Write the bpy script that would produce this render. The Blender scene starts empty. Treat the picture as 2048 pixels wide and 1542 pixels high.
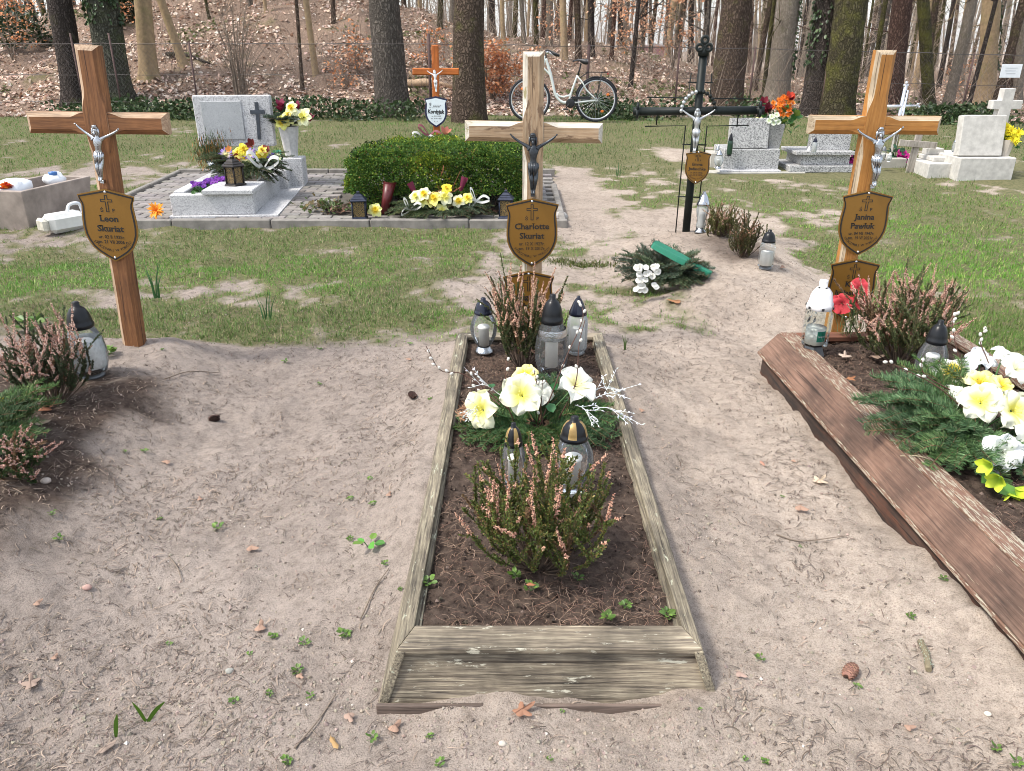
import bpy, math, random
import numpy as np
from mathutils import Vector, Matrix, Quaternion

R = math.radians
random.seed(11)
rng = np.random.default_rng(11)
SC = bpy.context.scene
COL = SC.collection

# ---------------------------------------------------------------- camera, sky, sun, exposure
CAM_H, PITCH, FPX = 1.40, R(23.5), 1540.0
cam_d = bpy.data.cameras.new('camera')
cam = bpy.data.objects.new('camera', cam_d)
COL.objects.link(cam)
cam.location = (0, 0, CAM_H)
cam.rotation_euler = (R(90) - PITCH, 0, 0)
cam_d.sensor_width = 36
cam_d.lens = 36 * FPX / 2048
cam_d.clip_start, cam_d.clip_end = 0.05, 1500
SC.camera = cam

TO_SUN = Vector((-0.62, -0.20, 0.95)).normalized()
world = bpy.data.worlds.new("World")
SC.world = world
world.use_nodes = True
wn = world.node_tree.nodes
sky = wn.new('ShaderNodeTexSky')
sky.sky_type = 'NISHITA'
sky.sun_disc = False
sky.sun_elevation = math.asin(TO_SUN.z)
sky.sun_rotation = math.atan2(TO_SUN.x, TO_SUN.y)
sky.air_density, sky.dust_density, sky.ozone_density = 1.0, 3.0, 1.0
veil = wn.new('ShaderNodeMix'); veil.data_type = 'RGBA'          # thin high cloud over the blue
veil.inputs[0].default_value = .42
veil.inputs[7].default_value = (7.0, 7.1, 7.3, 1)
world.node_tree.links.new(sky.outputs[0], veil.inputs[6])
world.node_tree.links.new(veil.outputs[2], wn['Background'].inputs[0])
wn['Background'].inputs[1].default_value = 0.15
sun_d = bpy.data.lights.new('sun', 'SUN')
sun_d.energy, sun_d.angle, sun_d.color = 2.3, R(10), (1.0, 0.95, 0.87)
sun = bpy.data.objects.new('sun', sun_d)
COL.objects.link(sun)
sun.rotation_euler = (-TO_SUN).to_track_quat('-Z', 'Y').to_euler()
SC.view_settings.view_transform = 'Standard'
SC.view_settings.look = 'None'
SC.view_settings.exposure = 0.85
SC.view_settings.gamma = 1
SC.cycles.filter_width = 0.95

# ---------------------------------------------------------------- noise and terrain
def _hash(ix, iy, s):
    n = (ix.astype(np.int64) * 374761393 + iy.astype(np.int64) * 668265263 + s * 69069) & 0x7fffffff
    n = ((n ^ (n >> 13)) * 1274126177) & 0x7fffffff
    return ((n ^ (n >> 16)) & 0xffff) / 65535.0

def vnoise(x, y, s=0):
    x = np.asarray(x, float); y = np.asarray(y, float)
    ix, iy = np.floor(x), np.floor(y)
    fx, fy = x - ix, y - iy
    fx, fy = fx*fx*(3-2*fx), fy*fy*(3-2*fy)
    a, b = _hash(ix, iy, s), _hash(ix+1, iy, s)
    c, d = _hash(ix, iy+1, s), _hash(ix+1, iy+1, s)
    return (a*(1-fx)+b*fx)*(1-fy) + (c*(1-fx)+d*fx)*fy

def fbm(x, y, o=4, s=0):
    t, a, f, n = 0, 1.0, 1.0, 0.0
    for i in range(o):
        t = t + a*vnoise(np.asarray(x)*f+i*17.3, np.asarray(y)*f-i*9.1, s+i)
        n += a; a *= .5; f *= 2.03
    return t/n

def ss(a, b, x):
    t = np.clip((np.asarray(x, float)-a)/(b-a), 0, 1)
    return t*t*(3-2*t)

def rect_d(x, y, x0, x1, y0, y1):
    dx = np.maximum(np.maximum(x0-x, x-x1), 0); dy = np.maximum(np.maximum(y0-y, y-y1), 0)
    return np.hypot(dx, dy)

CXF, CX0, CX1, CY0, CY1 = .088, -.25, .426, 1.43, 3.53       # weathered frame footprint
HX = [-40, -16, -14, -12.2, -8.8, -6.5, -4.1, -2.5, -1.7, -.3, 2.4, 3.8, 5.1, 6.5, 10, 16, 40]
HZ = [1.2, 1.5, 1.9, 2.4, 2.85, 2.92, 2.80, 2.42, 2.05, 1.72, 1.55, 1.3, .95, .7, .5, .45, .45]

def G(x, y, detail=True):
    x = np.asarray(x, float); y = np.asarray(y, float)
    z = .3*ss(5, 14, y) - .12*ss(5, 10, x)*ss(9, 14, y)
    # sand banked up against the weathered frame, more on its left than on its right
    d = rect_d(x, y, CX0, CX1, CY0, CY1)
    side = np.where(x < CXF, .105, .066)*(.55+.9*fbm(x*3, y*3.5, 3, 12))
    z = z + side*np.exp(-(d/.17)**2)*ss(1.38, 2.1, y)*(1-.4*ss(3.4, 3.9, y))*np.where(d > 0, 1, .35)
    # mound of the grave on the left
    d = rect_d(x, y, -2.45, -1.66, .7, 3.45)
    z = z + .13*np.exp(-(d/.24)**2)
    # sand against the brown frame
    d = rect_d(x, y, 1.27, 1.98, 1.0, 3.40)
    z = z + (-.012+.055*ss(2.3, 1.5, y)+.036*(fbm(x*2, y*8, 4, 14)-.5)*2)*np.exp(-(d/.2)**2)
    # mound under the black iron cross
    d = rect_d(x, y, 1.30, 1.62, 4.55, 5.75)
    z = z + .15*np.exp(-(d/.33)**2)
    # trodden hollow of the left path
    z = z - .055*np.exp(-((x+.95)/.38)**2)*ss(3.9, 3.0, y)
    # bank with fallen leaves beyond the fence
    hc = np.interp(x/np.maximum(y, 1)*23, HX, HZ)
    t = np.clip((y-14.9)/8.1, 0, 1)
    up = (hc-.3)*(.75*t + .25*ss(0, 1, t))
    down = np.clip((y-23)/30, 0, 1)*np.maximum(hc-.35, 0)
    z = z + up - down
    z = z + (fbm(x*.9, y*.9, 4, 3)-.5)*.07*ss(.5, 6, y)
    if detail:
        near = ss(9, 5, y)
        z = z + (fbm(x*4.5, y*4.5, 3, 5)-.5)*.062*near + (fbm(x*26, y*26, 3, 9)-.5)*.012*near
        z = z + (fbm(x*1.1, y*1.1, 4, 21)-.5)*.5*ss(15, 17, y)
    return z

SP, CP = math.sin(PITCH), math.cos(PITCH)
def ray(px, py):
    u, v = (px-1024)/FPX, (771-py)/FPX
    return np.array([u, CP + v*SP, -SP + v*CP])

def atY(px, py, y):
    d = ray(px, py); t = y/d[1]
    return Vector((d[0]*t, y, CAM_H + d[2]*t))

def atZ(px, py, z):
    d = ray(px, py); t = (z-CAM_H)/d[2]
    return Vector((d[0]*t, d[1]*t, z))

def P(px, py, dz=0.0):
    """point of the terrain seen at a place of the photograph"""
    d = ray(px, py)
    t = .6
    while t < 200:
        if CAM_H + d[2]*t < float(G(d[0]*t, d[1]*t)):
            lo, hi = t/1.03, t
            for _ in range(30):
                m = (lo+hi)/2
                if CAM_H + d[2]*m < float(G(d[0]*m, d[1]*m)): hi = m
                else: lo = m
            t = hi; break
        t *= 1.03
    return Vector((d[0]*t, d[1]*t, float(G(d[0]*t, d[1]*t)) + dz))

# ---------------------------------------------------------------- mesh builder
class MB:
    def __init__(s): s.v = []; s.f = []; s.n = 0; s.c = []
    def add(s, V, F, mi=0, sm=False, col=None):
        V = np.asarray(V, float).reshape(-1, 3)
        k = len(V)
        if isinstance(F, np.ndarray): groups = [F]
        else:
            by = {}
            for q in F: by.setdefault(len(q), []).append(q)
            groups = [np.array(a, int) for a in by.values()]
        for g in groups:
            if len(g): s.f.append((g + s.n, mi, sm))
        s.v.append(V); s.n += k
        c = np.ones((k, 4))
        if col is not None: c[:, :3] = np.asarray(col, float)
        s.c.append(c)
        return s
    def build(s, name, mats, parent=None, loc=None):
        me = bpy.data.meshes.new(name)
        V = np.concatenate(s.v) if s.v else np.zeros((0, 3))
        me.vertices.add(len(V)); me.vertices.foreach_set('co', V.ravel())
        nl = sum(g.size for g, _, _ in s.f); npoly = sum(len(g) for g, _, _ in s.f)
        me.loops.add(nl); me.polygons.add(npoly)
        me.loops.foreach_set('vertex_index', np.concatenate([g.ravel() for g, _, _ in s.f]).astype(np.int32))
        tot = np.concatenate([np.full(len(g), g.shape[1]) for g, _, _ in s.f])
        me.polygons.foreach_set('loop_start', np.concatenate([[0], np.cumsum(tot)[:-1]]).astype(np.int32))
        me.polygons.foreach_set('material_index', np.concatenate([np.full(len(g), m) for g, m, _ in s.f]).astype(np.int32))
        me.polygons.foreach_set('use_smooth', np.concatenate([np.full(len(g), q) for g, _, q in s.f]).astype(bool))
        at = me.color_attributes.new('Col', 'FLOAT_COLOR', 'POINT')
        at.data.foreach_set('color', np.concatenate(s.c).ravel().astype(np.float32))
        me.update(calc_edges=True)
        me.validate()
        for m in (mats if isinstance(mats, (list, tuple)) else [mats]): me.materials.append(m)
        o = bpy.data.objects.new(name, me)
        COL.objects.link(o)
        if parent: o.parent = parent
        if loc is not None: o.location = loc
        return o

def box(mb, c, s, bev=.004, mi=0, rot=None, col=None):
    hx, hy, hz = s[0]/2, s[1]/2, s[2]/2
    b = min(bev, hx*.9, hy*.9, hz*.9)
    V = []; idx = {}
    for sx in (-1, 1):
        for sy in (-1, 1):
            for sz in (-1, 1):
                for ax in range(3):
                    p = [sx*hx, sy*hy, sz*hz]
                    for k in range(3):
                        if k != ax: p[k] -= (sx, sy, sz)[k]*b
                    idx[(sx, sy, sz, ax)] = len(V); V.append(p)
    F = []
    S = (-1, 1)
    for ax in range(3):
        o = [k for k in range(3) if k != ax]
        for s0 in S:
            q = []
            for a, d in ((-1, -1), (1, -1), (1, 1), (-1, 1)):
                t = [0, 0, 0]; t[ax] = s0; t[o[0]] = a; t[o[1]] = d
                q.append(idx[(*t, ax)])
            flip = (s0 > 0) ^ (ax == 1)
            F.append(q if flip else q[::-1])
    for ax in range(3):                      # edges along ax
        o = [k for k in range(3) if k != ax]
        for a in S:
            for d in S:
                t0 = [0, 0, 0]; t0[ax] = -1; t0[o[0]] = a; t0[o[1]] = d
                t1 = list(t0); t1[ax] = 1
                q = [idx[(*t0, o[0])], idx[(*t1, o[0])], idx[(*t1, o[1])], idx[(*t0, o[1])]]
                F.append(q)
    for sx in S:
        for sy in S:
            for sz in S:
                F.append([idx[(sx, sy, sz, k)] for k in range(3)])
    V = np.array(V)
    # make every face point outwards
    FF = []
    for q in F:
        p = V[q]; n = np.cross(p[1]-p[0], p[2]-p[0])
        FF.append(q if np.dot(n, p.mean(0)) > 0 else q[::-1])
    if rot is not None: V = V @ np.array(rot.to_3x3() if hasattr(rot, 'to_3x3') else rot).T
    mb.add(V + np.array(c), FF, mi, False, col)
    return mb

def hexa(mb, P8, mi=0, col=None):
    """8 corners: 4 of the bottom loop then 4 of the top loop"""
    V = np.array([tuple(p) for p in P8], float)
    F = [[3, 2, 1, 0], [4, 5, 6, 7], [0, 1, 5, 4], [1, 2, 6, 5], [2, 3, 7, 6], [3, 0, 4, 7]]
    c = V.mean(0); FF = []
    for q in F:
        p = V[q]; n = np.cross(p[1]-p[0], p[2]-p[0])
        FF.append(q if np.dot(n, p.mean(0)-c) > 0 else q[::-1])
    mb.add(V, FF, mi, False, col)
    return mb

def tube(mb, pts, rad, seg=8, cap=True, mi=0, sm=True, col=None, wob=0):
    pts = np.array([tuple(p) for p in pts], float); n = len(pts)
    rad = np.broadcast_to(np.asarray(rad, float), (n,))
    tan = np.gradient(pts, axis=0) if n > 2 else np.repeat((pts[1]-pts[0])[None], 2, 0)
    tan /= np.linalg.norm(tan, axis=1)[:, None] + 1e-12
    up = np.array([0, 0, 1.0]) if abs(tan[0][2]) < .9 else np.array([1.0, 0, 0])
    a = np.cross(tan[0], up); a /= np.linalg.norm(a)
    V = []
    th = np.arange(seg)*2*math.pi/seg
    for i in range(n):
        a = a - tan[i]*np.dot(a, tan[i]); a /= np.linalg.norm(a)
        b = np.cross(tan[i], a)
        r = rad[i]*(1 + (wob*(rng.random(seg)-.5) if wob else 0))
        V.append(pts[i] + (np.cos(th)*r)[:, None]*a + (np.sin(th)*r)[:, None]*b)
    V = np.concatenate(V)
    i = np.arange(n-1)[:, None]*seg; j = np.arange(seg)[None]; k = (j+1) % seg
    F = np.stack([i+j, i+k, i+seg+k, i+seg+j], -1).reshape(-1, 4)
    if col is not None and np.ndim(col) == 2: col = np.repeat(np.asarray(col), seg, 0)
    mb.add(V, F, mi, sm, col)
    if cap:
        base = mb.n - len(V)
        for e, off in ((0, 0), (1, (n-1)*seg)):
            q = np.arange(seg)+off+base
            mb.f.append(((q[::-1] if e == 0 else q)[None], mi, False))
    return mb

def lathe(mb, prof, seg=24, c=(0, 0, 0), mi=0, sm=True, col=None, sc=1.0, face_mi=None, squash=(1, 1), twist=0):
    prof = np.array(prof, float)*sc; n = len(prof)
    th = np.arange(seg)*2*math.pi/seg + twist
    V = np.stack([prof[:, :1]*np.cos(th)*squash[0], prof[:, :1]*np.sin(th)*squash[1], np.repeat(prof[:, 1:], seg, 1)], -1).reshape(-1, 3) + np.array(tuple(c))
    i = np.arange(n-1)[:, None]*seg; j = np.arange(seg)[None]; k = (j+1) % seg
    F = np.stack([i+j, i+k, i+seg+k, i+seg+j], -1).reshape(-1, 4)
    if face_mi is None: mb.add(V, F, mi, sm, col)
    else:
        ids = np.array([face_mi(a, b) for a in range(n-1) for b in range(seg)])
        base = mb.n
        mb.add(V, F[ids == ids[0]], int(ids[0]), sm, col)
        for m in set(ids.tolist()) - {int(ids[0])}: mb.f.append((F[ids == m]+base, m, sm))
    return mb

def ell(mb, c, r, seg=10, rings=7, mi=0, col=None, rot=None):
    a = np.linspace(-math.pi/2, math.pi/2, rings)
    prof = np.stack([np.cos(a), np.sin(a)], 1)
    t = MB(); lathe(t, prof, seg)
    V = t.v[0]*np.array(r)
    if rot is not None: V = V @ np.array(rot).T
    mb.add(V + np.array(tuple(c)), t.f[0][0], mi, True, col)
    return mb

def prism(mb, out, y0, y1, mi=0, side_mi=None, col=None):
    """outline in x,z extruded from y0 (front) to y1 (back); the outline runs anticlockwise seen from the front"""
    n = len(out)
    V = [(x, y0, z) for x, z in out] + [(x, y1, z) for x, z in out]
    mb.add(V, [list(range(n))], mi, False, col)
    b = mb.n - 2*n
    mb.f.append((np.array([list(range(2*n-1, n-1, -1))])+b, mi, False))
    q = np.array([[i, n+i, n+(i+1) % n, (i+1) % n] for i in range(n)])
    mb.f.append((q+b, mi if side_mi is None else side_mi, False))
    return mb

def frames(d, roll=None):
    """rotation matrices whose y axis is d"""
    d = np.asarray(d, float); d = d/(np.linalg.norm(d, axis=1)[:, None]+1e-12)
    ref = np.where(np.abs(d[:, 2:3]) > .95, np.array([[1.0, 0, 0]]), np.array([[0, 0, 1.0]]))
    x = np.cross(d, ref); x /= np.linalg.norm(x, axis=1)[:, None]+1e-12
    z = np.cross(x, d)
    if roll is not None:
        c, s = np.cos(roll)[:, None], np.sin(roll)[:, None]
        x, z = x*c+z*s, z*c-x*s
    return np.stack([x, d, z], -1)

def scatter(mb, tv, tf, M, T, S=1.0, col=None, mi=0, sm=False):
    tv = np.asarray(tv, float); tf = np.asarray(tf, int)
    n = len(T); k = len(tv)
    S = np.asarray(S, float)
    if S.ndim == 1: S = S[:, None, None]
    if S.ndim == 2: S = S[:, None, :]
    V = np.einsum('nij,nkj->nki', M, tv[None]*S) + np.asarray(T)[:, None, :]
    F = (tf[None] + (np.arange(n)*k)[:, None, None]).reshape(-1, tf.shape[1])
    c = None if col is None else np.repeat(np.asarray(col), k, 0)
    mb.add(V.reshape(-1, 3), F, mi, sm, c)
    return mb

BLADE_V = [(-.5, 0, 0), (.5, 0, 0), (.36, .5, .06), (-.36, .5, .06), (.07, 1, .22), (-.07, 1, .22)]
BLADE_F = [(0, 1, 2, 3), (3, 2, 4, 5)]
LEAF_V = [(0, 0, 0), (.36, .3, .06), (.3, .75, .07), (0, 1, -.02), (-.3, .75, .07), (-.36, .3, .06)]
LEAF_F = [(0, 1, 2, 3), (0, 3, 4, 5)]
OCT_V = [(0, 0, 0), (.5, .45, 0), (0, .45, .5), (-.5, .45, 0), (0, .45, -.5), (0, 1, 0)]
OCT_F = [(0, 1, 2), (0, 2, 3), (0, 3, 4), (0, 4, 1), (5, 2, 1), (5, 3, 2), (5, 4, 3), (5, 1, 4)]

def rdirs(n, flat=1.0):
    v = rng.normal(size=(n, 3)); v[:, 2] *= flat
    return v/np.linalg.norm(v, axis=1)[:, None]

def tint(n, base, var=.25, alt=None, p=.3):
    c = np.array(base)[None]*(1+var*(rng.random((n, 1))*2-1))*(1+.12*(rng.random((n, 3))-.5))
    if alt is not None:
        m = rng.random(n) < p
        c[m] = np.array(alt)[None]*(1+var*(rng.random((m.sum(), 1))*2-1))
    return c

def curve(pts, n):
    """smooth path through the points"""
    p = np.array([tuple(q) for q in pts], float)
    p = np.vstack([2*p[0]-p[1], p, 2*p[-1]-p[-2]])
    out = []
    m = len(p)-3
    for t in np.linspace(0, m-1e-6, n):
        i = int(t); u = t-i
        a, b, c, d = p[i:i+4]
        out.append(.5*((2*b)+(c-a)*u+(2*a-5*b+4*c-d)*u*u+(3*b-a-3*c+d)*u**3))
    return np.array(out)

# ---------------------------------------------------------------- objects
def thing(name, label, cat, loc=(0, 0, 0), rz=0, group=None):
    o = bpy.data.objects.new(name, None)
    o.empty_display_size = .1
    COL.objects.link(o)
    o.location = loc
    o.rotation_euler = (0, 0, rz)
    o['label'] = label; o['category'] = cat
    if group: o['group'] = group
    return o

def tag(o, label, cat, group=None):
    o['label'] = label; o['category'] = cat
    if group: o['group'] = group
    return o

def kind(o, k): o['kind'] = k; return o

def copy_tree(o, parent=None, label=None):
    c = o.copy(); COL.objects.link(c); c.parent = parent
    for ch in list(o.children): copy_tree(ch, c)
    if label: c['label'] = label
    return c

# ---------------------------------------------------------------- materials
MATS = {}
class NT:
    def __init__(s, name):
        s.m = bpy.data.materials.new(name); s.m.use_nodes = True
        s.t = s.m.node_tree; s.b = s.t.nodes['Principled BSDF']; s.out = s.t.nodes['Material Output']
    def n(s, typ, **kw):
        o = s.t.nodes.new('ShaderNode'+typ)
        for k, v in kw.items():
            if k.startswith('i_'): o.inputs[int(k[2:]) if k[2:].isdigit() else k[2:].replace('_', ' ')].default_value = v
            else: setattr(o, k, v)
        return o
    def l(s, a, b): s.t.links.new(a, b)
    def coord(s, scale=(1, 1, 1), kind='Object'):
        tc = s.n('TexCoord'); mp = s.n('Mapping'); mp.inputs['Scale'].default_value = scale
        s.l(tc.outputs[kind], mp.inputs[0]); return mp.outputs[0]
    def noise(s, vec, scale, detail=5, rough=.6, dist=0):
        o = s.n('TexNoise'); o.inputs['Scale'].default_value = scale; o.inputs['Detail'].default_value = detail
        o.inputs['Roughness'].default_value = rough; o.inputs['Distortion'].default_value = dist
        s.l(vec, o.inputs['Vector']); return o.outputs['Fac']
    def ramp(s, fac, stops, interp='LINEAR'):
        o = s.n('ValToRGB'); e = o.color_ramp.elements; o.color_ramp.interpolation = interp
        while len(e) > len(stops): e.remove(e[-1])
        while len(e) < len(stops): e.new(.5)
        for k, (p, c) in enumerate(stops):
            e[k].position = p; e[k].color = (*c, 1) if not np.isscalar(c) else (c, c, c, 1)
        s.l(fac, o.inputs[0]); return o.outputs[0]
    def mix(s, fac, a, b, mode='MIX'):
        o = s.n('Mix', data_type='RGBA', blend_type=mode)
        for v, k in ((fac, 0), (a, 6), (b, 7)):
            if isinstance(v, (int, float)): o.inputs[k].default_value = v
            elif isinstance(v, tuple): o.inputs[k].default_value = (*v, 1)
            else: s.l(v, o.inputs[k])
        return o.outputs[2]
    def bump(s, h, strength=.4, dist=.01):
        o = s.n('Bump'); o.inputs['Strength'].default_value = strength; o.inputs['Distance'].default_value = dist
        s.l(h, o.inputs['Height']); s.l(o.outputs[0], s.b.inputs['Normal'])
    def vcol(s):
        o = s.n('Attribute', attribute_name='Col'); return o.outputs['Color']

def k3(c, f): return tuple(min(1, x*f) for x in c)

def plain(name, c, rough=.6, var=.2, scale=30, bump=.15, metal=0, vc=False, spec=.5, sheen=0, bdist=.003):
    if name in MATS: return MATS[name]
    t = NT(name)
    v = t.coord()
    f = t.noise(v, scale)
    col = t.ramp(f, [(.3, k3(c, 1-var)), (.7, k3(c, 1+var))])
    if vc: col = t.mix(1.0, col, t.vcol(), 'MULTIPLY')
    t.l(col, t.b.inputs['Base Color'])
    t.b.inputs['Roughness'].default_value = rough
    t.b.inputs['Metallic'].default_value = metal
    t.b.inputs['Specular IOR Level'].default_value = spec
    if bump: t.bump(t.noise(v, scale*2.5), bump, bdist)
    MATS[name] = t.m
    return t.m

def leafmat(name, rough=.55, trans=.35, spec=.35):
    """colour comes from each leaf's own colour; light passes partly through"""
    if name in MATS: return MATS[name]
    t = NT(name)
    c = t.vcol()
    t.l(c, t.b.inputs['Base Color'])
    t.b.inputs['Roughness'].default_value = rough
    t.b.inputs['Specular IOR Level'].default_value = spec
    tr = t.n('BsdfTranslucent'); t.l(c, tr.inputs[0])
    mx = t.n('MixShader'); mx.inputs[0].default_value = trans
    t.l(t.b.outputs[0], mx.inputs[1]); t.l(tr.outputs[0], mx.inputs[2]); t.l(mx.outputs[0], t.out.inputs[0])
    MATS[name] = t.m
    return t.m

def wood(name, stops, axis, sc=40, along=.05, peel=None, bump=.5, rough=.75, blotch=(.75, 1.15), rings=None):
    if name in MATS: return MATS[name]
    t = NT(name)
    s = [1, 1, 1]; s[axis] = along
    v = t.coord(tuple(s))
    g = t.noise(v, sc, 8, .68, .5)
    col = t.ramp(g, stops)
    v2 = t.coord()
    if rings:
        s3 = [1, 1, 1]; s3[axis] = rings[1]
        w = t.n('TexWave', wave_type='BANDS', bands_direction='DIAGONAL'); w.inputs['Scale'].default_value = rings[0]
        w.inputs['Distortion'].default_value = 7; w.inputs['Detail'].default_value = 3; w.inputs['Detail Scale'].default_value = .7
        t.l(t.coord(tuple(s3)), w.inputs['Vector'])
        col = t.mix(t.ramp(w.outputs['Fac'], [(.80, 0), (.93, rings[3])]), col, rings[2])
    bl = t.ramp(t.noise(v2, 5, 4), [(.35, (blotch[0],)*3), (.65, (blotch[1],)*3)])
    col = t.mix(1.0, col, bl, 'MULTIPLY')
    s4 = [1, 1, 1]; s4[axis] = .018
    col = t.mix(1.0, col, t.ramp(t.noise(t.coord(tuple(s4)), 95, 4, .6, .2), [(.33, (.30, .27, .25)), (.40, (1, 1, 1))]), 'MULTIPLY')
    if peel:
        pc, th, psc, pal = peel
        s2 = [1, 1, 1]; s2[axis] = pal
        pm = t.ramp(t.noise(t.coord(tuple(s2)), psc, 9, .7, .3), [(th, 0), (th+.05, 1)])
        col = t.mix(pm, col, pc)
    t.l(col, t.b.inputs['Base Color'])
    t.b.inputs['Roughness'].default_value = rough
    t.bump(g, bump, .004)
    MATS[name] = t.m
    return t.m

def granite(name, base, dark, th=.52, sc=55, rough=.55):
    if name in MATS: return MATS[name]
    t = NT(name); v = t.coord()
    a = t.ramp(t.noise(v, sc, 3, .6, 1.2), [(th-.04, base), (th+.03, dark)])
    b = t.ramp(t.noise(v, sc*2.1, 2, .6), [(.36, k3(base, .55)), (.44, (1, 1, 1))])
    col = t.mix(1.0, a, b, 'MULTIPLY')
    col = t.mix(1.0, col, t.ramp(t.noise(v, 3, 5), [(.3, (.86,)*3), (.7, (1.05,)*3)]), 'MULTIPLY')
    t.l(col, t.b.inputs['Base Color']); t.b.inputs['Roughness'].default_value = rough
    t.bump(t.noise(v, 90), .12, .003)
    MATS[name] = t.m
    return t.m

def glass(name, tintc=(.97, .985, .98), rough=.03, ribs=0, frost=0.0):
    """thin clear wall: see-through with reflections that grow at grazing angles"""
    if name in MATS: return MATS[name]
    t = NT(name)
    tr = t.n('BsdfTransparent'); tr.inputs[0].default_value = (*tintc, 1)
    gl = t.n('BsdfGlossy'); gl.inputs['Roughness'].default_value = rough; gl.inputs[0].default_value = (.95, .97, 1, 1)
    lw = t.n('LayerWeight'); lw.inputs[0].default_value = .26
    v = t.coord()
    bp = t.n('Bump'); bp.inputs['Strength'].default_value = .9 if ribs else .35; bp.inputs['Distance'].default_value = .006
    if ribs:
        h = t.n('TexVoronoi'); h.inputs['Scale'].default_value = ribs; t.l(v, h.inputs['Vector']); t.l(h.outputs['Distance'], bp.inputs['Height'])
    else:
        t.l(t.noise(v, 16, 2), bp.inputs['Height'])
    t.l(bp.outputs[0], gl.inputs['Normal']); t.l(bp.outputs[0], lw.inputs['Normal'])
    mx = t.n('MixShader'); t.l(lw.outputs['Facing'], mx.inputs[0]) if False else t.l(lw.outputs['Fresnel'], mx.inputs[0])
    t.l(tr.outputs[0], mx.inputs[1]); t.l(gl.outputs[0], mx.inputs[2])
    last = mx.outputs[0]
    if frost:
        df = t.n('BsdfDiffuse'); df.inputs[0].default_value = (.86, .88, .88, 1)
        m2 = t.n('MixShader'); m2.inputs[0].default_value = frost
        t.l(last, m2.inputs[1]); t.l(df.outputs[0], m2.inputs[2]); last = m2.outputs[0]
    t.l(last, t.out.inputs[0])
    MATS[name] = t.m
    return t.m

def bark(name, c1, c2, moss=None, mth=.55, vs=.22, sc=26, bump=.9, ridge=.5, ck=.85):
    if name in MATS: return MATS[name]
    t = NT(name)
    v = t.coord((1, 1, vs)); v1 = t.coord()
    vor = t.n('TexVoronoi', feature='DISTANCE_TO_EDGE'); vor.inputs['Scale'].default_value = sc
    nv = t.n('TexNoise'); nv.inputs['Scale'].default_value = 9; nv.inputs['Detail'].default_value = 4; t.l(v1, nv.inputs['Vector'])
    vm = t.n('VectorMath', operation='MULTIPLY_ADD'); vm.inputs[1].default_value = (.12, .12, .12); t.l(nv.outputs['Color'], vm.inputs[0]); t.l(v, vm.inputs[2])
    t.l(vm.outputs[0], vor.inputs['Vector'])
    crack = t.ramp(vor.outputs['Distance'], [(.02, 1-ck), (ridge*.55, 1)])
    g = t.noise(v, sc*1.6, 7, .7)
    col = t.mix(t.ramp(g, [(.3, 0), (.72, 1)]), k3(c1, 1.25), c2)
    col = t.mix(crack, k3(c1, .30), col)
    if moss:
        col = t.mix(t.ramp(t.noise(v1, 2.2, 6, .7), [(mth, 0), (mth+.16, .8)]), col, moss)
    t.l(col, t.b.inputs['Base Color']); t.b.inputs['Roughness'].default_value = .95
    t.b.inputs['Specular IOR Level'].default_value = .15
    h = t.mix(.5, crack, g)
    t.bump(h, bump, .07)
    MATS[name] = t.m
    return t.m
# ================================================================ SETTING: ground
def grass_m(x, y):
    x = np.asarray(x, float); y = np.asarray(y, float)
    n = fbm(x*1.3, y*1.3, 4, 31); n2 = fbm(x*4.5, y*4.5, 3, 33)
    d = .84*ss(3.55, 4.15, y)*ss(.05, -.5, x)
    d = np.maximum(d, .40*ss(3.6, 4.2, y)*ss(-.5, .1, x)*ss(1.5, .9, x))
    d = np.maximum(d, 1.0*ss(1.75, 2.35, x-.05*(y-4))*ss(2.6, 3.4, y))
    d = np.maximum(d, .70*ss(6.9, 7.6, y)*ss(.75, 1.2, x))
    d = np.maximum(d, 1.12*ss(8.4, 9.4, y))
    d = d*(1-.95*np.exp(-((x-.68)/.30)**2)*ss(9.8, 9.2, y)*ss(5.6, 6.3, y))        # trodden path
    d = d*(1-np.exp(-((x-2.15)/.75)**2-((y-10.2)/1.1)**2))                           # bare patch by the granite grave
    d = d*(1-np.exp(-((x-5.6)/.9)**2-((y-7.9)/.55)**2))
    d = d*(1-.9*np.exp(-((x+4.6)/.8)**2-((y-9.2)/.45)**2))
    d = d*(1-np.exp(-(rect_d(x, y, 1.3, 1.62, 4.3, 5.7)/.33)**2))
    d = d*ss(15.2, 14.4, y)
    n3 = fbm(x*13, y*13, 2, 35)
    m = np.clip(d*1.2 + (n-.5)*2.0 + (n2-.5)*1.6 + (n3-.5)*.9 - .22, 0, 1)
    m = np.where(d < .05, 0, m*ss(.05, .3, d))
    return m

def soil_m(x, y):
    d = rect_d(x, y, -2.6, -1.60, .7, 3.0)
    s = ss(.20, .02, d + (fbm(x*6, y*6, 4, 41)-.5)*.30)
    d2 = rect_d(x, y, 1.50, 1.70, 5.0, 5.45)
    return np.maximum(s, .75*ss(.22, .0, d2 + (fbm(x*6, y*6, 3, 43)-.5)*.2))

def litter_m(x, y):
    return ss(14.6, 15.4, y)*ss(70, 40, y)

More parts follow.
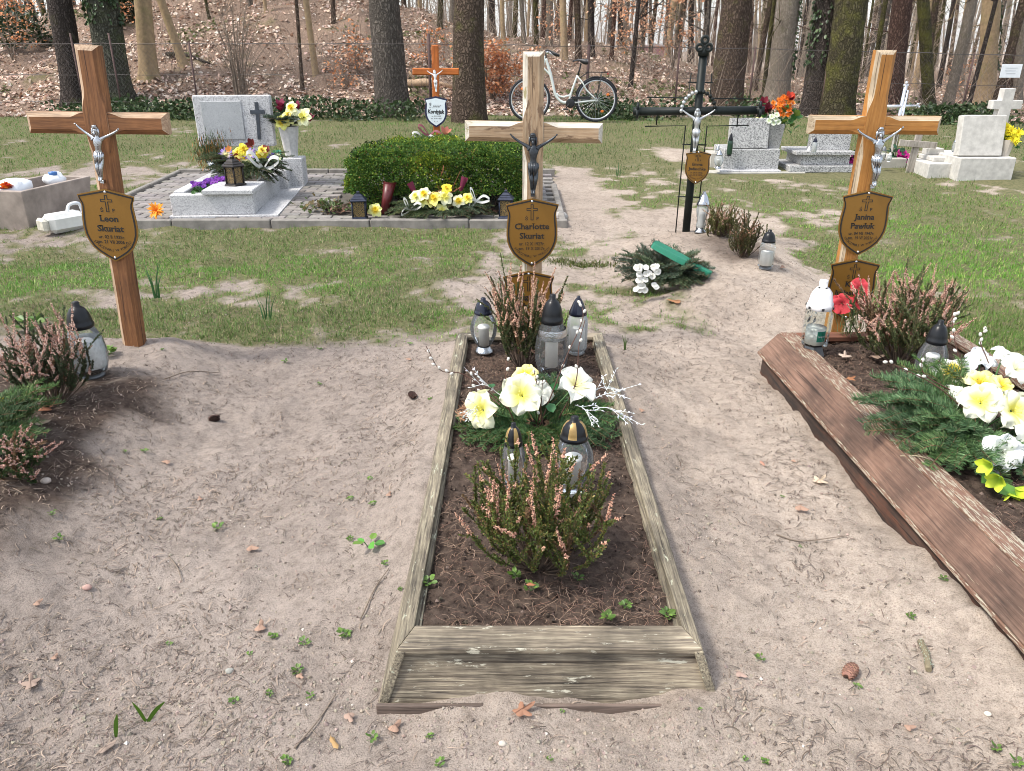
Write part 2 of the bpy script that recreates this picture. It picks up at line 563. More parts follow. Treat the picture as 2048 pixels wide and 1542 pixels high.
def ground_mesh():
    ys = np.concatenate([np.linspace(-3, .7, 14)[:-1], np.linspace(.7, 4.2, 330)[:-1], 4.2*np.geomspace(1, 15/4.2, 300)[:-1],
                         15*np.geomspace(1, 2.4, 130)[:-1], 36*np.geomspace(1, 22, 34)])
    nc = 720
    t = np.linspace(-1, 1, nc)
    t = np.sign(t)*np.abs(t)**1.3
    X = t[None]*(np.maximum(ys, 0)*1.25+1.9)[:, None]
    Y = np.repeat(ys[:, None], nc, 1)
    Z = G(X, Y)
    V = np.stack([X, Y, Z], -1).reshape(-1, 3)
    n = len(ys)
    i = np.arange(n-1)[:, None]*nc; j = np.arange(nc-1)[None]
    F = np.stack([i+j, i+j+1, i+nc+j+1, i+nc+j], -1).reshape(-1, 4)
    c = np.stack([grass_m(X, Y), soil_m(X, Y), litter_m(X, Y)], -1).reshape(-1, 3)
    mb = MB(); mb.add(V, F, 0, True, c)
    t = NT('ground_earth')
    v = t.n('NewGeometry').outputs['Position']
    col = t.n('SeparateColor'); t.l(t.vcol(), col.inputs[0])
    n1, n2, n3 = t.noise(v, 1.4, 5, .6), t.noise(v, 34, 5, .75), t.noise(v, 240, 3, .7)
    sx = t.n('SeparateXYZ'); t.l(v, sx.inputs[0])
    mr = t.n('MapRange'); mr.inputs[1].default_value = -.6; mr.inputs[2].default_value = 1.1; t.l(sx.outputs[0], mr.inputs[0])
    side_tone = t.mix(mr.outputs[0], (.76, .755, .76), (1.0, .985, .95))  # sand greyer and darker towards the left
    sand = t.mix(t.ramp(n1, [(.35, 0), (.65, 1)]), (.355, .303, .262), (.455, .392, .34))
    sand = t.mix(1.0, sand, side_tone, 'MULTIPLY')
    sand = t.mix(1.0, sand, t.ramp(t.noise(v, 9, 6, .75), [(.30, (.74, .73, .72)), (.52, (1, 1, 1))]), 'MULTIPLY')
    sand = t.mix(1.0, sand, t.ramp(n2, [(.28, (.62, .60, .58)), (.5, (1, 1, 1)), (.72, (1.12, 1.1, 1.08))]), 'MULTIPLY')
    sand = t.mix(1.0, sand, t.ramp(n3, [(.3, (.58, .56, .55)), (.48, (1, 1, 1)), (.7, (1.18, 1.18, 1.18))]), 'MULTIPLY')
    turf = t.mix(t.ramp(n2, [(.35, 0), (.6, 1)]), (.075, .090, .034), (.165, .155, .075))
    gm = t.ramp(col.outputs[0], [(.05, 0), (.5, .92)])
    c1 = t.mix(gm, sand, turf)
    soil = t.mix(t.ramp(n2, [(.35, 0), (.65, 1)]), (.045, .032, .026), (.115, .085, .068))
    c1 = t.mix(col.outputs[1], c1, soil)
    lit = t.mix(t.ramp(n2, [(.35, 0), (.6, 1)]), (.10, .065, .045), (.30, .22, .17))
    green = t.ramp(t.noise(v, .55, 4, .7), [(.56, 0), (.66, .7)])
    lit = t.mix(green, lit, (.11, .11, .04))
    c1 = t.mix(col.outputs[2], c1, lit)
    t.l(c1, t.b.inputs['Base Color']); t.b.inputs['Roughness'].default_value = 1
    t.b.inputs['Specular IOR Level'].default_value = .1
    h = t.mix(.4, n2, n3)
    t.bump(h, .8, .02)
    return kind(mb.build('ground', t.m), 'structure')
ground = ground_mesh()

def gframes(x, y, yaw, tilt=0.0):
    e = .02
    dzx = (G(x+e, y)-G(x-e, y))/(2*e); dzy = (G(x, y+e)-G(x, y-e))/(2*e)
    d = np.stack([np.cos(yaw), np.sin(yaw), dzx*np.cos(yaw)+dzy*np.sin(yaw)+tilt], -1)
    return frames(d)

def in_view(n, y0, y1, spread=.74, power=1.0):
    """points spread over the ground that lies before the camera, nearer ones closer together"""
    u = rng.random(n)
    y = (y0**-power + u*(y1**-power-y0**-power))**(-1/power)
    x = (rng.random(n)*2-1)*(y*spread+.35)
    return x, y

BLOCK = [(-3.85, .48, 6.45, 8.95), (1.9, 3.25, 8.85, 10.1), (3.15, 4.45, 8.6, 10.0), (5.0, 6.6, 7.9, 9.6), (-.33, .50, 1.36, 3.58), (1.16, 2.4, .9, 3.42)]
def clear_of(x, y, m=0):
    ok = np.ones(len(x), bool)
    for a, b, c, d in BLOCK: ok &= ~((x > a-m) & (x < b+m) & (y > c-m) & (y < d+m))
    return ok

# ---------------------------------------------------------------- grass, needles, crumbs, fallen leaves
def grass():
    x, y = in_view(620000, 2.7, 15.0, .9, power=.6)
    g = grass_m(x, y)
    keep = (rng.random(len(x)) < g**1.3*.95) & clear_of(x, y)
    x, y, g = x[keep], y[keep], g[keep]
    n = len(x)
    yaw = rng.random(n)*6.28
    M = frames(np.stack([np.cos(yaw), np.sin(yaw), .12+rng.random(n)**2*1.7], -1))
    L = (.013+.022*rng.random(n)**1.5)*(.6+.6*g)*(1+.04*y)
    w = .0028+.0006*y*rng.random(n)
    pn = fbm(x*1.0, y*1.0, 3, 55)
    c = tint(n, (.118, .192, .048), .35, (.32, .285, .155), .18)
    c *= (.75+.6*pn)[:, None]
    c[pn > .52] *= np.array([.85, 1.1, .7])
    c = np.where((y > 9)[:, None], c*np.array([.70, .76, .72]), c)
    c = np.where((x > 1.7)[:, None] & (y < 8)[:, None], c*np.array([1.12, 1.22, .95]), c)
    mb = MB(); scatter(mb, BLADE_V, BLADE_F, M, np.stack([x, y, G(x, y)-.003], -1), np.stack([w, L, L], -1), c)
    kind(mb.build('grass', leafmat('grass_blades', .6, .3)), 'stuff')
grass()

NEEDLES = []
for k in (-.22, -.08, .1, .26):
    ts = np.linspace(0, 1, 5); cx = k*4*ts*(1-ts)
    NEEDLES.append((np.stack([np.concatenate([cx-.5, cx+.5]), np.tile(ts, 2), np.tile(.10*np.sin(ts*3.1)+0*ts, 2)], -1), [(i, 5+i, 6+i, i+1) for i in range(4)], k))

def needle_mesh(mb, x, y, z, yaw, L, w, c, M=None):
    which = rng.integers(0, 4, len(x))
    for k in range(4):
        s = which == k
        tv, tf, amp = NEEDLES[k]
        n = s.sum()
        if not n: continue
        Mk = (gframes(x[s], y[s], yaw[s], (rng.random(n)-.4)*.25) if M is None else M[s])
        # strip whose middle bows sideways by amp*length
        ts = tv[:5, 1]; bow = amp*4*ts*(1-ts)*.55
        V = np.zeros((n, 10, 3))
        V[:, :5, 0] = bow[None]*L[s][:, None]-w[s][:, None]/2; V[:, 5:, 0] = bow[None]*L[s][:, None]+w[s][:, None]/2
        V[:, :, 1] = np.tile(ts, 2)[None]*L[s][:, None]; V[:, :, 2] = np.tile(np.sin(ts*3.1), 2)[None]*.004
        V = np.einsum('nij,nkj->nki', Mk, V) + np.stack([x[s], y[s], z[s]], -1)[:, None]
        F = (np.array(tf)[None]+(np.arange(n)*10)[:, None, None]).reshape(-1, 4)
        mb.add(V.reshape(-1, 3), F, 0, False, np.repeat(c[s], 10, 0))

def needles():
    x, y = in_view(72000, .75, 7.0, power=.1)
    dens = fbm(x*2.6, y*2.6, 4, 61)
    keep = (rng.random(len(x)) < (ss(.40, .66, dens)*.85+.12)*(.4+.6*ss(1.5, 2.3, y))+.6*soil_m(x, y)) & clear_of(x, y)
    x, y = x[keep], y[keep]; n = len(x)
    c = tint(n, (.135, .105, .085), .4, (.29, .225, .175), .3)
    L = .008+.034*rng.random(n)**2; w = .0012+.0008*rng.random(n)+.0003*y
    mb = MB(); needle_mesh(mb, x, y, G(x, y)+.0015, rng.random(n)*6.28, L, w, c)
    kind(mb.build('pine_needles', leafmat('needle_litter', .8, .0, .2)), 'stuff')
needles()

def crumbs():
    x, y = in_view(52000, .75, 6.5, power=.6)
    dens = fbm(x*3.5, y*3.5, 4, 71)
    keep = (rng.random(len(x)) < ss(.3, .7, dens)) & clear_of(x, y)
    x, y = x[keep], y[keep]; n = len(x)
    s = .0014+.0050*rng.random(n)**5+.0010*rng.random(n)
    M = frames(rdirs(n))
    c = tint(n, (.31, .262, .22), .22, (.17, .14, .12), .10)
    pale = rng.random(n) < .006
    c[pale] = (.62, .58, .52)
    mb = MB(); scatter(mb, np.array(OCT_V)-[0, .45, 0], OCT_F, M, np.stack([x, y, G(x, y)+s*.15], -1), np.stack([s*1.3, s*1.1, s*1.2], -1)*1.6, c)
    kind(mb.build('sand_crumbs', leafmat('sand_crumb', .95, .0, .1)), 'stuff')
crumbs()

def fallen_leaves():
    x, y = in_view(130000, 14.7, 30, .92, power=.8)
    keep = rng.random(len(x)) < .16+.84*ss(.36, .60, fbm(x*1.1, y*1.1, 5, 81))
    x, y = x[keep], y[keep]; n = len(x)
    M = np.einsum('nij,njk->nik', gframes(x, y, rng.random(n)*6.28), frames(np.stack([.35*rng.normal(size=n), np.ones(n), .3*rng.normal(size=n)], -1), rng.normal(size=n)*.6))
    s = .035+.075*rng.random(n)**1.4
    c = tint(n, (.60, .445, .35), .4, (.25, .145, .095), .30)
    pal = rng.random(n) < .2; c[pal] = c[pal]*0+np.array([.82, .72, .62])*(.8+.3*rng.random((pal.sum(), 1)))
    gr = fbm(x*.55, y*.55, 4, 83) > .60
    c[gr & (rng.random(n) < .7)] = np.array([.10, .115, .035])
    mb = MB(); scatter(mb, LEAF_V, LEAF_F, M, np.stack([x, y, G(x, y)+.02], -1), s, c)
    kind(mb.build('fallen_leaves', leafmat('dry_leaf', .7, .2)), 'stuff')
fallen_leaves()

def ivy_strip():
    n = 32000
    x = rng.random(n)*36-17; y = 13.75+rng.random(n)*.95
    dens = fbm(x*.9, y*1.5, 3, 91)
    hgt = .36*ss(13.7, 14.0, y)*ss(14.75, 14.45, y)*(.45+.9*dens)
    hole = fbm(x*.5, y*0+3, 3, 93)
    keep = (rng.random(n) < ss(.34, .5, hole)) & (x > -8.2)
    x, y, hgt = x[keep], y[keep], hgt[keep]; n = len(x)
    z = G(x, y)+hgt*rng.random(n)**.6
    c = tint(n, (.045, .075, .030), .5, (.10, .14, .065), .25)
    mb = MB(); scatter(mb, LEAF_V, LEAF_F, frames(rdirs(n)+np.array([0, -.5, .25]), rng.random(n)*3), np.stack([x, y, z], -1), .045+.04*rng.random(n), c)
    kind(mb.build('ivy', leafmat('ivy_leaf', .4, .15)), 'stuff')
ivy_strip()

# ================================================================ TREES
B_GREY = bark('bark_grey', (.20, .175, .15), (.095, .08, .07), sc=24, vs=.25)
B_BROWN = bark('bark_brown', (.17, .125, .095), (.075, .055, .045), moss=(.12, .12, .04), mth=.52, sc=22, vs=.5)
B_DARK = bark('bark_dark', (.105, .085, .075), (.05, .042, .038), moss=(.085, .09, .03), mth=.55, sc=24, vs=.4)
B_MOSS = bark('bark_mossy', (.12, .105, .06), (.06, .052, .04), moss=(.13, .13, .035), mth=.46, sc=24, vs=.4)
B_GREEN = bark('bark_greenish', (.125, .125, .095), (.06, .062, .05), moss=(.07, .09, .035), mth=.5, sc=20, vs=.3)
B_BEIGE = bark('bark_beige', (.34, .25, .15), (.24, .18, .115), moss=(.22, .20, .09), mth=.52, sc=8, vs=.9, bump=.25, ridge=.4, ck=.12)
B_PINE = bark('bark_reddish', (.165, .10, .08), (.085, .058, .05), sc=22, vs=.35)
B_PALE = bark('bark_pale', (.27, .235, .19), (.16, .135, .11), moss=(.13, .13, .06), mth=.55, sc=26, vs=.4, bump=.6, ck=.45)
IVYM = leafmat('ivy_leaf')
TWIG = plain('bare_twig', (.19, .15, .115), .9, .3, 20, 0)
TWIG2 = plain('pale_twig', (.33, .26, .20), .9, .3, 20, 0)

def trunk_mesh(mb, pts, r0, top=.6, seg=20, flare=.55, rough=.09, seed=0, fl_h=.22):
    """tapering trunk with root flare and a furrowed outline"""
    n = max(14, int(np.linalg.norm(pts[-1]-pts[0])/.16))
    c = curve(pts, n)
    h = np.concatenate([[0], np.cumsum(np.linalg.norm(np.diff(c, axis=0), axis=1))])
    th = np.arange(seg)*2*math.pi/seg
    rad = r0*(1-(1-top)*h/h[-1])
    fl = 1+flare*np.exp(-h/fl_h)
    V = []
    for i in range(n):
        lob = 1+.5*(fl[i]-1)*np.sin(th*5+seed)
        rr = rad[i]*fl[i]*lob*(1+rough*(fbm(th*3+seed, np.full(seg, h[i]*2.2), 3, 7+seed)-.5)*2)
        V.append(np.stack([c[i, 0]+np.cos(th)*rr, c[i, 1]+np.sin(th)*rr, np.full(seg, c[i, 2])], -1))
    V = np.concatenate(V)
    i = np.arange(n-1)[:, None]*seg; j = np.arange(seg)[None]; k = (j+1) % seg
    mb.add(V, np.stack([i+j, i+k, i+seg+k, i+seg+j], -1).reshape(-1, 4), 0, True)
    return c, h, rad

def limbs(mb, c, h, rad, lo, count, length, thick, seg=4, droop=.15, sub=2):
    for _ in range(count):
        hh = lo + (h[-1]-lo)*random.random()
        i = min(len(c)-1, int(np.searchsorted(h, hh)))
        a = random.random()*6.28
        d = np.array([math.cos(a), math.sin(a), .15+.7*random.random()])
        L = length*(.5+.8*random.random())
        p0 = c[i]
        pts = [p0, p0+d*L*.35+rng.normal(size=3)*.04*L, p0+d*L*.7+rng.normal(size=3)*.09*L+np.array([0, 0, -droop*L*.2]), p0+d*L+rng.normal(size=3)*.12*L]
        r = min(thick*(.6+.7*random.random()), rad[i]*.6)
        q = curve(pts, 8)
        tube(mb, q, np.linspace(r, r*.25, 8), seg, False)
        for s in range(sub):
            k = random.randint(2, 6)
            e = q[k]+(d*.5+rng.normal(size=3)*.6)*L*.35
            tube(mb, [q[k], (q[k]+e)/2+rng.normal(size=3)*.03*L, e], [r*.5, r*.35, r*.15], 3, False)

def tree(label, base, top, wpx, mat, height=8.0, bend=0.0, flare=.5, limb=(3.2, 7, 1.2, .03), seg=20, cat='tree', group=None, ivy=None, name='tree', taper=.75, rough=.09, fl_h=.22):
    b = P(*base)
    depth = b.y*CP - (b.z-CAM_H)*SP
    r = wpx*depth/FPX/2
    t = atY(top[0], top[1], b.y)
    d = (t-b); d = d/max(d.z, .3)
    d.x = max(-.45, min(.45, d.x)); d.y = 0
    root = thing(name, label, cat, b - Vector((0, 0, .12)), 0, group)
    pts = [np.array([0, 0, 0.0]), np.array([d.x*.3*height*.5+bend*.5, 0, height*.25]), np.array([d.x*height*.5+bend, .05, height*.5]), np.array([d.x*height*.85, .1, height])]
    pts[1][0] = d.x*height*.25+bend*.6
    mb = MB()
    sd = random.randint(0, 99)
    c, h, rad = trunk_mesh(mb, pts, r, taper, seg, flare, rough, sd, fl_h)
    mb.build('trunk', mat, root)
    if limb:
        m2 = MB(); limbs(m2, c, h, rad, *limb); m2.build('branches', mat, root)
    if ivy:
        n, lo, hi, a0, a1 = ivy
        hh = lo+(hi-lo)*rng.random(n)
        a = a0+(a1-a0)*rng.random(n)
        keep = fbm(a*2.5, hh*1.5, 3, sd) > .42
        hh, a = hh[keep], a[keep]; n = len(a)
        cx, cy = np.interp(hh, h, c[:, 0]), np.interp(hh, h, c[:, 1])
        rr = np.interp(hh, h, rad)*1.04+.03*rng.random(n)
        T = np.stack([cx+np.cos(a)*rr, cy+np.sin(a)*rr, hh], -1)
        dd = np.stack([np.cos(a)*.4, np.sin(a)*.4, -.8+rng.normal(size=n)*.4], -1)
        m3 = MB(); scatter(m3, LEAF_V, LEAF_F, frames(dd, rng.normal(size=n)*.7), T, .045+.04*rng.random(n), tint(n, (.035, .06, .022), .5, (.08, .12, .05), .2))
        m3.build('ivy_climber', IVYM, root)
    return root

tree('dark brown trunk left of the ivy-topped trunk, leaning left', (152, 208), (118, 0), 46, B_DARK)
tree('thick greenish trunk with ivy at the top, behind the leaning brown cross', (235, 205), (203, 0), 60, B_GREEN, ivy=(900, 1.5, 3.6, 3.4, 6.6))
tree('smooth beige trunk standing on the leafy bank', (297, 152), (284, 0), 33, B_BEIGE, flare=.45, limb=(3, 4, .9, .03))
tree('thin beige trunk bending left on the leafy bank', (371, 132), (326, 0), 17, B_BEIGE, bend=-.05, limb=(2.5, 4, .8, .02), seg=12)
tree('stout grey furrowed trunk left of the small orange cross', (787, 228), (768, 0), 62, B_GREY, flare=.4, fl_h=.35)
tree('stout brown scaly trunk right of the small orange cross', (938, 243), (937, 0), 60, B_BROWN, flare=.25, fl_h=.5)
tree('thick brown trunk right behind the black iron cross', (1451, 212), (1474, 0), 62, B_BROWN, flare=.25)
tree('grey speckled trunk with ivy down its right side', (1553, 205), (1578, 0), 44, B_PALE, ivy=(700, .6, 4.5, -.9, .9))
tree('dark trunk wrapped in ivy, left of its mossy neighbour', (1630, 232), (1660, 0), 56, B_DARK, ivy=(1300, 1.0, 4.2, 2.6, 6.6))
tree('thick dark trunk with a mossy left side, right of the ivy-wrapped one', (1672, 236), (1704, 0), 64, B_MOSS, flare=.3)
tree('reddish brown trunk behind the upright of the right wooden cross', (1782, 215), (1806, 0), 38, B_PINE, flare=.3)
tree('brown trunk partly ivy-covered behind the stone cross, far right', (1972, 205), (1985, 0), 34, B_BEIGE, ivy=(500, .8, 4, -.8, 1.0))
tree('slanting brown trunk in front of the white notice', (1990, 215), (2042, 20), 17, B_BROWN, limb=(2, 4, 1.0, .02), seg=12)
tree('slanting slim trunk leaving the frame at the right edge', (2035, 210), (2046, 70), 18, B_PALE, limb=(2, 4, 1.0, .02), seg=12)
tree('slim trunk leaning right, left of the grey shield plaque post', (1895, 215), (1945, 0), 20, B_PALE, limb=(2, 5, 1.0, .02), seg=12)
tree('forked slim trunk near the silver metal cross', (1862, 225), (1850, 0), 24, B_MOSS, limb=(1.5, 6, 1.0, .02), seg=12)
tree('thin pale trunk midway on the bank above the white headstone', (632, 150), (612, 0), 12, B_BEIGE, limb=(2, 5, .8, .015), seg=8)
tree('thin dark crooked stem left of the thin pale trunk', (605, 180), (588, 0), 7, B_BROWN, bend=.08, limb=(1, 5, .7, .012), seg=8)

bgs = []
def bg(px, D, w, lean, mat, hgt=7.5, n=5):
    bgs.append((px, D, w, lean, mat, hgt, n))
mats_c = [B_PALE, B_BROWN, B_PINE, B_BEIGE, B_GREY, B_MOSS, B_DARK]
for px, w in ((808, 10), (842, 9), (880, 11), (905, 10), (985, 13), (1004, 9), (1025, 11), (1052, 9), (1074, 10), (1088, 12), (1100, 15), (1118, 10), (1128, 14), (1140, 9), (1160, 13), (1172, 11),
              (1185, 14), (1215, 12), (1222, 9), (1240, 12), (1262, 9), (1280, 10), (1300, 9), (1330, 13), (1352, 14), (1380, 10), (1400, 9), (1412, 12), (1510, 12), (1524, 9), (1600, 11), (1608, 9),
              (1742, 11), (1752, 13), (1765, 10), (1830, 12), (1842, 14), (1878, 10), (1905, 9), (1918, 12), (1932, 9), (1950, 11), (2010, 12), (2022, 9), (720, 8), (690, 7), (668, 9), (650, 7), (460, 6), (535, 7), (500, 8), (420, 6), (40, 14), (70, 10), (12, 18)):
    bg(px+random.uniform(-3, 3), random.uniform(17.5, 30) if px > 780 else random.uniform(20, 24), w, random.uniform(-.06, .06), random.choice(mats_c))
for k in range(92):
    bg(random.uniform(1100, 2500), random.uniform(28, 52), random.uniform(4, 9), random.uniform(-.09, .09), random.choice(mats_c), 10, 4)
for k in range(30):
    bg(random.uniform(-300, 1180), random.uniform(25, 40), random.uniform(5, 10), random.uniform(-.06, .06), random.choice(mats_c), 10, 4)
for px, D, w, lean, mat, hgt, n in bgs:
    x = (px-1024)/FPX*D*CP*1.01; z = float(G(x, D))
    depth = D*CP-(z-CAM_H)*SP
    x = (px-1024)/FPX*depth
    root = thing('bare_tree', 'slender bare trunk in the wood beyond the wire fence', 'tree', (x, D, z-.1), 0, 'bare trees of the wood beyond the fence')
    mb = MB()
    bend = random.uniform(-.2, .2)
    c, h, rad = trunk_mesh(mb, [np.array([0, 0, 0.]), np.array([lean*hgt*.25+bend*.3, 0, hgt*.25]), np.array([lean*hgt*.55+bend, 0, hgt*.55]), np.array([lean*hgt, 0, hgt])], w*depth/FPX/2, .55, 8, .35, .05, random.randint(0, 50), .2)
    mb.build('trunk', mat, root)
    m2 = MB(); limbs(m2, c, h, rad, .9, n+5, 1.3, .012+.01*random.random(), 3, .1, 2); m2.build('branches', mat, root)

def twigs(name, n, xr, yr, hr, w, mat, vert=.8, zlo=None):
    """thin bare stems, too many to count"""
    tv = np.array([(-.5, 0, 0), (.5, 0, 0), (0, 0, .8), (-.38+.5*.12, .5, 0), (.38+.06, .5, 0), (.06, .5, .6), (0, 1, 0), (.1, 1, 0), (.05, 1, .1)])
    tf = np.array([(0, 1, 4, 3), (1, 2, 5, 4), (2, 0, 3, 5), (3, 4, 7, 6), (4, 5, 8, 7), (5, 3, 6, 8)])
    y = yr[0]+(yr[1]-yr[0])*rng.random(n); q = xr[0]+(xr[1]-xr[0])*rng.random(n)
    x = (q-1024)/FPX*y*.93
    d = rdirs(n); d[:, 2] = np.abs(d[:, 2])+vert
    L = hr[0]+(hr[1]-hr[0])*rng.random(n)**1.6
    z = G(x, y) + (0 if zlo is None else zlo[0]+(zlo[1]-zlo[0])*rng.random(n))
    W = w*(.6+.9*rng.random(n))
    mb = MB(); scatter(mb, tv, tf, frames(d), np.stack([x, y, z], -1), np.stack([W, L, W], -1))
    kind(mb.build(name, mat), 'stuff')
twigs('brushwood', 2600, (860, 2400), (15.2, 34), (.5, 2.2), .008, TWIG2)
twigs('brushwood', 900, (300, 900), (15.2, 24), (.3, 1.3), .006, TWIG)
twigs('twig_thicket', 11000, (820, 2450), (24, 48), (.6, 2.6), .011, TWIG2, .15, (.6, 7))
twigs('twig_thicket', 6000, (-350, 900), (23, 36), (.5, 2.2), .012, TWIG, .15, (.2, 4))
twigs('distant_wood', 640, (-500, 2900), (60, 120), (9, 16), .20, B_PALE, 6)

def sapling(label, px, py, D_top, w, hgt, n, pale=0.0, stems=4, spread=1.0):
    b = P(px, py)
    root = thing('beech_sapling', label, 'sapling', b, 0)
    mb = MB(); tips = []
    for s in range(stems):
        a = random.random()*6.28
        top = np.array([math.cos(a)*w*.3, math.sin(a)*w*.3, hgt*(.7+.4*random.random())])
        q = curve([np.zeros(3), top*.5+rng.normal(size=3)*.06, top], 9)
        tube(mb, q, np.linspace(.014, .004, 9), 5, False)
        for k in range(9):
            i = random.randint(2, 8); a2 = random.random()*6.28
            e = q[i]+np.array([math.cos(a2), math.sin(a2), .15*random.random()])*w*.5*(.4+.7*random.random())
            tube(mb, [q[i], (q[i]+e)/2+np.array([0, 0, .04]), e], [.005, .004, .002], 3, False)
            tips.append((q[i], e))
    mb.build('stems', TWIG, root)
    k = rng.integers(0, len(tips), n); t = .25+.8*rng.random(n)
    A = np.array([a for a, _ in tips]); E = np.array([e for _, e in tips])
    T = A[k]+(E[k]-A[k])*t[:, None]+rng.normal(size=(n, 3))*.055
    c = tint(n, (.62, .27, .12), .3, (.68, .42, .27), .3+pale)
    m = MB(); scatter(m, LEAF_V, LEAF_F, frames(rdirs(n)+np.array([0, 0, -.4])), T, .045+.035*rng.random(n), c)
    m.build('dry_leaves', leafmat('dry_leaf'), root)
sapling('orange-leaved beech sapling between the brown trunk and the bicycle', 985, 200, 0, 1.25, 1.1, 2600, 0, 8)
sapling('small orange-leaved beech sapling left of the stout grey trunk', 715, 150, 0, .9, .9, 240)
sapling('sparse orange beech twigs low on the bank left of the grey trunk', 690, 175, 0, .8, .6, 130)
sapling('tall pale-leaved beech sapling above the iron cross, left', 1270, 135, 0, 1.5, 2.0, 800, .5, 5)
sapling('pale-leaved beech sapling right beside the iron cross upright', 1345, 140, 0, 1.4, 2.0, 700, .5, 5)
sapling('dull orange beech sapling at the top of the bank, upper left', 215, 60, 0, 1.6, 1.3, 500)
sapling('orange beech leaves at the far left edge of the bank', 25, 120, 0, 1.4, 1.5, 500)
sapling('reddish dry sapling beside the stone cross at right', 1930, 205, 0, .9, 1.0, 300, .1)
sapling('orange beech sapling low behind the small orange cross', 855, 130, 0, .8, .7, 260)
sapling('pale beech sapling up the bank behind the bicycle handlebar', 1120, 95, 0, 1.0, 1.0, 260, .4)

def bare_shrub():
    b = P(482, 200)
    root = thing('bare_shrub', 'leafless many-stemmed shrub behind the white headstone', 'shrub', b)
    for s in range(30):
        a = random.uniform(0, 6.28); r = random.uniform(.1, .75)
        hgt = random.uniform(.9, 2.1)
        q = curve([np.array([math.cos(a)*.1, math.sin(a)*.1, -.03]), np.array([math.cos(a)*r*.4, math.sin(a)*r*.4, hgt*.5]), np.array([math.cos(a)*r*1.1, math.sin(a)*r, hgt])], 9)
        mb = MB(); tube(mb, q, np.linspace(.010, .003, 9), 4, False)
        for k in range(4):
            i = random.randint(3, 7); e = q[i]+np.array([random.uniform(-.3, .3), random.uniform(-.3, .3), random.uniform(.15, .45)])
            tube(mb, [q[i], (q[i]+e)/2+rng.normal(size=3)*.02, e], [.004, .003, .0015], 3, False)
        mb.build('stem', TWIG, root)
bare_shrub()

# conifer greenery far up the left edge
def dark_bushes():
    for px, py, w, lab in ((45, 95, 1.6, 'dark evergreen bush on the far left slope'), (245, 40, 1.1, 'low dark green bush between trunks on the upper bank')):
        b = P(px, py); root = thing('evergreen_bush', lab, 'bush', b)
        n = 1500; d = rdirs(n); d[:, 2] = np.abs(d[:, 2]); rr = (.5+.5*rng.random(n))[:, None]
        T = d*rr*np.array([w*.6, w*.5, w*.6])
        m = MB(); scatter(m, LEAF_V, LEAF_F, frames(d+rdirs(n)*.7), T, .06+.05*rng.random(n), tint(n, (.035, .06, .03), .5, (.09, .11, .05), .2)); m.build('foliage', IVYM, root)
        s = MB(); [tube(s, [(0, 0, 0), tuple(rdirs(1)[0]*np.array([w*.3, w*.3, .1])+np.array([0, 0, w*.45]))], [.02, .006], 4, False) for _ in range(5)]; s.build('stems', TWIG, root)
dark_bushes()

# ---------------------------------------------------------------- fence beyond the lawn
RUST = plain('rusty_steel', (.085, .05, .045), .8, .35, 30, .2)
WIRE = plain('old_wire', (.13, .115, .11), .6, .2, 30, 0, metal=.5)
FENCE_Y = 14.62
def fz(x): return 1.52-.012*max(0, x+2)-.012*max(0, x-4)
def fence():
    root = thing('wire_fence', 'rusty chain-link fence on thin posts along the foot of the leafy bank', 'fence', (0, FENCE_Y, 0))
    for px in (172, 246, 398, 862, 1172, 1348, 1495, 1640, 1768, 1922, 2260, 2500, -60):
        x = (px-1024)/FPX*FENCE_Y*.945
        z0 = float(G(x, FENCE_Y)); m = MB()
        tall = .16 if px in (172, 246, 862) else .02
        tube(m, [(x, 0, z0-.1), (x+.01, .0, fz(x)+tall)], .026 if px in (862, 1172) else .017, 8)
        m.build('post', RUST, root)
    for dz in (0, .5, .95):
        m = MB(); xs = np.linspace(-14, 16, 110)
        tube(m, [(x, -.005, fz(x)-dz-.015*math.sin((x*2.2) % 3.14)) for x in xs], .004 if dz else .006, 4, False); m.build('wire', WIRE, root)
    m = MB(); cell = .075
    for i in range(int(30/cell)):
        x0 = -14+i*cell
        for s in (1, -1):
            x1 = x0+s*1.1
            a = np.array([x0, .012*s, fz(x0)-1.12 ]); b = np.array([x1, .012*s, fz(x1)])
            w = .0014
            m.add([a+[w, 0, 0], a-[w, 0, 0], a+[0, w*1.5, 0], b+[w, 0, 0], b-[w, 0, 0], b+[0, w*1.5, 0]], [(0, 1, 4, 3), (1, 2, 5, 4), (2, 0, 3, 5)])
    m.build('netting', WIRE, root)
    kind_ = None
fence()
def notice():
    p = atY(2022, 142, FENCE_Y-.05)
    root = thing('notice_board', 'small white notice hanging on the fence at the far right', 'sign', p)
    m = MB(); box(m, (0, 0, 0), (.36, .008, .22), .003); m.build('panel', plain('white_paper', (.74, .77, .80), .7, .05, 20, .05), root)
    m = MB()
    for k in range(3): box(m, (random.uniform(-.02, .02), -.0065, .05-.045*k), (.22-.03*k, .002, .008), 0)
    m.build('writing', plain('faint_grey_ink', (.48, .50, .53), .8, .1, 20, 0), root)
    m = MB(); tube(m, [(-.15, .006, .10), (-.15, .03, .16)], .003, 4); tube(m, [(.15, .006, .10), (.15, .03, .16)], .003, 4); m.build('wire_tie', WIRE, root)
notice()
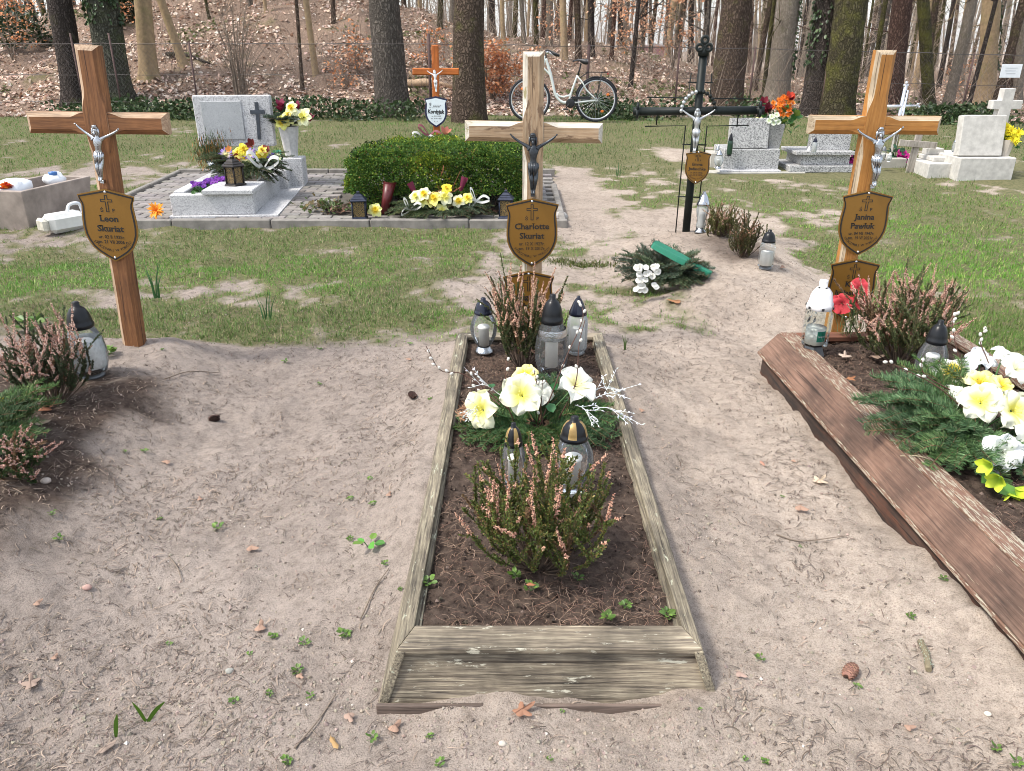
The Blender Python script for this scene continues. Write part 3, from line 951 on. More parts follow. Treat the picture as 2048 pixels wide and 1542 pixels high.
def log():
    a, b = P(800, 172), P(905, 178)
    root = thing('fallen_log', 'pale barkless log lying on leaves behind the small orange cross', 'log', a)
    m = MB(); v = b-a; tube(m, [(0, 0, .05), tuple(v*.5+Vector((0, 0, .10))), tuple(v+Vector((0, 0, .04)))], [.07, .075, .05], 10, True, wob=.15)
    m.build('log_wood', plain('pale_log', (.52, .37, .24), .85, .2, 12, .3), root)
    m = MB(); tube(m, [tuple(v*.3+Vector((0, 0, .1))), tuple(v*.3+Vector((-.12, -.05, .3)))], [.03, .02], 6); m.build('branch_stub', MATS['pale_log'], root)
    a, b = P(335, 112), P(420, 130)
    root = thing('fallen_branch', 'dark rotten branch lying on the bank beside the bending trunk', 'branch', a)
    m = MB(); v = b-a; tube(m, curve([(0, 0, .04), tuple(v*.5+Vector((0, 0, .1))), tuple(v+Vector((0, 0, .03)))], 9), np.linspace(.05, .02, 9), 7, True, wob=.2); m.build('branch_wood', B_DARK, root)
    p = atY(1296, 104, 34); z = float(G(p.x, 34))
    root = thing('distant_house', 'pinkish low house glimpsed between trunks above the bank', 'house', (p.x, 34, z))
    m = MB(); box(m, (0, 0, .2), (1.3, 2.5, .5), .01); m.build('wall', plain('pink_wall', (.62, .33, .36), .9, .1, 4, .1), root)
    m = MB(); prism(m, [(-.72, .45), (.72, .45), (0, .56)], -1.4, 1.4); m.build('roof', plain('pale_roof', (.55, .5, .5), .9, .1, 6, .1), root)
log()
# ================================================================ LETTERING
FONT = {}
def glyphs(txt, bold=0.0):
    """flat mesh of a line of text: verts (x, y), faces, width; cap height is 1"""
    key = (txt, bold)
    if key in FONT: return FONT[key]
    cu = bpy.data.curves.new('lettering', 'FONT'); cu.body = txt; cu.size = 1/.727; cu.resolution_u = 2; cu.offset = bold
    ob = bpy.data.objects.new('lettering', cu); COL.objects.link(ob)
    dg = bpy.context.evaluated_depsgraph_get()
    me = bpy.data.meshes.new_from_object(ob.evaluated_get(dg))
    V = np.array([v.co[:] for v in me.vertices]).reshape(-1, 3); F = [list(p.vertices) for p in me.polygons]
    bpy.data.objects.remove(ob); bpy.data.curves.remove(cu); bpy.data.meshes.remove(me)
    FONT[key] = (V, F)
    return FONT[key]

def write(mb, txt, cx, z, cap, y, width=None, bold=0.0, rot=0.0, slant=0.0, serif=False):
    V, F = glyphs(txt, bold)
    if not len(V): return
    V = V.copy(); x0, x1 = V[:, 0].min(), V[:, 0].max()
    V[:, 0] -= (x0+x1)/2; V[:, 0] += V[:, 1]*slant
    sx = cap if width is None else width/(x1-x0)
    x, q = V[:, 0]*sx, V[:, 1]*cap
    if serif:
        xh = glyphs('x', bold)[0][:, 1].max()
        for lv, up in ((V[:, 1].min() if not any(k in txt for k in 'jgy') else 0.0, 1), (xh, -1), (glyphs('l', bold)[0][:, 1].max(), -1), (glyphs('E', bold)[0][:, 1].max(), -1)):
            xs = np.unique(np.round(V[np.abs(V[:, 1]-lv) < .012, 0], 3))
            i = 0
            while i < len(xs)-1:
                d = xs[i+1]-xs[i]
                if .10 < d < .36:
                    a0, a1 = (xs[i]-.09)*sx, (xs[i+1]+.09)*sx; b0, b1 = lv*cap, (lv+up*.085)*cap
                    mb.add([(cx+a0, y-.0002, z+b0), (cx+a1, y-.0002, z+b0), (cx+a1, y-.0002, z+b1), (cx+a0, y-.0002, z+b1)], [(0, 1, 2, 3) if up > 0 else (3, 2, 1, 0)]); i += 2
                else: i += 1
    c, s = math.cos(rot), math.sin(rot)
    mb.add(np.stack([cx+x*c-q*s, np.full(len(V), y), z+x*s+q*c], -1), F)

def stroke_loop(mb, pts, w, y):
    """closed line of even width on the plane y"""
    p = np.array(pts); n = len(p)
    a = np.roll(p, 1, 0); b = np.roll(p, -1, 0)
    d1 = p-a; d2 = b-p
    d1 /= np.linalg.norm(d1, axis=1)[:, None]; d2 /= np.linalg.norm(d2, axis=1)[:, None]
    nn = np.stack([-(d1+d2)[:, 1], (d1+d2)[:, 0]], -1); nn /= np.linalg.norm(nn, axis=1)[:, None]
    cosv = np.clip((nn*np.stack([-d1[:, 1], d1[:, 0]], -1)).sum(1), .4, 1)
    nn = nn/cosv[:, None]*w/2
    V = np.concatenate([p-nn, p+nn]); V = np.stack([V[:, 0], np.full(2*n, y), V[:, 1]], -1)
    mb.add(V, [(i, (i+1) % n, n+(i+1) % n, n+i) for i in range(n)])

GOLD = plain('gold_plate', (.25, .128, .024), .38, .06, 6, .03, metal=.45, spec=.5)
BLACK_INK = plain('black_engraving', (.012, .011, .010), .5, .1, 30, 0)
STEEL = plain('bright_steel', (.72, .72, .72), .25, .1, 40, .1, metal=1)
CHROME = plain('chromed_plastic', (.46, .48, .50), .2, .08, 60, .5, metal=1, bdist=.004)
PEWTER = plain('dark_pewter', (.055, .062, .07), .34, .4, 40, .3, metal=.55)

def shield(w):
    half = [(0, 0), (.25, -.055), (.5, -.115), (.488, -.17), (.462, -.23), (.455, -.30), (.468, -.42), (.483, -.56), (.486, -.70), (.470, -.83), (.43, -.94), (.36, -1.06), (.26, -1.155), (.13, -1.24), (0, -1.31)]
    r = [(x*w, z*w) for x, z in half]
    l = [(-x*w, z*w) for x, z in half[1:-1]][::-1]
    pts = r + l            # clockwise seen from the front
    return pts[::-1]

def inset(pts, w, k):
    c = np.array([0, -.62*w]); p = np.array(pts)-c
    return (p*(1-k*w/np.linalg.norm(p, axis=1)[:, None]) + c).tolist()

def plaque(parent, x, ztop, y, w, lines, rest=True):
    """gold shield plaque whose peak is at x, ztop; y is the plane it is screwed to"""
    pts = shield(w)
    mb = MB(); prism(mb, pts, -.003, .003)
    pl = mb.build('plaque', GOLD, parent, (x, y-.004, ztop))
    ink = MB(); Y = -.0042
    stroke_loop(ink, inset(pts, w, .045), .0045*w/.236, Y)
    stroke_loop(ink, inset(pts, w, .030), .0020*w/.236, Y)
    cr = [(-.016, -.40), (-.016, -.225), (-.075, -.225), (-.075, -.185), (-.016, -.185), (-.016, -.115)]
    cr = [(a*w*1.3, b*w) for a, b in cr]; cr = cr + [(-a, b) for a, b in cr[::-1]]
    stroke_loop(ink, cr, .013*w, Y)
    write(ink, 'Ś', -.105*w, -.405*w, .065*w, Y, bold=.02); write(ink, 'P', .105*w, -.405*w, .065*w, Y, bold=.02)
    caps = [.112, .112, .062, .062]; zs = [-.575, -.755, -.885, -.975]
    for t, c, z in zip(lines, caps, zs):
        big = c > .1
        V, F = glyphs(t, .035 if big else .02)
        wid = (V[:, 0].max()-V[:, 0].min())*c*w*(1.0 if big else .92)
        write(ink, t, 0, z*w, c*w, Y, width=min(wid*1.08 if big else wid, .80*w), bold=.035 if big else .02, serif=big)
    if rest:
        txt = 'SPOCZYWAJ W POKOJU'; n = len(txt)
        for i, ch in enumerate(txt):
            if ch == ' ': continue
            a = (i/(n-1)-.5)*1.75
            write(ink, ch, math.sin(a)*.43*w, -.68*w-math.cos(a)*.46*w+.02*w, .045*w, Y, bold=.015, rot=a)
    ink.build('lettering', BLACK_INK, pl)
    for z in (-.055, -1.235):
        s = MB(); ell(s, (0, -.004, z*w), (.006, .003, .006), 8, 5); s.build('screw', STEEL, pl)
    return pl

# ================================================================ CRUCIFIX FIGURE
def corpus_mesh():
    J = {'pel': ((0, 0, .475), .062), 'wai': ((0, -.012, .56), .050), 'che': ((0, -.035, .70), .072), 'nec': ((.004, -.03, .815), .030), 'hd1': ((-.012, -.055, .875), .045), 'hd2': ((-.016, -.06, .94), .043)}
    order = ['pel', 'wai', 'che', 'nec', 'hd1', 'hd2']
    V = [J[k][0] for k in order]; Rr = [J[k][1] for k in order]
    E = [(i, i+1) for i in range(5)]
    for s in (-1, 1):
        b = len(V)
        V += [(s*.085, -.02, .775), (s*.20, -.005, .835), (s*.31, .0, .905), (s*.355, -.002, .945)]; Rr += [.034, .025, .019, .018]
        E += [(2, b), (b, b+1), (b+1, b+2), (b+2, b+3)]
        b = len(V)
        V += [(s*.045, -.012, .42), (s*.034+.008, -.075, .26), (s*.020, -.03, .10), (s*.012, -.075, .03)]; Rr += [.050, .036, .022, .020]
        E += [(0, b), (b, b+1), (b+1, b+2), (b+2, b+3)]
    me = bpy.data.meshes.new('figure_skeleton'); me.from_pydata(V, E, [])
    ob = bpy.data.objects.new('figure_skeleton', me); COL.objects.link(ob)
    ob.modifiers.new('skin', 'SKIN')
    sub = ob.modifiers.new('sub', 'SUBSURF'); sub.levels = 2
    if not me.skin_vertices: me.skin_vertices.new() if hasattr(me.skin_vertices, 'new') else None
    for i, sv in enumerate(me.skin_vertices[0].data):
        sv.radius = (Rr[i], Rr[i]); sv.use_root = (i == 0)
    dg = bpy.context.evaluated_depsgraph_get()
    m = bpy.data.meshes.new_from_object(ob.evaluated_get(dg))
    Vv = np.array([v.co[:] for v in m.vertices]); Ff = [list(p.vertices) for p in m.polygons]
    bpy.data.objects.remove(ob); bpy.data.meshes.remove(m); bpy.data.meshes.remove(me)
    return Vv, Ff
CORPUS = corpus_mesh()

def corpus(parent, x, z, y, h, mat, rot=0.0):
    """figure of height h with its feet at x, z on the plane y"""
    mb = MB(); V, F = CORPUS
    mb.add(V*h, F, 0, True)
    ell(mb, (-.016*h, -.062*h, .965*h), (.048*h, .05*h, .03*h), 10, 6)
    for s in (-1, 1):       # open hands with five fingers, fixed to the arms
        for f in range(5):
            a = s*(.30+f*.22)
            b = np.array([s*.355, -.004, .945])*h
            tube(mb, [b, b+np.array([math.sin(a)*.030, -.010, math.cos(a)*.030+.004])*h*(1 if f else .8)], [.0075*h, .005*h], 5)
    o = mb.build('crucifix_figure', mat, parent, (x, y-.075*h, z))
    o.rotation_euler = (0, rot, 0)
    c = MB()
    for k in range(9):      # hanging folds
        a = k/8*math.pi-math.pi; r = .068*h
        q = [(math.cos(a)*r, math.sin(a)*r*.8-.01*h, .53*h), (math.cos(a)*r*1.08, math.sin(a)*r*1.0-.02*h, .46*h), (math.cos(a)*r*.9, math.sin(a)*r*1.0-.035*h, (.36+.03*math.sin(k*2.1))*h)]
        tube(c, q, [.016*h, .020*h, .010*h], 6)
    ell(c, (.075*h, -.03*h, .47*h), (.022*h, .025*h, .05*h), 8, 6)
    c.build('loincloth', mat, o)
    hr = MB()
    ell(hr, (-.016*h, -.05*h, .945*h), (.054*h, .05*h, .042*h), 10, 7)
    for s in (-1, 1): tube(hr, [((-.016+s*.045)*h, -.05*h, .93*h), ((-.012+s*.055)*h, -.045*h, .86*h), ((-.01+s*.05)*h, -.05*h, .80*h)], [.02*h, .019*h, .008*h], 6)
    ell(hr, (-.014*h, -.098*h, .845*h), (.022*h, .018*h, .035*h), 8, 6)     # beard
    hr.build('hair', mat, o)
    fp = MB(); box(fp, (0, .035*h, .015*h), (.07*h, .075*h, .06*h), .004*h); fp.build('foot_rest', mat, o)
    return o

# ================================================================ WOODEN CROSSES
def beam(mb, axis, s0, s1, w, d, c, ends=(True, True), run=(0, 0), at=0.0, mi_face=0, mi_up=1, mi_dn=0, shear=0.0, mi_end=1):
    """chamfered board: along z (axis 'z') or x; front is -y; run = where the chamfers fade out at each end"""
    st = []
    n = 26
    ts = np.linspace(s0, s1, n).tolist()
    if ends[0]: ts = [s0, s0+c]+[t for t in ts if t > s0+c*1.3]
    if ends[1]: ts = [t for t in ts if t < s1-c*1.3]+[s1-c, s1]
    for t in ts:
        cc = c
        if run[0]: cc = c*float(ss(0, run[0], t-s0))+.0008
        if run[1]: cc = min(cc, c*float(ss(0, run[1], s1-t))+.0008)
        dip = 0
        if ends[0] and t == s0 or ends[1] and t == s1: dip = 1
        st.append((t, cc, dip))
    V = []
    for t, cc, dip in st:
        f = d/2
        if dip: sec = [(-w/2, f), (w/2, f), (w/2, -f+c), (w/2, -f+c), (-w/2, -f+c), (-w/2, -f+c)]
        else: sec = [(-w/2, f), (w/2, f), (w/2, -f+cc), (w/2-cc, -f), (-w/2+cc, -f), (-w/2, -f+cc)]
        for a, y in sec:
            V.append((at+a, y, t) if axis == 'z' else (t, y, at+a+shear*t))
    m = len(st); base = mb.n
    G0, G1, G2, G3 = [], [], [], []
    for i in range(m-1):
        for k in range(6):
            q = (i*6+k, i*6+(k+1) % 6, i*6+6+(k+1) % 6, i*6+6+k)
            if axis == 'x': q = q[::-1]
            endp = (ends[0] and i == 0) or (ends[1] and i == m-2)
            if k == 3: (G3 if endp else G0).append(q)
            elif k == 2: G1.append(q)
            elif k == 4: G2.append(q)
            else: G0.append(q)
    mb.add(V, G0, mi_face)
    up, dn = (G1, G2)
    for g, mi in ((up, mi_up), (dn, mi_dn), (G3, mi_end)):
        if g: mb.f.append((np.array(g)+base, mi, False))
    e0 = [0, 1, 2, 4] if ends[0] else [0, 1, 2, 3, 4, 5]
    a = np.array([e0])+base; b = np.array([e0])+base+(m-1)*6
    mb.f.append((a if axis == 'x' else a[:, ::-1], mi_end, False)); mb.f.append((b[:, ::-1] if axis == 'x' else b, mi_end, False))

def wooden_cross(label, base, top_px, arm_px, wu, wa, d, ch, face, edge, fig, plaques, shear=0.0, lean=None, low_w=None, name='wooden_cross', post_top_px=None, group=None, face_x=None, edge_x=None):
    """base: Vector on the ground; top_px: top of the upright; arm_px: (left x, right x, y) of the arms at the upright, in the plane of the cross"""
    top = atY(*top_px, base.y)
    ang = math.atan2(top.x-base.x, top.z-base.z)
    root = thing(name, label, 'cross', base, 0, group)
    root.rotation_euler = (0, ang, 0)
    shear = math.tan(ang)-shear
    inv = Matrix.Rotation(-ang, 3, 'Y')
    def loc(px, py):
        p = inv @ (atY(px, py, base.y) - base); return p.x, p.z
    hgt = (inv @ (top-base)).z
    xa, za = loc((arm_px[0]+arm_px[1])/2, arm_px[2])
    xl, _ = loc(arm_px[0], arm_px[2]); xr, _ = loc(arm_px[1], arm_px[2])
    mb = MB()
    beam(mb, 'z', -.12, za-wa/2, wu, d, ch, (False, False), (.0, .09), mi_up=0, mi_dn=1)  # left chamfer gets the edge colour with sunlight painted in, right keeps the face
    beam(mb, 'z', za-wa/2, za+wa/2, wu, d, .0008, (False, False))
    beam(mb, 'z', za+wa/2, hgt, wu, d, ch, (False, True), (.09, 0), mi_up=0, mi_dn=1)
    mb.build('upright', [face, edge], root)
    fx, ex = face_x or face, edge_x or edge
    for s0, s1, e, r in ((xl, -wu/2, (True, False), (0, .07)), (wu/2, xr, (False, True), (.07, 0))):
        m = MB(); beam(m, 'x', s0, s1, wa, d-.004, ch, e, r, za, 0, 1, 0, shear); m.build('crossbar', [fx, ex], root)  # upper chamfer gets the sun-paled edge colour, lower one the face
    if fig:
        hx0, hy0, fx, fy, mat = fig
        x0, z0 = loc(fx, fy); x1, z1 = loc(hx0, hy0)
        h = math.hypot(x1-x0, z1-z0)
        corpus(root, x0, z0, -d/2-.002, h, mat, math.atan2(x1-x0, z1-z0))
    for (px, py, wpx, lines) in plaques:
        x, z = loc(px, py)
        dep = base.y*CP-(base.z+z-CAM_H)*SP
        plaque(root, x, z, -d/2-.006, wpx*dep/FPX, lines)
    return root, loc

def crosswood(tag_, stops_z, peel=None):
    return (wood('cross_wood_'+tag_, stops_z, 2, 120, .05, peel, .4), wood('cross_wood_across_'+tag_, stops_z, 0, 120, .05, peel, .4))
ORz, ORx = crosswood('stained_brown', [(.25, (.075, .034, .016)), (.5, (.20, .082, .028)), (.7, (.30, .135, .05))])
ORez, ORex = crosswood('worn_sunlit_brown', [(.3, (.17, .095, .055)), (.5, (.40, .27, .17)), (.7, (.52, .40, .28))])  # worn edges, painted paler still for the chamfers turned to the sun
PAz, PAx = crosswood('bare_pale', [(.3, (.22, .15, .09)), (.5, (.39, .265, .155)), (.68, (.48, .37, .25))], ((.17, .105, .06), .56, 26, .2))
PAez, PAex = crosswood('flaking_sunlit_white', [(.3, (.42, .38, .31)), (.55, (.58, .54, .46)), (.7, (.66, .63, .56))], ((.27, .24, .12), .58, 20, .25))  # flaking paint, with sunlight on left and upper chamfers put into the white
YEz, YEx = crosswood('amber', [(.28, (.26, .105, .022)), (.5, (.39, .17, .035)), (.72, (.48, .23, .06))], ((.36, .27, .17), .66, 4, .2))
YEez, YEex = crosswood('bare_sunlit_grey', [(.3, (.26, .20, .12)), (.5, (.42, .33, .22)), (.7, (.50, .42, .31))])  # bare wood edges; their tone also holds painted sunlight
NWz, NWx = crosswood('new_orange', [(.3, (.30, .075, .012)), (.5, (.42, .115, .018)), (.7, (.48, .15, .025))])

cb = P(268, 688)
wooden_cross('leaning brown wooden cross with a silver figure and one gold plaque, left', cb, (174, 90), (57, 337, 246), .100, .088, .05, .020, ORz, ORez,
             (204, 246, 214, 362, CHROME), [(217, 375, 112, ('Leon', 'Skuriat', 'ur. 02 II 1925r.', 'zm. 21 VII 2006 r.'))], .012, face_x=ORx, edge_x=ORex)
cb = Vector((atZ(1062, 660, .06).x, 3.68, .05))
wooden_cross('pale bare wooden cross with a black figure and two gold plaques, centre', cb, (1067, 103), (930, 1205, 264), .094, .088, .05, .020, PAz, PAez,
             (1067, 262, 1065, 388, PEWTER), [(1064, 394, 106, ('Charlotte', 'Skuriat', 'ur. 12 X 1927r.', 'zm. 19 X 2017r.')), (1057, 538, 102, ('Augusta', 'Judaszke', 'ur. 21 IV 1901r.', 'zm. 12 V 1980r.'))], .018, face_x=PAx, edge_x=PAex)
cb = Vector(atY(1668, 664, 3.60)); cb.z = .06
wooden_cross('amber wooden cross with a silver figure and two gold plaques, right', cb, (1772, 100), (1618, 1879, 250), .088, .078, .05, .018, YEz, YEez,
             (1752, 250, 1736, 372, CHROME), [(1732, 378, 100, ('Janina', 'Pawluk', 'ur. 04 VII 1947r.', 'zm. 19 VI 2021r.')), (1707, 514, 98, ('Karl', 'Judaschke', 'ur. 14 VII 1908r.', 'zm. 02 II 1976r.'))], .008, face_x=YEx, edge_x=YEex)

def small_cross():
    y = 10.0; b = atY(874, 312, y); b.z = float(G(b.x, y))
    root, loc = wooden_cross('small bright orange cross with a white shield plaque between two stout trunks', b, (870, 90), (825, 918, 143), .083, .078, .04, .012, NWz, NWz,
                             (870, 139, 873, 183, plain('white_figure', (.74, .76, .76), .35, .1, 30, .1)), [], 0, face_x=NWx, edge_x=NWx)
    x, z = loc(872, 192); w = .275
    pts = shield(w); m = MB(); prism(m, pts, -.006, .004)
    pl = m.build('plaque', plain('navy_enamel', (.018, .022, .06), .3, .1, 20, 0), root, (x, -.032, z))
    f = MB(); ip = inset(pts, w, .075); V = [(a, -.0075, b) for a, b in ip]; f.add(V, [list(range(len(V)))]); f.build('white_field', plain('white_enamel', (.70, .78, .80), .3, .05, 20, 0), pl)
    ink = MB()
    write(ink, 'Józef', .02*w, -.46*w, .11*w, -.0095, bold=.0, slant=.35, width=.34*w)
    write(ink, 'Kordyjak', 0, -.72*w, .17*w, -.0095, width=.74*w, bold=.05, slant=.15)
    write(ink, 'ur. 2 IV 1928', 0, -.86*w, .055*w, -.0095, bold=.01, slant=.2); write(ink, 'zm. 30 XI 1997', 0, -.96*w, .055*w, -.0095, bold=.01, slant=.2)
    write(ink, 'R. I. P.', 0, -1.08*w, .05*w, -.0095)
    cr = np.array([(-.012, -.42), (-.012, -.36), (-.045, -.36), (-.045, -.335), (-.012, -.335), (-.012, -.30)])*w
    cr = np.concatenate([cr, (cr*[-1, 1])[::-1]]) + [-.25*w, .02*w]
    stroke_loop(ink, cr, .012*w, -.0095); write(ink, 'Ś.P.', -.25*w, -.50*w, .05*w, -.0095)
    ink.build('lettering', BLACK_INK, pl)
small_cross()

# ---------------------------------------------------------------- black iron cross
IRON = plain('black_iron_tube', (.009, .013, .012), .5, .4, 12, .3, spec=.25)
IRONG = plain('worn_iron', (.05, .055, .045), .6, .4, 14, .3)
def iron_cross():
    b = P(1372, 462)
    root = thing('iron_cross', 'black iron tube cross with trefoil ends, a wire frame and one small gold plaque', 'cross', b)
    top = atY(1408, 96, b.y); d = top-b
    ang = math.atan2(d.x, d.z); root.rotation_euler = (0, ang, R(-10))
    H = d.length
    r = .028
    m = MB(); tube(m, [(0, 0, -.1), (0, 0, H*.5), (0, 0, H-.03)], [r, r, r], 16); m.build('upright', IRONG if False else IRON, root)
    # arms and trefoil tips
    inv = (Matrix.Rotation(ang, 3, 'Y')).inverted()
    za = (inv @ (atY(1396, 222, b.y)-b)).z
    m = MB(); L = .40
    tube(m, [(-L, 0, za-.012), (0, 0, za), (L, 0, za+.012)], r, 16); m.build('crossbar', IRON, root)
    for c, ax in (((-L-.02, 0, za-.012), 'x'), ((L+.02, 0, za+.012), 'x'), ((0, 0, H), 'z')):
        t = MB()
        offs = [(0, .036), (-.034, -.02), (.034, -.02)]
        for p, q in offs:
            n = 20
            ringc = []
            for k in range(n+1):
                a = k/n*2*math.pi
                u, v = p*.85+math.cos(a)*.021, q*.85+math.sin(a)*.021
                ringc.append((c[0], c[1]+u, c[2]+v) if ax == 'x' else (c[0]+u, c[1]-.03, c[2]+v+.02))
            tube(t, ringc, .010, 8, False)
        if ax == 'x': tube(t, [(c[0]-.03, 0, c[2]), (c[0]+.03, 0, c[2])], .028, 12)
        else: tube(t, [(0, 0, c[2]-.05), (0, 0, c[2])], .038, 12)
        t.build('trefoil_tip', IRON, root)
    # thin wire outline
    w = MB()
    for s in (-1, 1):
        tube(w, [(s*.075, .01, -.05), (s*.075, .01, za-.10), (s*.36, .01, za-.10+s*.012)], .005, 6)
        tube(w, [(s*.36, .01, za+.085), (s*.075, .01, za+.085), (s*.07, .01, H-.16)], .005, 6)
        for z in (.25, .62, H-.22): tube(w, [(0, .01, z), (s*.085, .01, z)], .005, 6)
        tube(w, [(s*.28, .01, za-.10), (s*.28, .01, za)], .005, 6)
    w.build('wire_frame', IRON, root)
    g = MB(); g2 = MB()
    n = 15
    for k in range(n):           # twisted ring round the crossing
        a = k/(n-1)*math.pi
        p = np.array([math.cos(a)*.115, -.03, za+math.sin(a)*.13])
        ell(g if a < 1.6 else g2, p, (.014, .012, .014), 8, 6)
    g.build('wreath_ring', IRON, root); g2.build('wreath_ring', plain('tarnished_silver', (.55, .57, .58), .35, .4, 60, .4, metal=.9), root)
    corpus(root, .0, za-.275, -.036, .30, plain('grey_tin', (.50, .52, .53), .4, .2, 40, .2, metal=.7))
    lp = inv @ (atY(1397, 300, b.y)-b)
    plaque(root, lp.x-.0, lp.z, -.036, .178, ('Emma', 'Judaschke', 'ur. 29 IX 1910r.', 'zm. 03 III 1975r.'))
iron_cross()

# ================================================================ GRAVE FRAMES
GWx = wood('weathered_board_across', [(.30, (.050, .040, .031)), (.42, (.165, .135, .100)), (.53, (.27, .225, .160)), (.66, (.42, .365, .265))], 0, 190, .045, ((.50, .48, .38), .60, 40, .3), .9, blotch=(.42, 1.25))
GWy = wood('weathered_board_along', [(.30, (.046, .037, .029)), (.43, (.15, .127, .092)), (.54, (.24, .205, .143)), (.67, (.37, .33, .235))], 1, 190, .045, ((.42, .43, .32), .60, 40, .3), .9, blotch=(.5, 1.2))
RED = wood('rotten_red_strip', [(.3, (.06, .045, .036)), (.6, (.17, .125, .10))], 0, 120, .06, None, .6)
def soft(o, w=.003):
    b = o.modifiers.new('soft_edges', 'BEVEL'); b.width = w; b.segments = 2; b.limit_method = 'ANGLE'
    return o
def slab4(p, thick, mat, name, parent):
    """board from a quad of outer-face corners and a thickness vector"""
    p = [Vector(q) for q in p]; t = Vector(thick)
    m = MB(); hexa(m, p+[q+t for q in p]); return soft(m.build(name, mat, parent))
def weathered_frame():
    root = thing('grave_surround', 'weathered grey wooden grave surround with sloping sides, lichen-spotted front board', 'grave surround', (CXF, 1.36, 0))
    z1 = .120
    fo, fi = (.356, .043), (.323, .120)      # outer and inner corner of the cap at the front (half width, y)
    bo, bi = (.352, 2.215), (.302, 2.150)
    slab4([(-.4125, .002, -.04), (.4125, .002, -.04), (.352, .056, z1-.010), (-.352, .056, z1-.010)], (0, .024, .006), GWx, 'front_board', root)
    slab4([(-.405, -.016, -.05), (.41, -.018, -.05), (.41, -.018, .004), (-.405, -.014, .002)], (0, .010, 0), RED, 'plinth_strip', root)
    slab4([(-fo[0], fo[1]-.004, z1+.003), (fo[0], fo[1]-.004, z1+.003), (fi[0], fi[1], z1+.003), (-fi[0], fi[1], z1+.003)], (0, 0, -.017), GWx, 'front_rail', root)
    for s in (-1, 1):
        slab4([(s*(fo[0]+.002), fo[1]-.004, z1), (s*(fi[0]+.002), fi[1], z1), (s*bi[0], bi[1], z1+.012), (s*bo[0], bo[1], z1+.012)], (0, 0, -.02), GWy, 'side_rail', root)
        slab4([(s*.415, -.002, -.05), (s*.358, .036, z1-.002), (s*.354, 2.21, z1+.008), (s*.410, 2.25, -.02)], (-s*.022, 0, -.004), GWy, 'side_board', root)
        slab4([(s*.312, .10, -.03), (s*.312, .10, z1-.02), (s*.30, 2.13, z1-.008), (s*.30, 2.13, -.03)], (s*.02, 0, 0), GWy, 'inner_board', root)
    slab4([(-bo[0], bo[1], z1+.010), (bo[0], bo[1], z1+.010), (bi[0], bi[1], z1+.010), (-bi[0], bi[1], z1+.010)], (0, 0, -.018), GWx, 'back_rail', root)
    slab4([(-.40, 2.25, -.03), (.40, 2.25, -.03), (.35, 2.205, z1-.01), (-.35, 2.205, z1-.01)], (0, -.02, 0), GWx, 'back_board', root)
weathered_frame()

BRy = wood('brown_stained_board', [(.25, (.060, .036, .026)), (.5, (.155, .088, .060)), (.7, (.23, .145, .105))], 1, 130, .05, ((.36, .31, .22), .635, 190, .06), .7, .6, (.5, 1.25))
BRcap = wood('brown_peeling_rail', [(.3, (.11, .055, .038)), (.55, (.19, .10, .065)), (.7, (.25, .15, .10))], 1, 130, .06, ((.36, .33, .25), .51, 170, .12), .7)
BRlow = wood('rotten_dark_board', [(.3, (.022, .018, .016)), (.5, (.065, .038, .027)), (.68, (.17, .065, .035))], 1, 22, .10, None, .8, .9, (.5, 1.3))
BRx = wood('brown_board_across', [(.3, (.10, .04, .025)), (.6, (.2, .08, .045))], 0, 30, .06, None, .4)
def brown_frame():
    root = thing('grave_surround', 'brown stained wooden grave surround with peeling paint, standing higher at right', 'grave surround', (1.302, 1.0, 0), .027)
    y0, y1 = .0, 2.37
    z1 = .205
    slab4([(0, y0, z1), (.075, y0, z1), (.075, y1, z1), (0, y1, z1)], (0, 0, -.022), BRcap, 'side_rail', root)
    slab4([(-.070, y0, .098), (-.070, y1+.04, .098), (-.004, y1, z1-.006), (-.004, y0, z1-.006)], (.026, 0, -.012), BRy, 'side_board', root)
    slab4([(-.074, y0, .083), (-.074, y1+.045, .083), (-.072, y1+.045, .096), (-.072, y0, .096)], (.03, 0, 0), BRcap, 'lip', root)
    slab4([(-.052, y0, -.06), (-.052, y1+.04, -.06), (-.050, y1+.03, .082), (-.050, y0, .082)], (.02, 0, 0), BRlow, 'lower_board', root)
    slab4([(.052, y0, .0), (.052, y1-.05, .0), (.052, y1-.05, z1-.024), (.052, y0, z1-.024)], (.018, 0, 0), BRx, 'inner_board', root)
    slab4([(.076, y1-.07, z1-.002), (.74, y1-.07, z1-.002), (.74, y1, z1-.002), (.076, y1, z1-.002)], (0, 0, -.022), BRx, 'back_rail', root)
    slab4([(-.04, y1+.045, -.04), (.80, y1+.045, -.04), (.76, y1-.01, z1-.03), (.0, y1-.01, z1-.03)], (0, -.022, -.0), BRx, 'back_board', root)
    slab4([(.742, y0, z1), (.815, y0, z1), (.815, y1, z1), (.742, y1, z1)], (0, 0, -.022), BRcap, 'side_rail', root)
    slab4([(.885, y0, -.04), (.885, y1+.04, -.04), (.82, y1, z1-.006), (.82, y0, z1-.006)], (-.026, 0, -.012), BRy, 'side_board', root)
brown_frame()

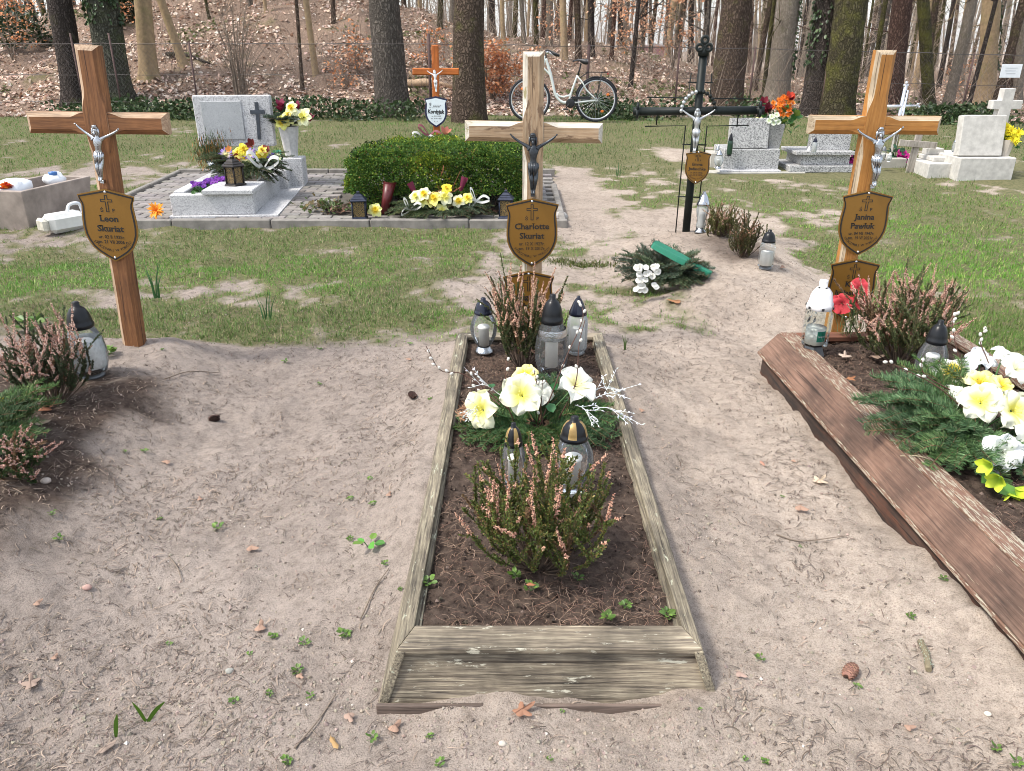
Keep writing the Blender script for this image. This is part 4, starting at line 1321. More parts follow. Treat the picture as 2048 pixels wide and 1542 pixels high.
def soil_bed(x0, x1, y0, y1, z, sd, slope=0):
    nx, ny = 90, 260
    X, Y = np.meshgrid(np.linspace(x0, x1, nx), np.linspace(y0, y1, ny))
    Z = z + slope*(Y-y0) + (fbm(X*7, Y*7, 4, sd)-.5)*.035 + (fbm(X*40, Y*40, 3, sd+1)-.5)*.022
    i = np.arange(ny-1)[:, None]*nx; j = np.arange(nx-1)[None]
    F = np.stack([i+j, i+j+1, i+nx+j+1, i+nx+j], -1).reshape(-1, 4)
    mb = MB(); mb.add(np.stack([X, Y, Z], -1).reshape(-1, 3), F, 0, True, (0, 1, 0))
    kind(mb.build('soil', ground.data.materials[0]), 'structure')
    def zf(x, y): return z + slope*(y-y0) + (fbm(x*7, y*7, 4, sd)-.5)*.035
    n = 7500
    x = x0+.01+(x1-x0-.02)*rng.random(n); y = y0+(y1-y0)*rng.random(n)
    keep = rng.random(n) < .12+.9*ss(.38, .62, fbm(x*5, y*5, 3, sd+5))
    x, y = x[keep], y[keep]; n = len(x)
    yaw = rng.random(n)*6.28
    M = frames(np.stack([np.cos(yaw), np.sin(yaw), rng.normal(size=n)*.12], -1))
    c = tint(n, (.175, .11, .08), .4, (.29, .205, .15), .25)
    mm = MB(); needle_mesh(mm, x, y, zf(x, y)+.008, yaw, .010+.036*rng.random(n), .0008+.0005*rng.random(n), c, M)
    kind(mm.build('pine_needles', leafmat('needle_litter')), 'stuff')
    k = 2500
    x = x0+(x1-x0)*rng.random(k); y = y0+(y1-y0)*rng.random(k)
    s = .002+.006*rng.random(k)**2
    c2 = tint(k, (.06, .045, .036), .5, (.16, .12, .10), .15)
    mc = MB(); scatter(mc, np.array(OCT_V)-[0, .45, 0], OCT_F, frames(rdirs(k)), np.stack([x, y, zf(x, y)+.004], -1), s*1.8, c2); kind(mc.build('soil_crumbs', leafmat('sand_crumb')), 'stuff')
    return zf
SOILZ = soil_bed(CXF-.312, CXF+.312, 1.46, 3.50, .085, 101, .006)
SOILR = soil_bed(1.325, 2.0, 1.0, 3.32, .165, 131)

# ================================================================ PAVING AND FAMILY TOMB
def pave_z(y): return .075+(y-6.5)*.034
PAVER = plain('grey_paver', (.225, .208, .195), .9, .25, 18, .5, vc=True)
CONC = plain('kerb_concrete', (.215, .20, .18), .9, .3, 10, .5)
def paving():
    mb = MB(); y = 6.56; r = 0
    while y < 8.8:
        x = -3.66 - (r % 2)*.1
        while x < .40:
            cx, cy = x+.1, y+.05
            inside_bush = (-2.05 < cx < .12 and 6.80 < cy < 8.2) and cx > -1.66
            if not inside_bush and cx < .38:
                s = random.uniform(.8, 1.15)
                box(mb, (cx, cy, pave_z(cy)-.03+random.uniform(-.003, .003)), (.192, .091, .06), .006, 0, Matrix.Rotation(random.uniform(-.012, .012), 3, 'X'), (s, s*random.uniform(.97, 1.03), s*random.uniform(.94, 1.03)))
            x += .2
        y += .1; r += 1
    kind(mb.build('pavement', PAVER), 'structure')
    k = MB()
    for i in range(5):
        x0 = -3.70+i*.835
        box(k, (x0+.415, 6.515, pave_z(6.5)-.075+.004*(i % 2)), (.828, .06, .19), .008)
    for i in range(3):
        cy = 6.96+i*.76; box(k, (-3.715, cy, pave_z(cy)-.07), (.055, .752, .19), .008, 0, Matrix.Rotation(.034, 3, 'X'))
    for i in range(5): box(k, (-3.3+i*.84, 8.83, pave_z(8.8)-.06), (.83, .06, .2), .008)
    for i in range(2): box(k, (.43, 6.9+i*.8, pave_z(6.9+i*.8)-.07), (.055, .79, .18), .008, 0, Matrix.Rotation(.034, 3, 'X'))
    kind(k.build('kerb', CONC), 'structure')
    bd = MB(); hexa(bd, [(-3.69, 6.53, .0), (.41, 6.53, .0), (.41, 8.8, .0), (-3.69, 8.8, .0), (-3.69, 6.53, pave_z(6.53)-.024), (.41, 6.53, pave_z(6.53)-.024), (.41, 8.8, pave_z(8.8)-.024), (-3.69, 8.8, pave_z(8.8)-.024)])
    kind(bd.build('path_bedding', plain('joint_sand', (.09, .08, .065), 1, .3, 30, .4)), 'structure')
paving()

GRAN = granite('white_granite', (.60, .60, .60), (.42, .42, .43), .54, 60)
GRANB = granite('black_white_granite', (.56, .56, .55), (.16, .16, .165), .535, 70)
def tomb():
    z0 = pave_z(6.7)
    root = thing('granite_tomb', 'white granite grave with a headstone bearing a dark cross on grey paving', 'tomb', (-2.93, 6.68, z0), R(4.5))
    sl = .034
    m = MB(); hexa(m, [(-.02, -.04, -.05), (.90, -.04, -.05), (.90, 1.6, -.05), (-.02, 1.6, -.05), (-.02, -.04, .012), (.90, -.04, .012), (.90, 1.6, .06), (-.02, 1.6, .06)])
    soft(m.build('base_plate', GRAN, root))
    m = MB()
    box(m, (.35, .055, .10), (.70, .11, .175), .006); box(m, (.35, 1.50, .12), (.70, .11, .20), .006)
    for x in (.05, .65): box(m, (x, .78, .11), (.10, 1.325, .18), .006)
    m.build('border', GRAN, root)
    m = MB(); box(m, (.50, .20, .209), (.43, .48, .040), .006); m.build('ledge_slab', GRAN, root)
    m = MB(); box(m, (.35, .78, .11), (.50, 1.33, .05), .01); m.build('planting_soil', plain('potting_soil', (.05, .038, .03), 1, .4, 30, .8), root)
    m = MB()
    for x in (.03, .44): box(m, (x, 1.56, .22), (.10, .10, .40), .006)
    m.build('headstone_support', GRAN, root)
    hs = MB(); box(hs, (.24, 1.55, .665), (.76, .09, .49), .008)
    h = hs.build('headstone', GRAN, root)
    f = MB(); box(f, (.135, 1.500, .672), (.40, .012, .37), .004); f.build('inscription_field', granite('worn_grey_field', (.45, .465, .47), (.36, .375, .385), .5, 80), h)
    c = MB(); prism(c, [(.455, .49), (.485, .49), (.500, .735), (.555, .735), (.555, .77), (.500, .77), (.500, .845), (.468, .845), (.468, .77), (.415, .77), (.415, .735), (.468, .735)], 1.487, 1.506)
    c.build('cross_emblem', plain('slate_inlay', (.045, .055, .07), .5, .3, 30, .2), h)
    m = MB(); box(m, (.79, 1.42, .16), (.24, .24, .32), .006); m.build('vase_pedestal', GRAN, root)
    m = MB(); box(m, (.70, 1.25, .12), (.16, .20, .22), .006); m.build('step_block', GRAN, root)
    return root
tomb()
def pt_tomb(u, v, z):
    a = R(4.5); return Vector((-2.93+u*math.cos(a)-v*math.sin(a), 6.68+u*math.sin(a)+v*math.cos(a), pave_z(6.7)+z))

CONCV = plain('pale_concrete', (.50, .49, .47), .85, .18, 24, .4)
def vase(label, loc, h, r0, r1, mat, seg=8, name='vase'):
    root = thing(name, label, 'vase', loc)
    m = MB(); lathe(m, [(0, 0), (r0, 0), (r0*1.02, h*.06), (r1, h), (r1*.86, h), (r0*.8, h*.2), (0, h*.2)], seg, sm=False, twist=.2); m.build('body', mat, root)
    m = MB(); lathe(m, [(r1*.84, h*.93), (0, h*.95)], seg, twist=.2); m.build('filling', MATS['potting_soil'], root)
    return root
vase('tall white faceted stone vase of daffodils beside the white headstone', pt_tomb(.79, 1.42, .32), .30, .062, .10, CONCV)

# ---------------------------------------------------------------- concrete rubbish bin and canister
def bin_and_can():
    p = P(64, 456)
    root = thing('concrete_bin', 'brownish tapered concrete rubbish box at the left edge', 'bin', p, R(-9))
    CB = plain('brown_concrete', (.31, .26, .225), .92, .3, 6, .6); CB2 = CB
    z = .31; w, L = .42, .85
    b = [(-.40, 0), (-.02, 0), (-.02, .78), (-.40, .78)]; t = [(-.46, -.04), (.02, -.04), (.02, .84), (-.46, .84)]
    m = MB()
    inn = [(-.42, .01), (-.02, .01), (-.02, .79), (-.42, .79)]
    V = [(x, y, -.03) for x, y in b]+[(x, y, z) for x, y in t]+[(x, y, z) for x, y in inn]+[(x*.98, y, .1) for x, y in inn]
    F = []
    for k in range(4):
        q = (k+1) % 4
        F += [[k, q, 4+q, 4+k], [4+k, 4+q, 8+q, 8+k], [8+k, 8+q, 12+q, 12+k]]
    F.append([12, 13, 14, 15]); m.add(V, F); soft(m.build('box', CB, root), .008)
    W = plain('white_plastic', (.74, .76, .78), .45, .08, 10, .1)
    q = thing('plastic_bag', 'crumpled white plastic lying in the concrete rubbish box', 'bag', p+Vector((-.22, .22, .22)))
    m = MB(); ell(m, (0, 0, .07), (.14, .18, .09), 14, 9); V = m.v[0]; V += (fbm(V[:, 0]*14, V[:, 1]*14+V[:, 2]*9, 3, 5)[:, None]-.5)*.09; m.build('plastic', W, q)
    q = thing('plastic_bag', 'white plastic lump with a blue cap at the far end of the rubbish box', 'bag', p+Vector((-.08, .62, .24)))
    m = MB(); ell(m, (0, 0, .06), (.10, .12, .07), 12, 8); V = m.v[0]; V += (fbm(V[:, 0]*16, V[:, 1]*16+V[:, 2]*9, 3, 8)[:, None]-.5)*.06; m.build('plastic', W, q)
    m = MB(); lathe(m, [(0, 0), (.035, 0), (.035, .025), (0, .03)], 12, (.02, -.03, .115)); m.build('cap', plain('blue_plastic', (.05, .16, .42), .4, .1, 10, 0), q)
    q = thing('discarded_flower', 'orange and red artificial flower thrown into the rubbish box', 'flower', p+Vector((-.18, .08, .31)))
    n = 60; m = MB(); d = rdirs(n); d[:, 2] = np.abs(d[:, 2])+.2
    scatter(m, LEAF_V, LEAF_F, frames(d), np.zeros((n, 3)), .05+.02*rng.random(n), tint(n, (.75, .25, .03), .2, (.55, .05, .03), .4)); m.build('petals', leafmat('petal', .6, .2), q)
    m = MB(); tube(m, [(0, 0, 0), (.04, .05, -.05)], .004, 5); m.build('stalk', plain('green_stalk', (.06, .14, .04), .6, .2, 20, 0), q)
    # canister lying on its side
    p = P(128, 462)
    root = thing('plastic_canister', 'white plastic canister lying on its side beside the rubbish box', 'canister', p, R(58))
    m = MB(); box(m, (.02, 0, .075), (.30, .17, .15), .035); m.build('body', plain('milky_plastic', (.68, .68, .64), .4, .12, 8, .2), root)
    m = MB(); box(m, (-.155, 0, .075), (.05, .13, .11), .02); m.build('bottom_panel', plain('dirty_plastic', (.50, .48, .40), .5, .3, 12, .3), root)
    m = MB(); tube(m, curve([(.06, 0, .14), (.09, 0, .20), (.17, 0, .20), (.19, 0, .13)], 10), .014, 8); m.build('handle', W, root)
    m = MB(); tube(m, [(.17, 0, .10), (.215, 0, .11)], [.03, .03], 12); m.build('cap', plain('lilac_cap', (.55, .5, .6), .4, .1, 10, 0), root)
bin_and_can()

# ================================================================ GRAVES AT THE BACK RIGHT
SLABM = plain('pale_slab', (.40, .385, .34), .9, .2, 8, .4)
def granite_graves():
    p = P(1500, 343)
    s = 1/171.0
    root = thing('granite_grave', 'speckled granite headstone on a block with a vase of orange flowers on its right', 'grave', p)
    m = MB(); box(m, (.0, .25, .125), (.64, .5, .25), .006); m.build('plinth', GRANB, root)
    m = MB(); box(m, (0, 0, 0), (.44, .10, .33), .006); o = m.build('headstone', GRANB, root, (-.045, .08, .415)); o.rotation_euler = (R(-6), 0, 0)
    m = MB(); box(m, (-.02, .2, .012), (.70, .58, .024), .004); m.build('base_rim', GRAN, root)
    m = MB(); box(m, (-.37, .35, .09), (.10, .3, .18), .006); m.build('side_block', SLABM, root)
    t = thing('ground_slab', 'pale concrete slab under the two speckled granite graves', 'slab', p+Vector((.45, .25, -.02)))
    m = MB(); box(m, (-.42, .0, 0), (1.15, .72, .05), .006); box(m, (.62, .1, -.004), (.85, .7, .05), .006); m.build('slab', SLABM, t)
    v = vase('grey tapering stone vase holding orange and dark red flowers', p+Vector((.27, .12, .25)), .27, .085, .125, granite('grey_vase', (.34, .34, .33), (.24, .24, .24), .5, 60), 4)
    v.rotation_euler = (0, 0, .45)
    p2 = P(1648, 345)
    root = thing('granite_grave', 'stepped speckled granite headstone behind the left arm of the amber cross', 'grave', p2)
    m = MB(); box(m, (.0, .32, .035), (.80, .64, .075), .006); m.build('base_slab', GRANB, root)
    m = MB(); box(m, (.02, .32, .13), (.56, .5, .115), .006); m.build('plinth', GRANB, root)
    m = MB(); box(m, (.0, .30, .207), (.68, .56, .04), .006); m.build('ledge', GRANB, root)
    m = MB(); box(m, (.09, .22, .385), (.46, .10, .32), .006); m.build('headstone', GRANB, root)
    return p, p2
GP1, GP2 = granite_graves()

WST = plain('limewashed_stone', (.50, .485, .45), .9, .2, 14, .6)
def back_right():
    p = P(1775, 336)
    root = thing('small_grave', 'low grey grave kerb with a silver metal cross behind the amber cross', 'grave', p)
    m = MB(); box(m, (0, .3, .05), (.42, .6, .11), .006); m.build('kerb_box', SLABM, root)
    # silver metal cross
    q = thing('metal_cross', 'silver metal tube cross standing behind the right arm of the amber cross', 'cross', p+Vector((.17, .33, .10)), R(8))
    m = MB(); tube(m, [(0, 0, 0), (.02, 0, .80)], .022, 12); tube(m, [(.03, -.02, .0), (.045, -.02, .74)], .012, 8); m.build('upright', STEEL, q)
    m = MB(); tube(m, [(-.22, 0, .56), (.22, 0, .56)], .02, 12); m.build('crossbar', STEEL, q)
    for c in ((.02, 0, .80), (-.22, 0, .56), (.22, 0, .56)):
        t = MB()
        for k in range(3): ell(t, (c[0]+.02*math.cos(k*2.09+1.57), c[1], c[2]+.02*math.sin(k*2.09+1.57)), (.018, .018, .018), 8, 6)
        t.build('trefoil_tip', STEEL, q)
    q = P(1818, 345)
    root = thing('wooden_cross', 'small grey weathered plain wooden cross behind the right arm of the amber cross', 'cross', q)
    GW = wood('small_cross_grey', [(.3, (.22, .19, .16)), (.6, (.42, .38, .33))], 2, 40, .06, None, .4)
    root.rotation_euler = (0, R(4), 0)
    m = MB(); box(m, (0, 0, .21), (.075, .03, .50), .004); m.build('upright', GW, root)
    m = MB(); box(m, (.0, -.026, .315), (.43, .022, .07), .004); m.build('crossbar', GW, root)
    w = P(1911, 362)
    root = thing('stone_tomb', 'whitewashed stone tomb with steps, slanted tablet and a stone cross, far right', 'tomb', w)
    m = MB(); box(m, (.30, .35, .115), (.60, .72, .26), .008); m.build('base', WST, root)
    m = MB(); box(m, (-.12, .40, .08), (.25, .50, .17), .008); m.build('lower_step', WST, root)
    m = MB(); box(m, (-.06, .48, .19), (.14, .34, .05), .008); m.build('upper_step', WST, root)
    m = MB(); box(m, (-.02, .56, .25), (.17, .16, .07), .006); m.build('candle_block', WST, root)
    m = MB(); box(m, (0, 0, 0), (.47, .11, .42), .008); o = m.build('tablet', WST, root, (.245, .16, .455)); o.rotation_euler = (R(-9), 0, 0)
    m = MB(); box(m, (.40, .30, .44), (.20, .14, .40), .008); m.build('cross_foot', WST, root)
    m = MB(); prism(m, [(.44, .5), (.57, .5), (.57, .72), (.68, .72), (.68, .81), (.57, .81), (.57, .93), (.45, .93), (.45, .81), (.36, .81), (.36, .72), (.44, .72)], .25, .35); soft(m.build('stone_cross', WST, root), .006)
    vase('small round pale vase of yellow flowers beside the stone cross', w+Vector((.56, .17, .245)), .17, .05, .08, plain('beige_vase', (.52, .47, .40), .7, .1, 14, .2), 10)
    return p, w
SP3, WT = back_right()
# ================================================================ GRAVE LANTERNS
GL = glass('clear_glass', frost=.05); GLR = glass('ribbed_glass', (.90, .94, .92), .08, 46); GLF = glass('cloudy_glass', (.85, .88, .88), .15, 0, .25)
LIDB = plain('black_plastic_lid', (.010, .011, .013), .3, .2, 30, .05, spec=.3)
LIDN = plain('navy_glossy_lid', (.012, .015, .028), .18, .2, 30, .05, spec=.4)
GOLDP = plain('gold_stripe', (.36, .24, .09), .4, .2, 40, .1, metal=.4)
WHT = plain('white_lid', (.72, .72, .72), .5, .06, 20, .1)
WAX = plain('candle_wax', (.72, .71, .67), .5, .08, 16, .1)
ALU = plain('silver_foil', (.62, .65, .68), .22, .2, 70, .7, metal=1, bdist=.004)
ADARK = plain('dull_zinc', (.16, .17, .18), .45, .3, 30, .3, metal=.6)

BULB = [(.115, .12), (.16, .20), (.215, .32), (.235, .44), (.215, .56), (.165, .67), (.14, .72)]
JAR = [(.15, .06), (.19, .08), (.20, .12), (.20, .52), (.195, .60), (.17, .66), (.15, .69)]
PEAR = [(.14, .05), (.20, .08), (.235, .20), (.24, .36), (.22, .50), (.17, .62), (.14, .67)]
DOME = [(.15, 0), (.165, .01), (.165, .05), (.155, .06), (.15, .10), (.13, .17), (.095, .225), (.06, .25), (.045, .255), (.045, .30), (.03, .31), (0, .31)]
CONE = [(.15, 0), (.17, .01), (.165, .05), (.13, .12), (.095, .20), (.06, .255), (.035, .28), (.035, .31), (0, .31)]

def lantern(label, loc, h, body=BULB, lid=DOME, lidm=LIDB, footm=None, gl=GL, seg=28, fat=1.0, candle=True, tilt=(0, 0), stripes=None, label_patch=None, foil=None, group=None, twist=0.0, foot_h=.12):
    root = thing('grave_lantern', label, 'grave lantern', loc, 0, group)
    root.rotation_euler = (tilt[0], tilt[1], random.random()*6 if not label_patch else 0)
    sx = fat
    b0 = body[0]
    m = MB()
    if footm is None: footm = gl
    lathe(m, [(0, 0), (.155*sx, 0), (.16*sx, .02), (.14*sx, .05), (b0[0]*sx*.9, b0[1])], seg, sc=h, twist=twist, sm=seg > 12); m.build('foot', footm, root)
    m = MB(); lathe(m, [(r*sx, z) for r, z in body], seg, sc=h, twist=twist, sm=seg > 12); m.build('glass', gl, root)
    zt = body[-1][1]
    m = MB(); k = (1-zt)/.31
    prof = [(r*sx*(body[-1][0]/.145), zt-.01+z*k*1.03) for r, z in lid]
    fm = None
    if stripes: fm = lambda a, s: 1 if 3 <= a <= 6 and (s % 7) in (0, 1, 2) else 0
    lathe(m, prof, seg, sc=h, face_mi=fm)
    lo = m.build('lid', [lidm, stripes or lidm], root)
    if candle:
        m = MB(); r = min(body[0][0], .12)*.78*sx
        lathe(m, [(0, .13), (r, .13), (r, .44), (r*1.15, .45), (r*1.15, .48), (r*.9, .50), (r*.5, .505), (0, .50)] if body is not JAR else [(0, .10), (.15*sx, .10), (.15*sx, .42), (.14*sx, .45), (0, .455)], 18, sc=h)
        m.build('candle', WAX, root)
    if foil:
        a0, a1, z0, z1, mt = foil
        m = MB(); lathe(m, [(.205*sx, z0), (.215*sx, (z0+z1)/2), (.205*sx, z1)], 40, sc=h)
        V = m.v[0]; q = V[:, :2]; q *= (1+.06*(fbm(V[:, 0]*90, V[:, 1]*90+V[:, 2]*60, 2, 4)-.5)[:, None]); m.build('foil_band', mt, root)
    return root

def LB(px, ytop, ybot, z=None):
    """base and height of an upright thing seen between two rows of the photograph"""
    b = P(px, ybot) if z is None else atZ(px, ybot, z)
    return b, atY(px, ytop, b.y).z-b.z

b, h = LB(968, 595, 704, .10); lantern('clear bulbous lantern with silver foot, leftmost of three at the frame back', b, h, BULB, DOME, LIDN, ALU, GL, fat=1.02)
b, h = LB(1102, 588, 752, .10); lantern('big clear lantern with a matt black dome lid, middle of three behind the tall heather', b, h, PEAR, DOME, LIDB, None, GL, fat=.80, foil=(0, 0, .48, .60, ALU))
b, h = LB(1153, 592, 706, .10); lantern('clear lantern with a pointed glossy navy lid, rightmost of three at the back', b, h, JAR, CONE, LIDN, None, GLF, fat=.86)
b, h = LB(1027, 845, 975, .095); lantern('lantern with a black lid with gold drops, left one in front of the flowers', b, h, PEAR, DOME, LIDB, None, GL, fat=.78, stripes=GOLDP)
b, h = LB(1144, 832, 985, .095); lantern('clear urn lantern with white candle and gold-dropped black lid, right one', b, h, BULB, DOME, LIDB, None, GL, fat=1.02, stripes=GOLDP)
b, h = LB(185, 603, 752); lantern('white foil lantern with a black lid behind the left heather', b, h, PEAR, DOME, LIDB, ADARK, GL, fat=.98, foil=(0, 0, .14, .52, plain('white_foil', (.66, .70, .73), .3, .15, 60, .6, metal=.5)))
# white-topped lantern in the corner of the brown frame
b, h = LB(1624, 560, 708, .172)
WB = [(.13, .13), (.175, .15), (.18, .19), (.18, .56), (.165, .61), (.15, .63)]
def white_lantern():
    root = lantern('tall ribbed glass lantern with a white pierced lid and a green sticker', b, h, WB, [(.15, 0), (.17, .01), (.165, .06), (.155, .07), (.13, .17), (.085, .22), (.055, .235), (.055, .30), (.05, .31), (0, .31)], WHT, ADARK, GLR, seg=6, fat=1.02, candle=False, label_patch=True, twist=.25)
    m = MB(); lathe(m, [(0, .16), (.125, .16), (.125, .38), (0, .385)], 18, sc=h); m.build('candle', WAX, root)
    p = MB(); n = 9
    a = np.linspace(-1.75, -.75, n); r = .128*h
    V = np.concatenate([np.stack([np.cos(a)*r, np.sin(a)*r, np.full(n, z*h)], -1) for z in (.21, .35)])
    p.add(V, [(i, i+1, n+i+1, n+i) for i in range(n-1)]); st = p.build('sticker', plain('green_sticker', (.01, .22, .15), .5, .1, 20, 0), root)
    w = MB()
    for k, ch in enumerate('Lampion'):
        aa = -1.62+k*.11; x, y = math.cos(aa)*(r+.001), math.sin(aa)*(r+.001)
        V, F = glyphs(ch, .0)
        if len(V):
            q = V*np.array([.028*h, .028*h, 0]); q = q-[(q[:, 0].max()+q[:, 0].min())/2, 0, 0]
            w.add(np.stack([x-math.sin(aa)*q[:, 0], y+math.cos(aa)*q[:, 0], .27*h+q[:, 1]], -1), F)
    w.build('sticker_text', WHT, st)
    hole = MB()
    for zz, nn, rr in ((.655, 6, .172), (.90, 4, .060)):
        for k in range(nn):
            a = k*2*math.pi/nn+.4
            box(hole, (math.cos(a)*rr*h*1.0, math.sin(a)*rr*h*1.0, zz*h), (.012*h, .03*h, .03*h), .002*h, 0, Matrix.Rotation(a, 3, 'Z'))
    hole.build('vent_hole', plain('dark_hole', (.02, .02, .022), .9, .1, 10, 0), root)
white_lantern()
b, h = LB(1852, 640, 772, .175); lantern('squat clear lantern with a smooth black dome lid, right of the brown frame heather', b, h, PEAR, DOME, LIDB, None, GL, fat=.88)
b, h = LB(1816, 580, 665, .175); lantern('small silver-lidded lantern half hidden behind the right heather', b, h, JAR, CONE, LIDN, None, GLF, fat=.7)
b, h = LB(1400, 384, 466); lantern('slim silvered lantern leaning against the iron cross', b, h, [(.10, .12), (.13, .2), (.10, .3), (.14, .42), (.16, .55), (.15, .66)], CONE, CHROME, CHROME, GLF, fat=.95, tilt=(0, .16))
b, h = LB(1530, 459, 537); lantern('glass lantern with a black lid and cream candle on the bare mound', b, h, JAR, DOME, LIDB, ADARK, GL, seg=8, fat=1.05)
b, h = LB(1436, 300, 337, .17); lantern('round silvery lantern at the left foot of the speckled granite grave', b, h, BULB, CONE, CHROME, CHROME, GLF, fat=1.15)
b, h = LB(1433, 288, 328, .17); lantern('slim silver lantern behind the round one by the speckled granite grave', b, h, JAR, CONE, CHROME, None, GLF, fat=.7)
b, h = LB(1458, 266, 312, .30); lantern('dark green lantern touching the left edge of the granite headstone', b, h, JAR, CONE, LIDB, LIDB, plain('dark_green_glass', (.02, .05, .03), .15, .1, 10, 0), fat=.6, candle=False)
b, h = LB(1627, 274, 306, .35); lantern('dark lidded lantern left of the stepped granite headstone', b, h, JAR, CONE, LIDN, None, GLF, fat=.8)
b, h = LB(1617, 292, 304, .33); lantern('tiny white candle lantern on the ledge of the stepped granite grave', b, h, PEAR, CONE, WHT, WHT, WHT, fat=1.2, candle=False)
b, h = LB(1764, 292, 322, .24); lantern('clear lantern with a grey lid by the silver metal cross', b, h, JAR, DOME, ADARK, None, GL, fat=.95)
b, h = LB(1777, 305, 324, .24); lantern('small white lantern below the silver metal cross', b, h, BULB, CONE, WHT, WHT, GLF, fat=1.2)
b, h = LB(1908, 276, 304, .38); lantern('silver lantern on the steps of the white stone tomb', b, h, JAR, CONE, CHROME, CHROME, GLF, fat=1.0)
b, h = LB(1916, 284, 306, .36); lantern('white plastic lantern next to the tablet of the white stone tomb', b, h, PEAR, CONE, WHT, WHT, WHT, fat=1.0, candle=False)

BRONZE = plain('dark_bronze', (.022, .018, .016), .4, .4, 30, .3, metal=.4)
NAVYM = plain('navy_metal', (.030, .036, .06), .35, .3, 30, .2, metal=.4)
FILI = None
def filigree():
    t = NT('gold_filigree'); v = t.coord()
    n = t.n('TexVoronoi', feature='DISTANCE_TO_EDGE'); n.inputs['Scale'].default_value = 105; t.l(v, n.inputs['Vector'])
    c = t.ramp(n.outputs['Distance'], [(.08, (.24, .16, .06)), (.16, (.015, .015, .018))]); t.l(c, t.b.inputs['Base Color']); t.b.inputs['Roughness'].default_value = .35
    return t.m
FILI = filigree()
def box_lantern(label, loc, h, w, seg, mat, rz=0):
    root = thing('metal_lantern', label, 'grave lantern', loc, rz)
    tw = math.pi/seg
    m = MB(); lathe(m, [(0, 0), (.60*w, 0), (.62*w, .03*h), (.52*w, .07*h), (.50*w, .11*h), (0, .11*h)], seg, sm=False, twist=tw); m.build('base', mat, root)
    for k in range(seg):
        a0, a1 = tw+k*2*math.pi/seg, tw+(k+1)*2*math.pi/seg; r = .49*w
        p = MB(); tube(p, [(math.cos(a0)*r, math.sin(a0)*r, .1*h), (math.cos(a0)*r, math.sin(a0)*r, .66*h)], .045*w, 4); p.build('corner_post', mat, root)
        q = MB(); r2 = .45*w
        V = [(math.cos(a)*r2, math.sin(a)*r2, z) for a, z in ((a0, .11*h), (a1, .11*h), (a1, .65*h), (a0, .65*h))]
        q.add(V, [(0, 1, 2, 3)]); q.build('pane', FILI, root)
    m = MB(); lathe(m, [(0, .65*h), (.62*w, .65*h), (.64*w, .69*h), (.50*w, .74*h), (.50*w, .76*h), (.36*w, .81*h), (.36*w, .83*h), (.22*w, .89*h), (.12*w, .91*h), (.12*w, .97*h), (.06*w, 1.0*h), (0, h)], seg, sm=False, twist=tw); m.build('roof', mat, root)
    return root
lp = pt_tomb(.505, .24, .223)
box_lantern('dark bronze six-sided lantern on the ledge of the white granite grave', lp, .255, .17, 6, BRONZE, .3)
b, h = LB(720, 382, 438, pave_z(6.65)+.003); box_lantern('navy four-sided lantern with gold panes on the paving left of the evergreen block', b, h, .155, 4, NAVYM, .12)
b, h = LB(1012, 379, 436, pave_z(6.65)+.003); box_lantern('navy four-sided lantern partly hidden behind the centre cross', b, h, .145, 4, NAVYM, -.1)

# ================================================================ PLANTS
STEM = plain('woody_stem', (.10, .07, .05), .9, .3, 30, 0)
NEEDLEM = leafmat('needle_leaf', .5, .2)
FLORET = leafmat('dry_floret', .7, .25)

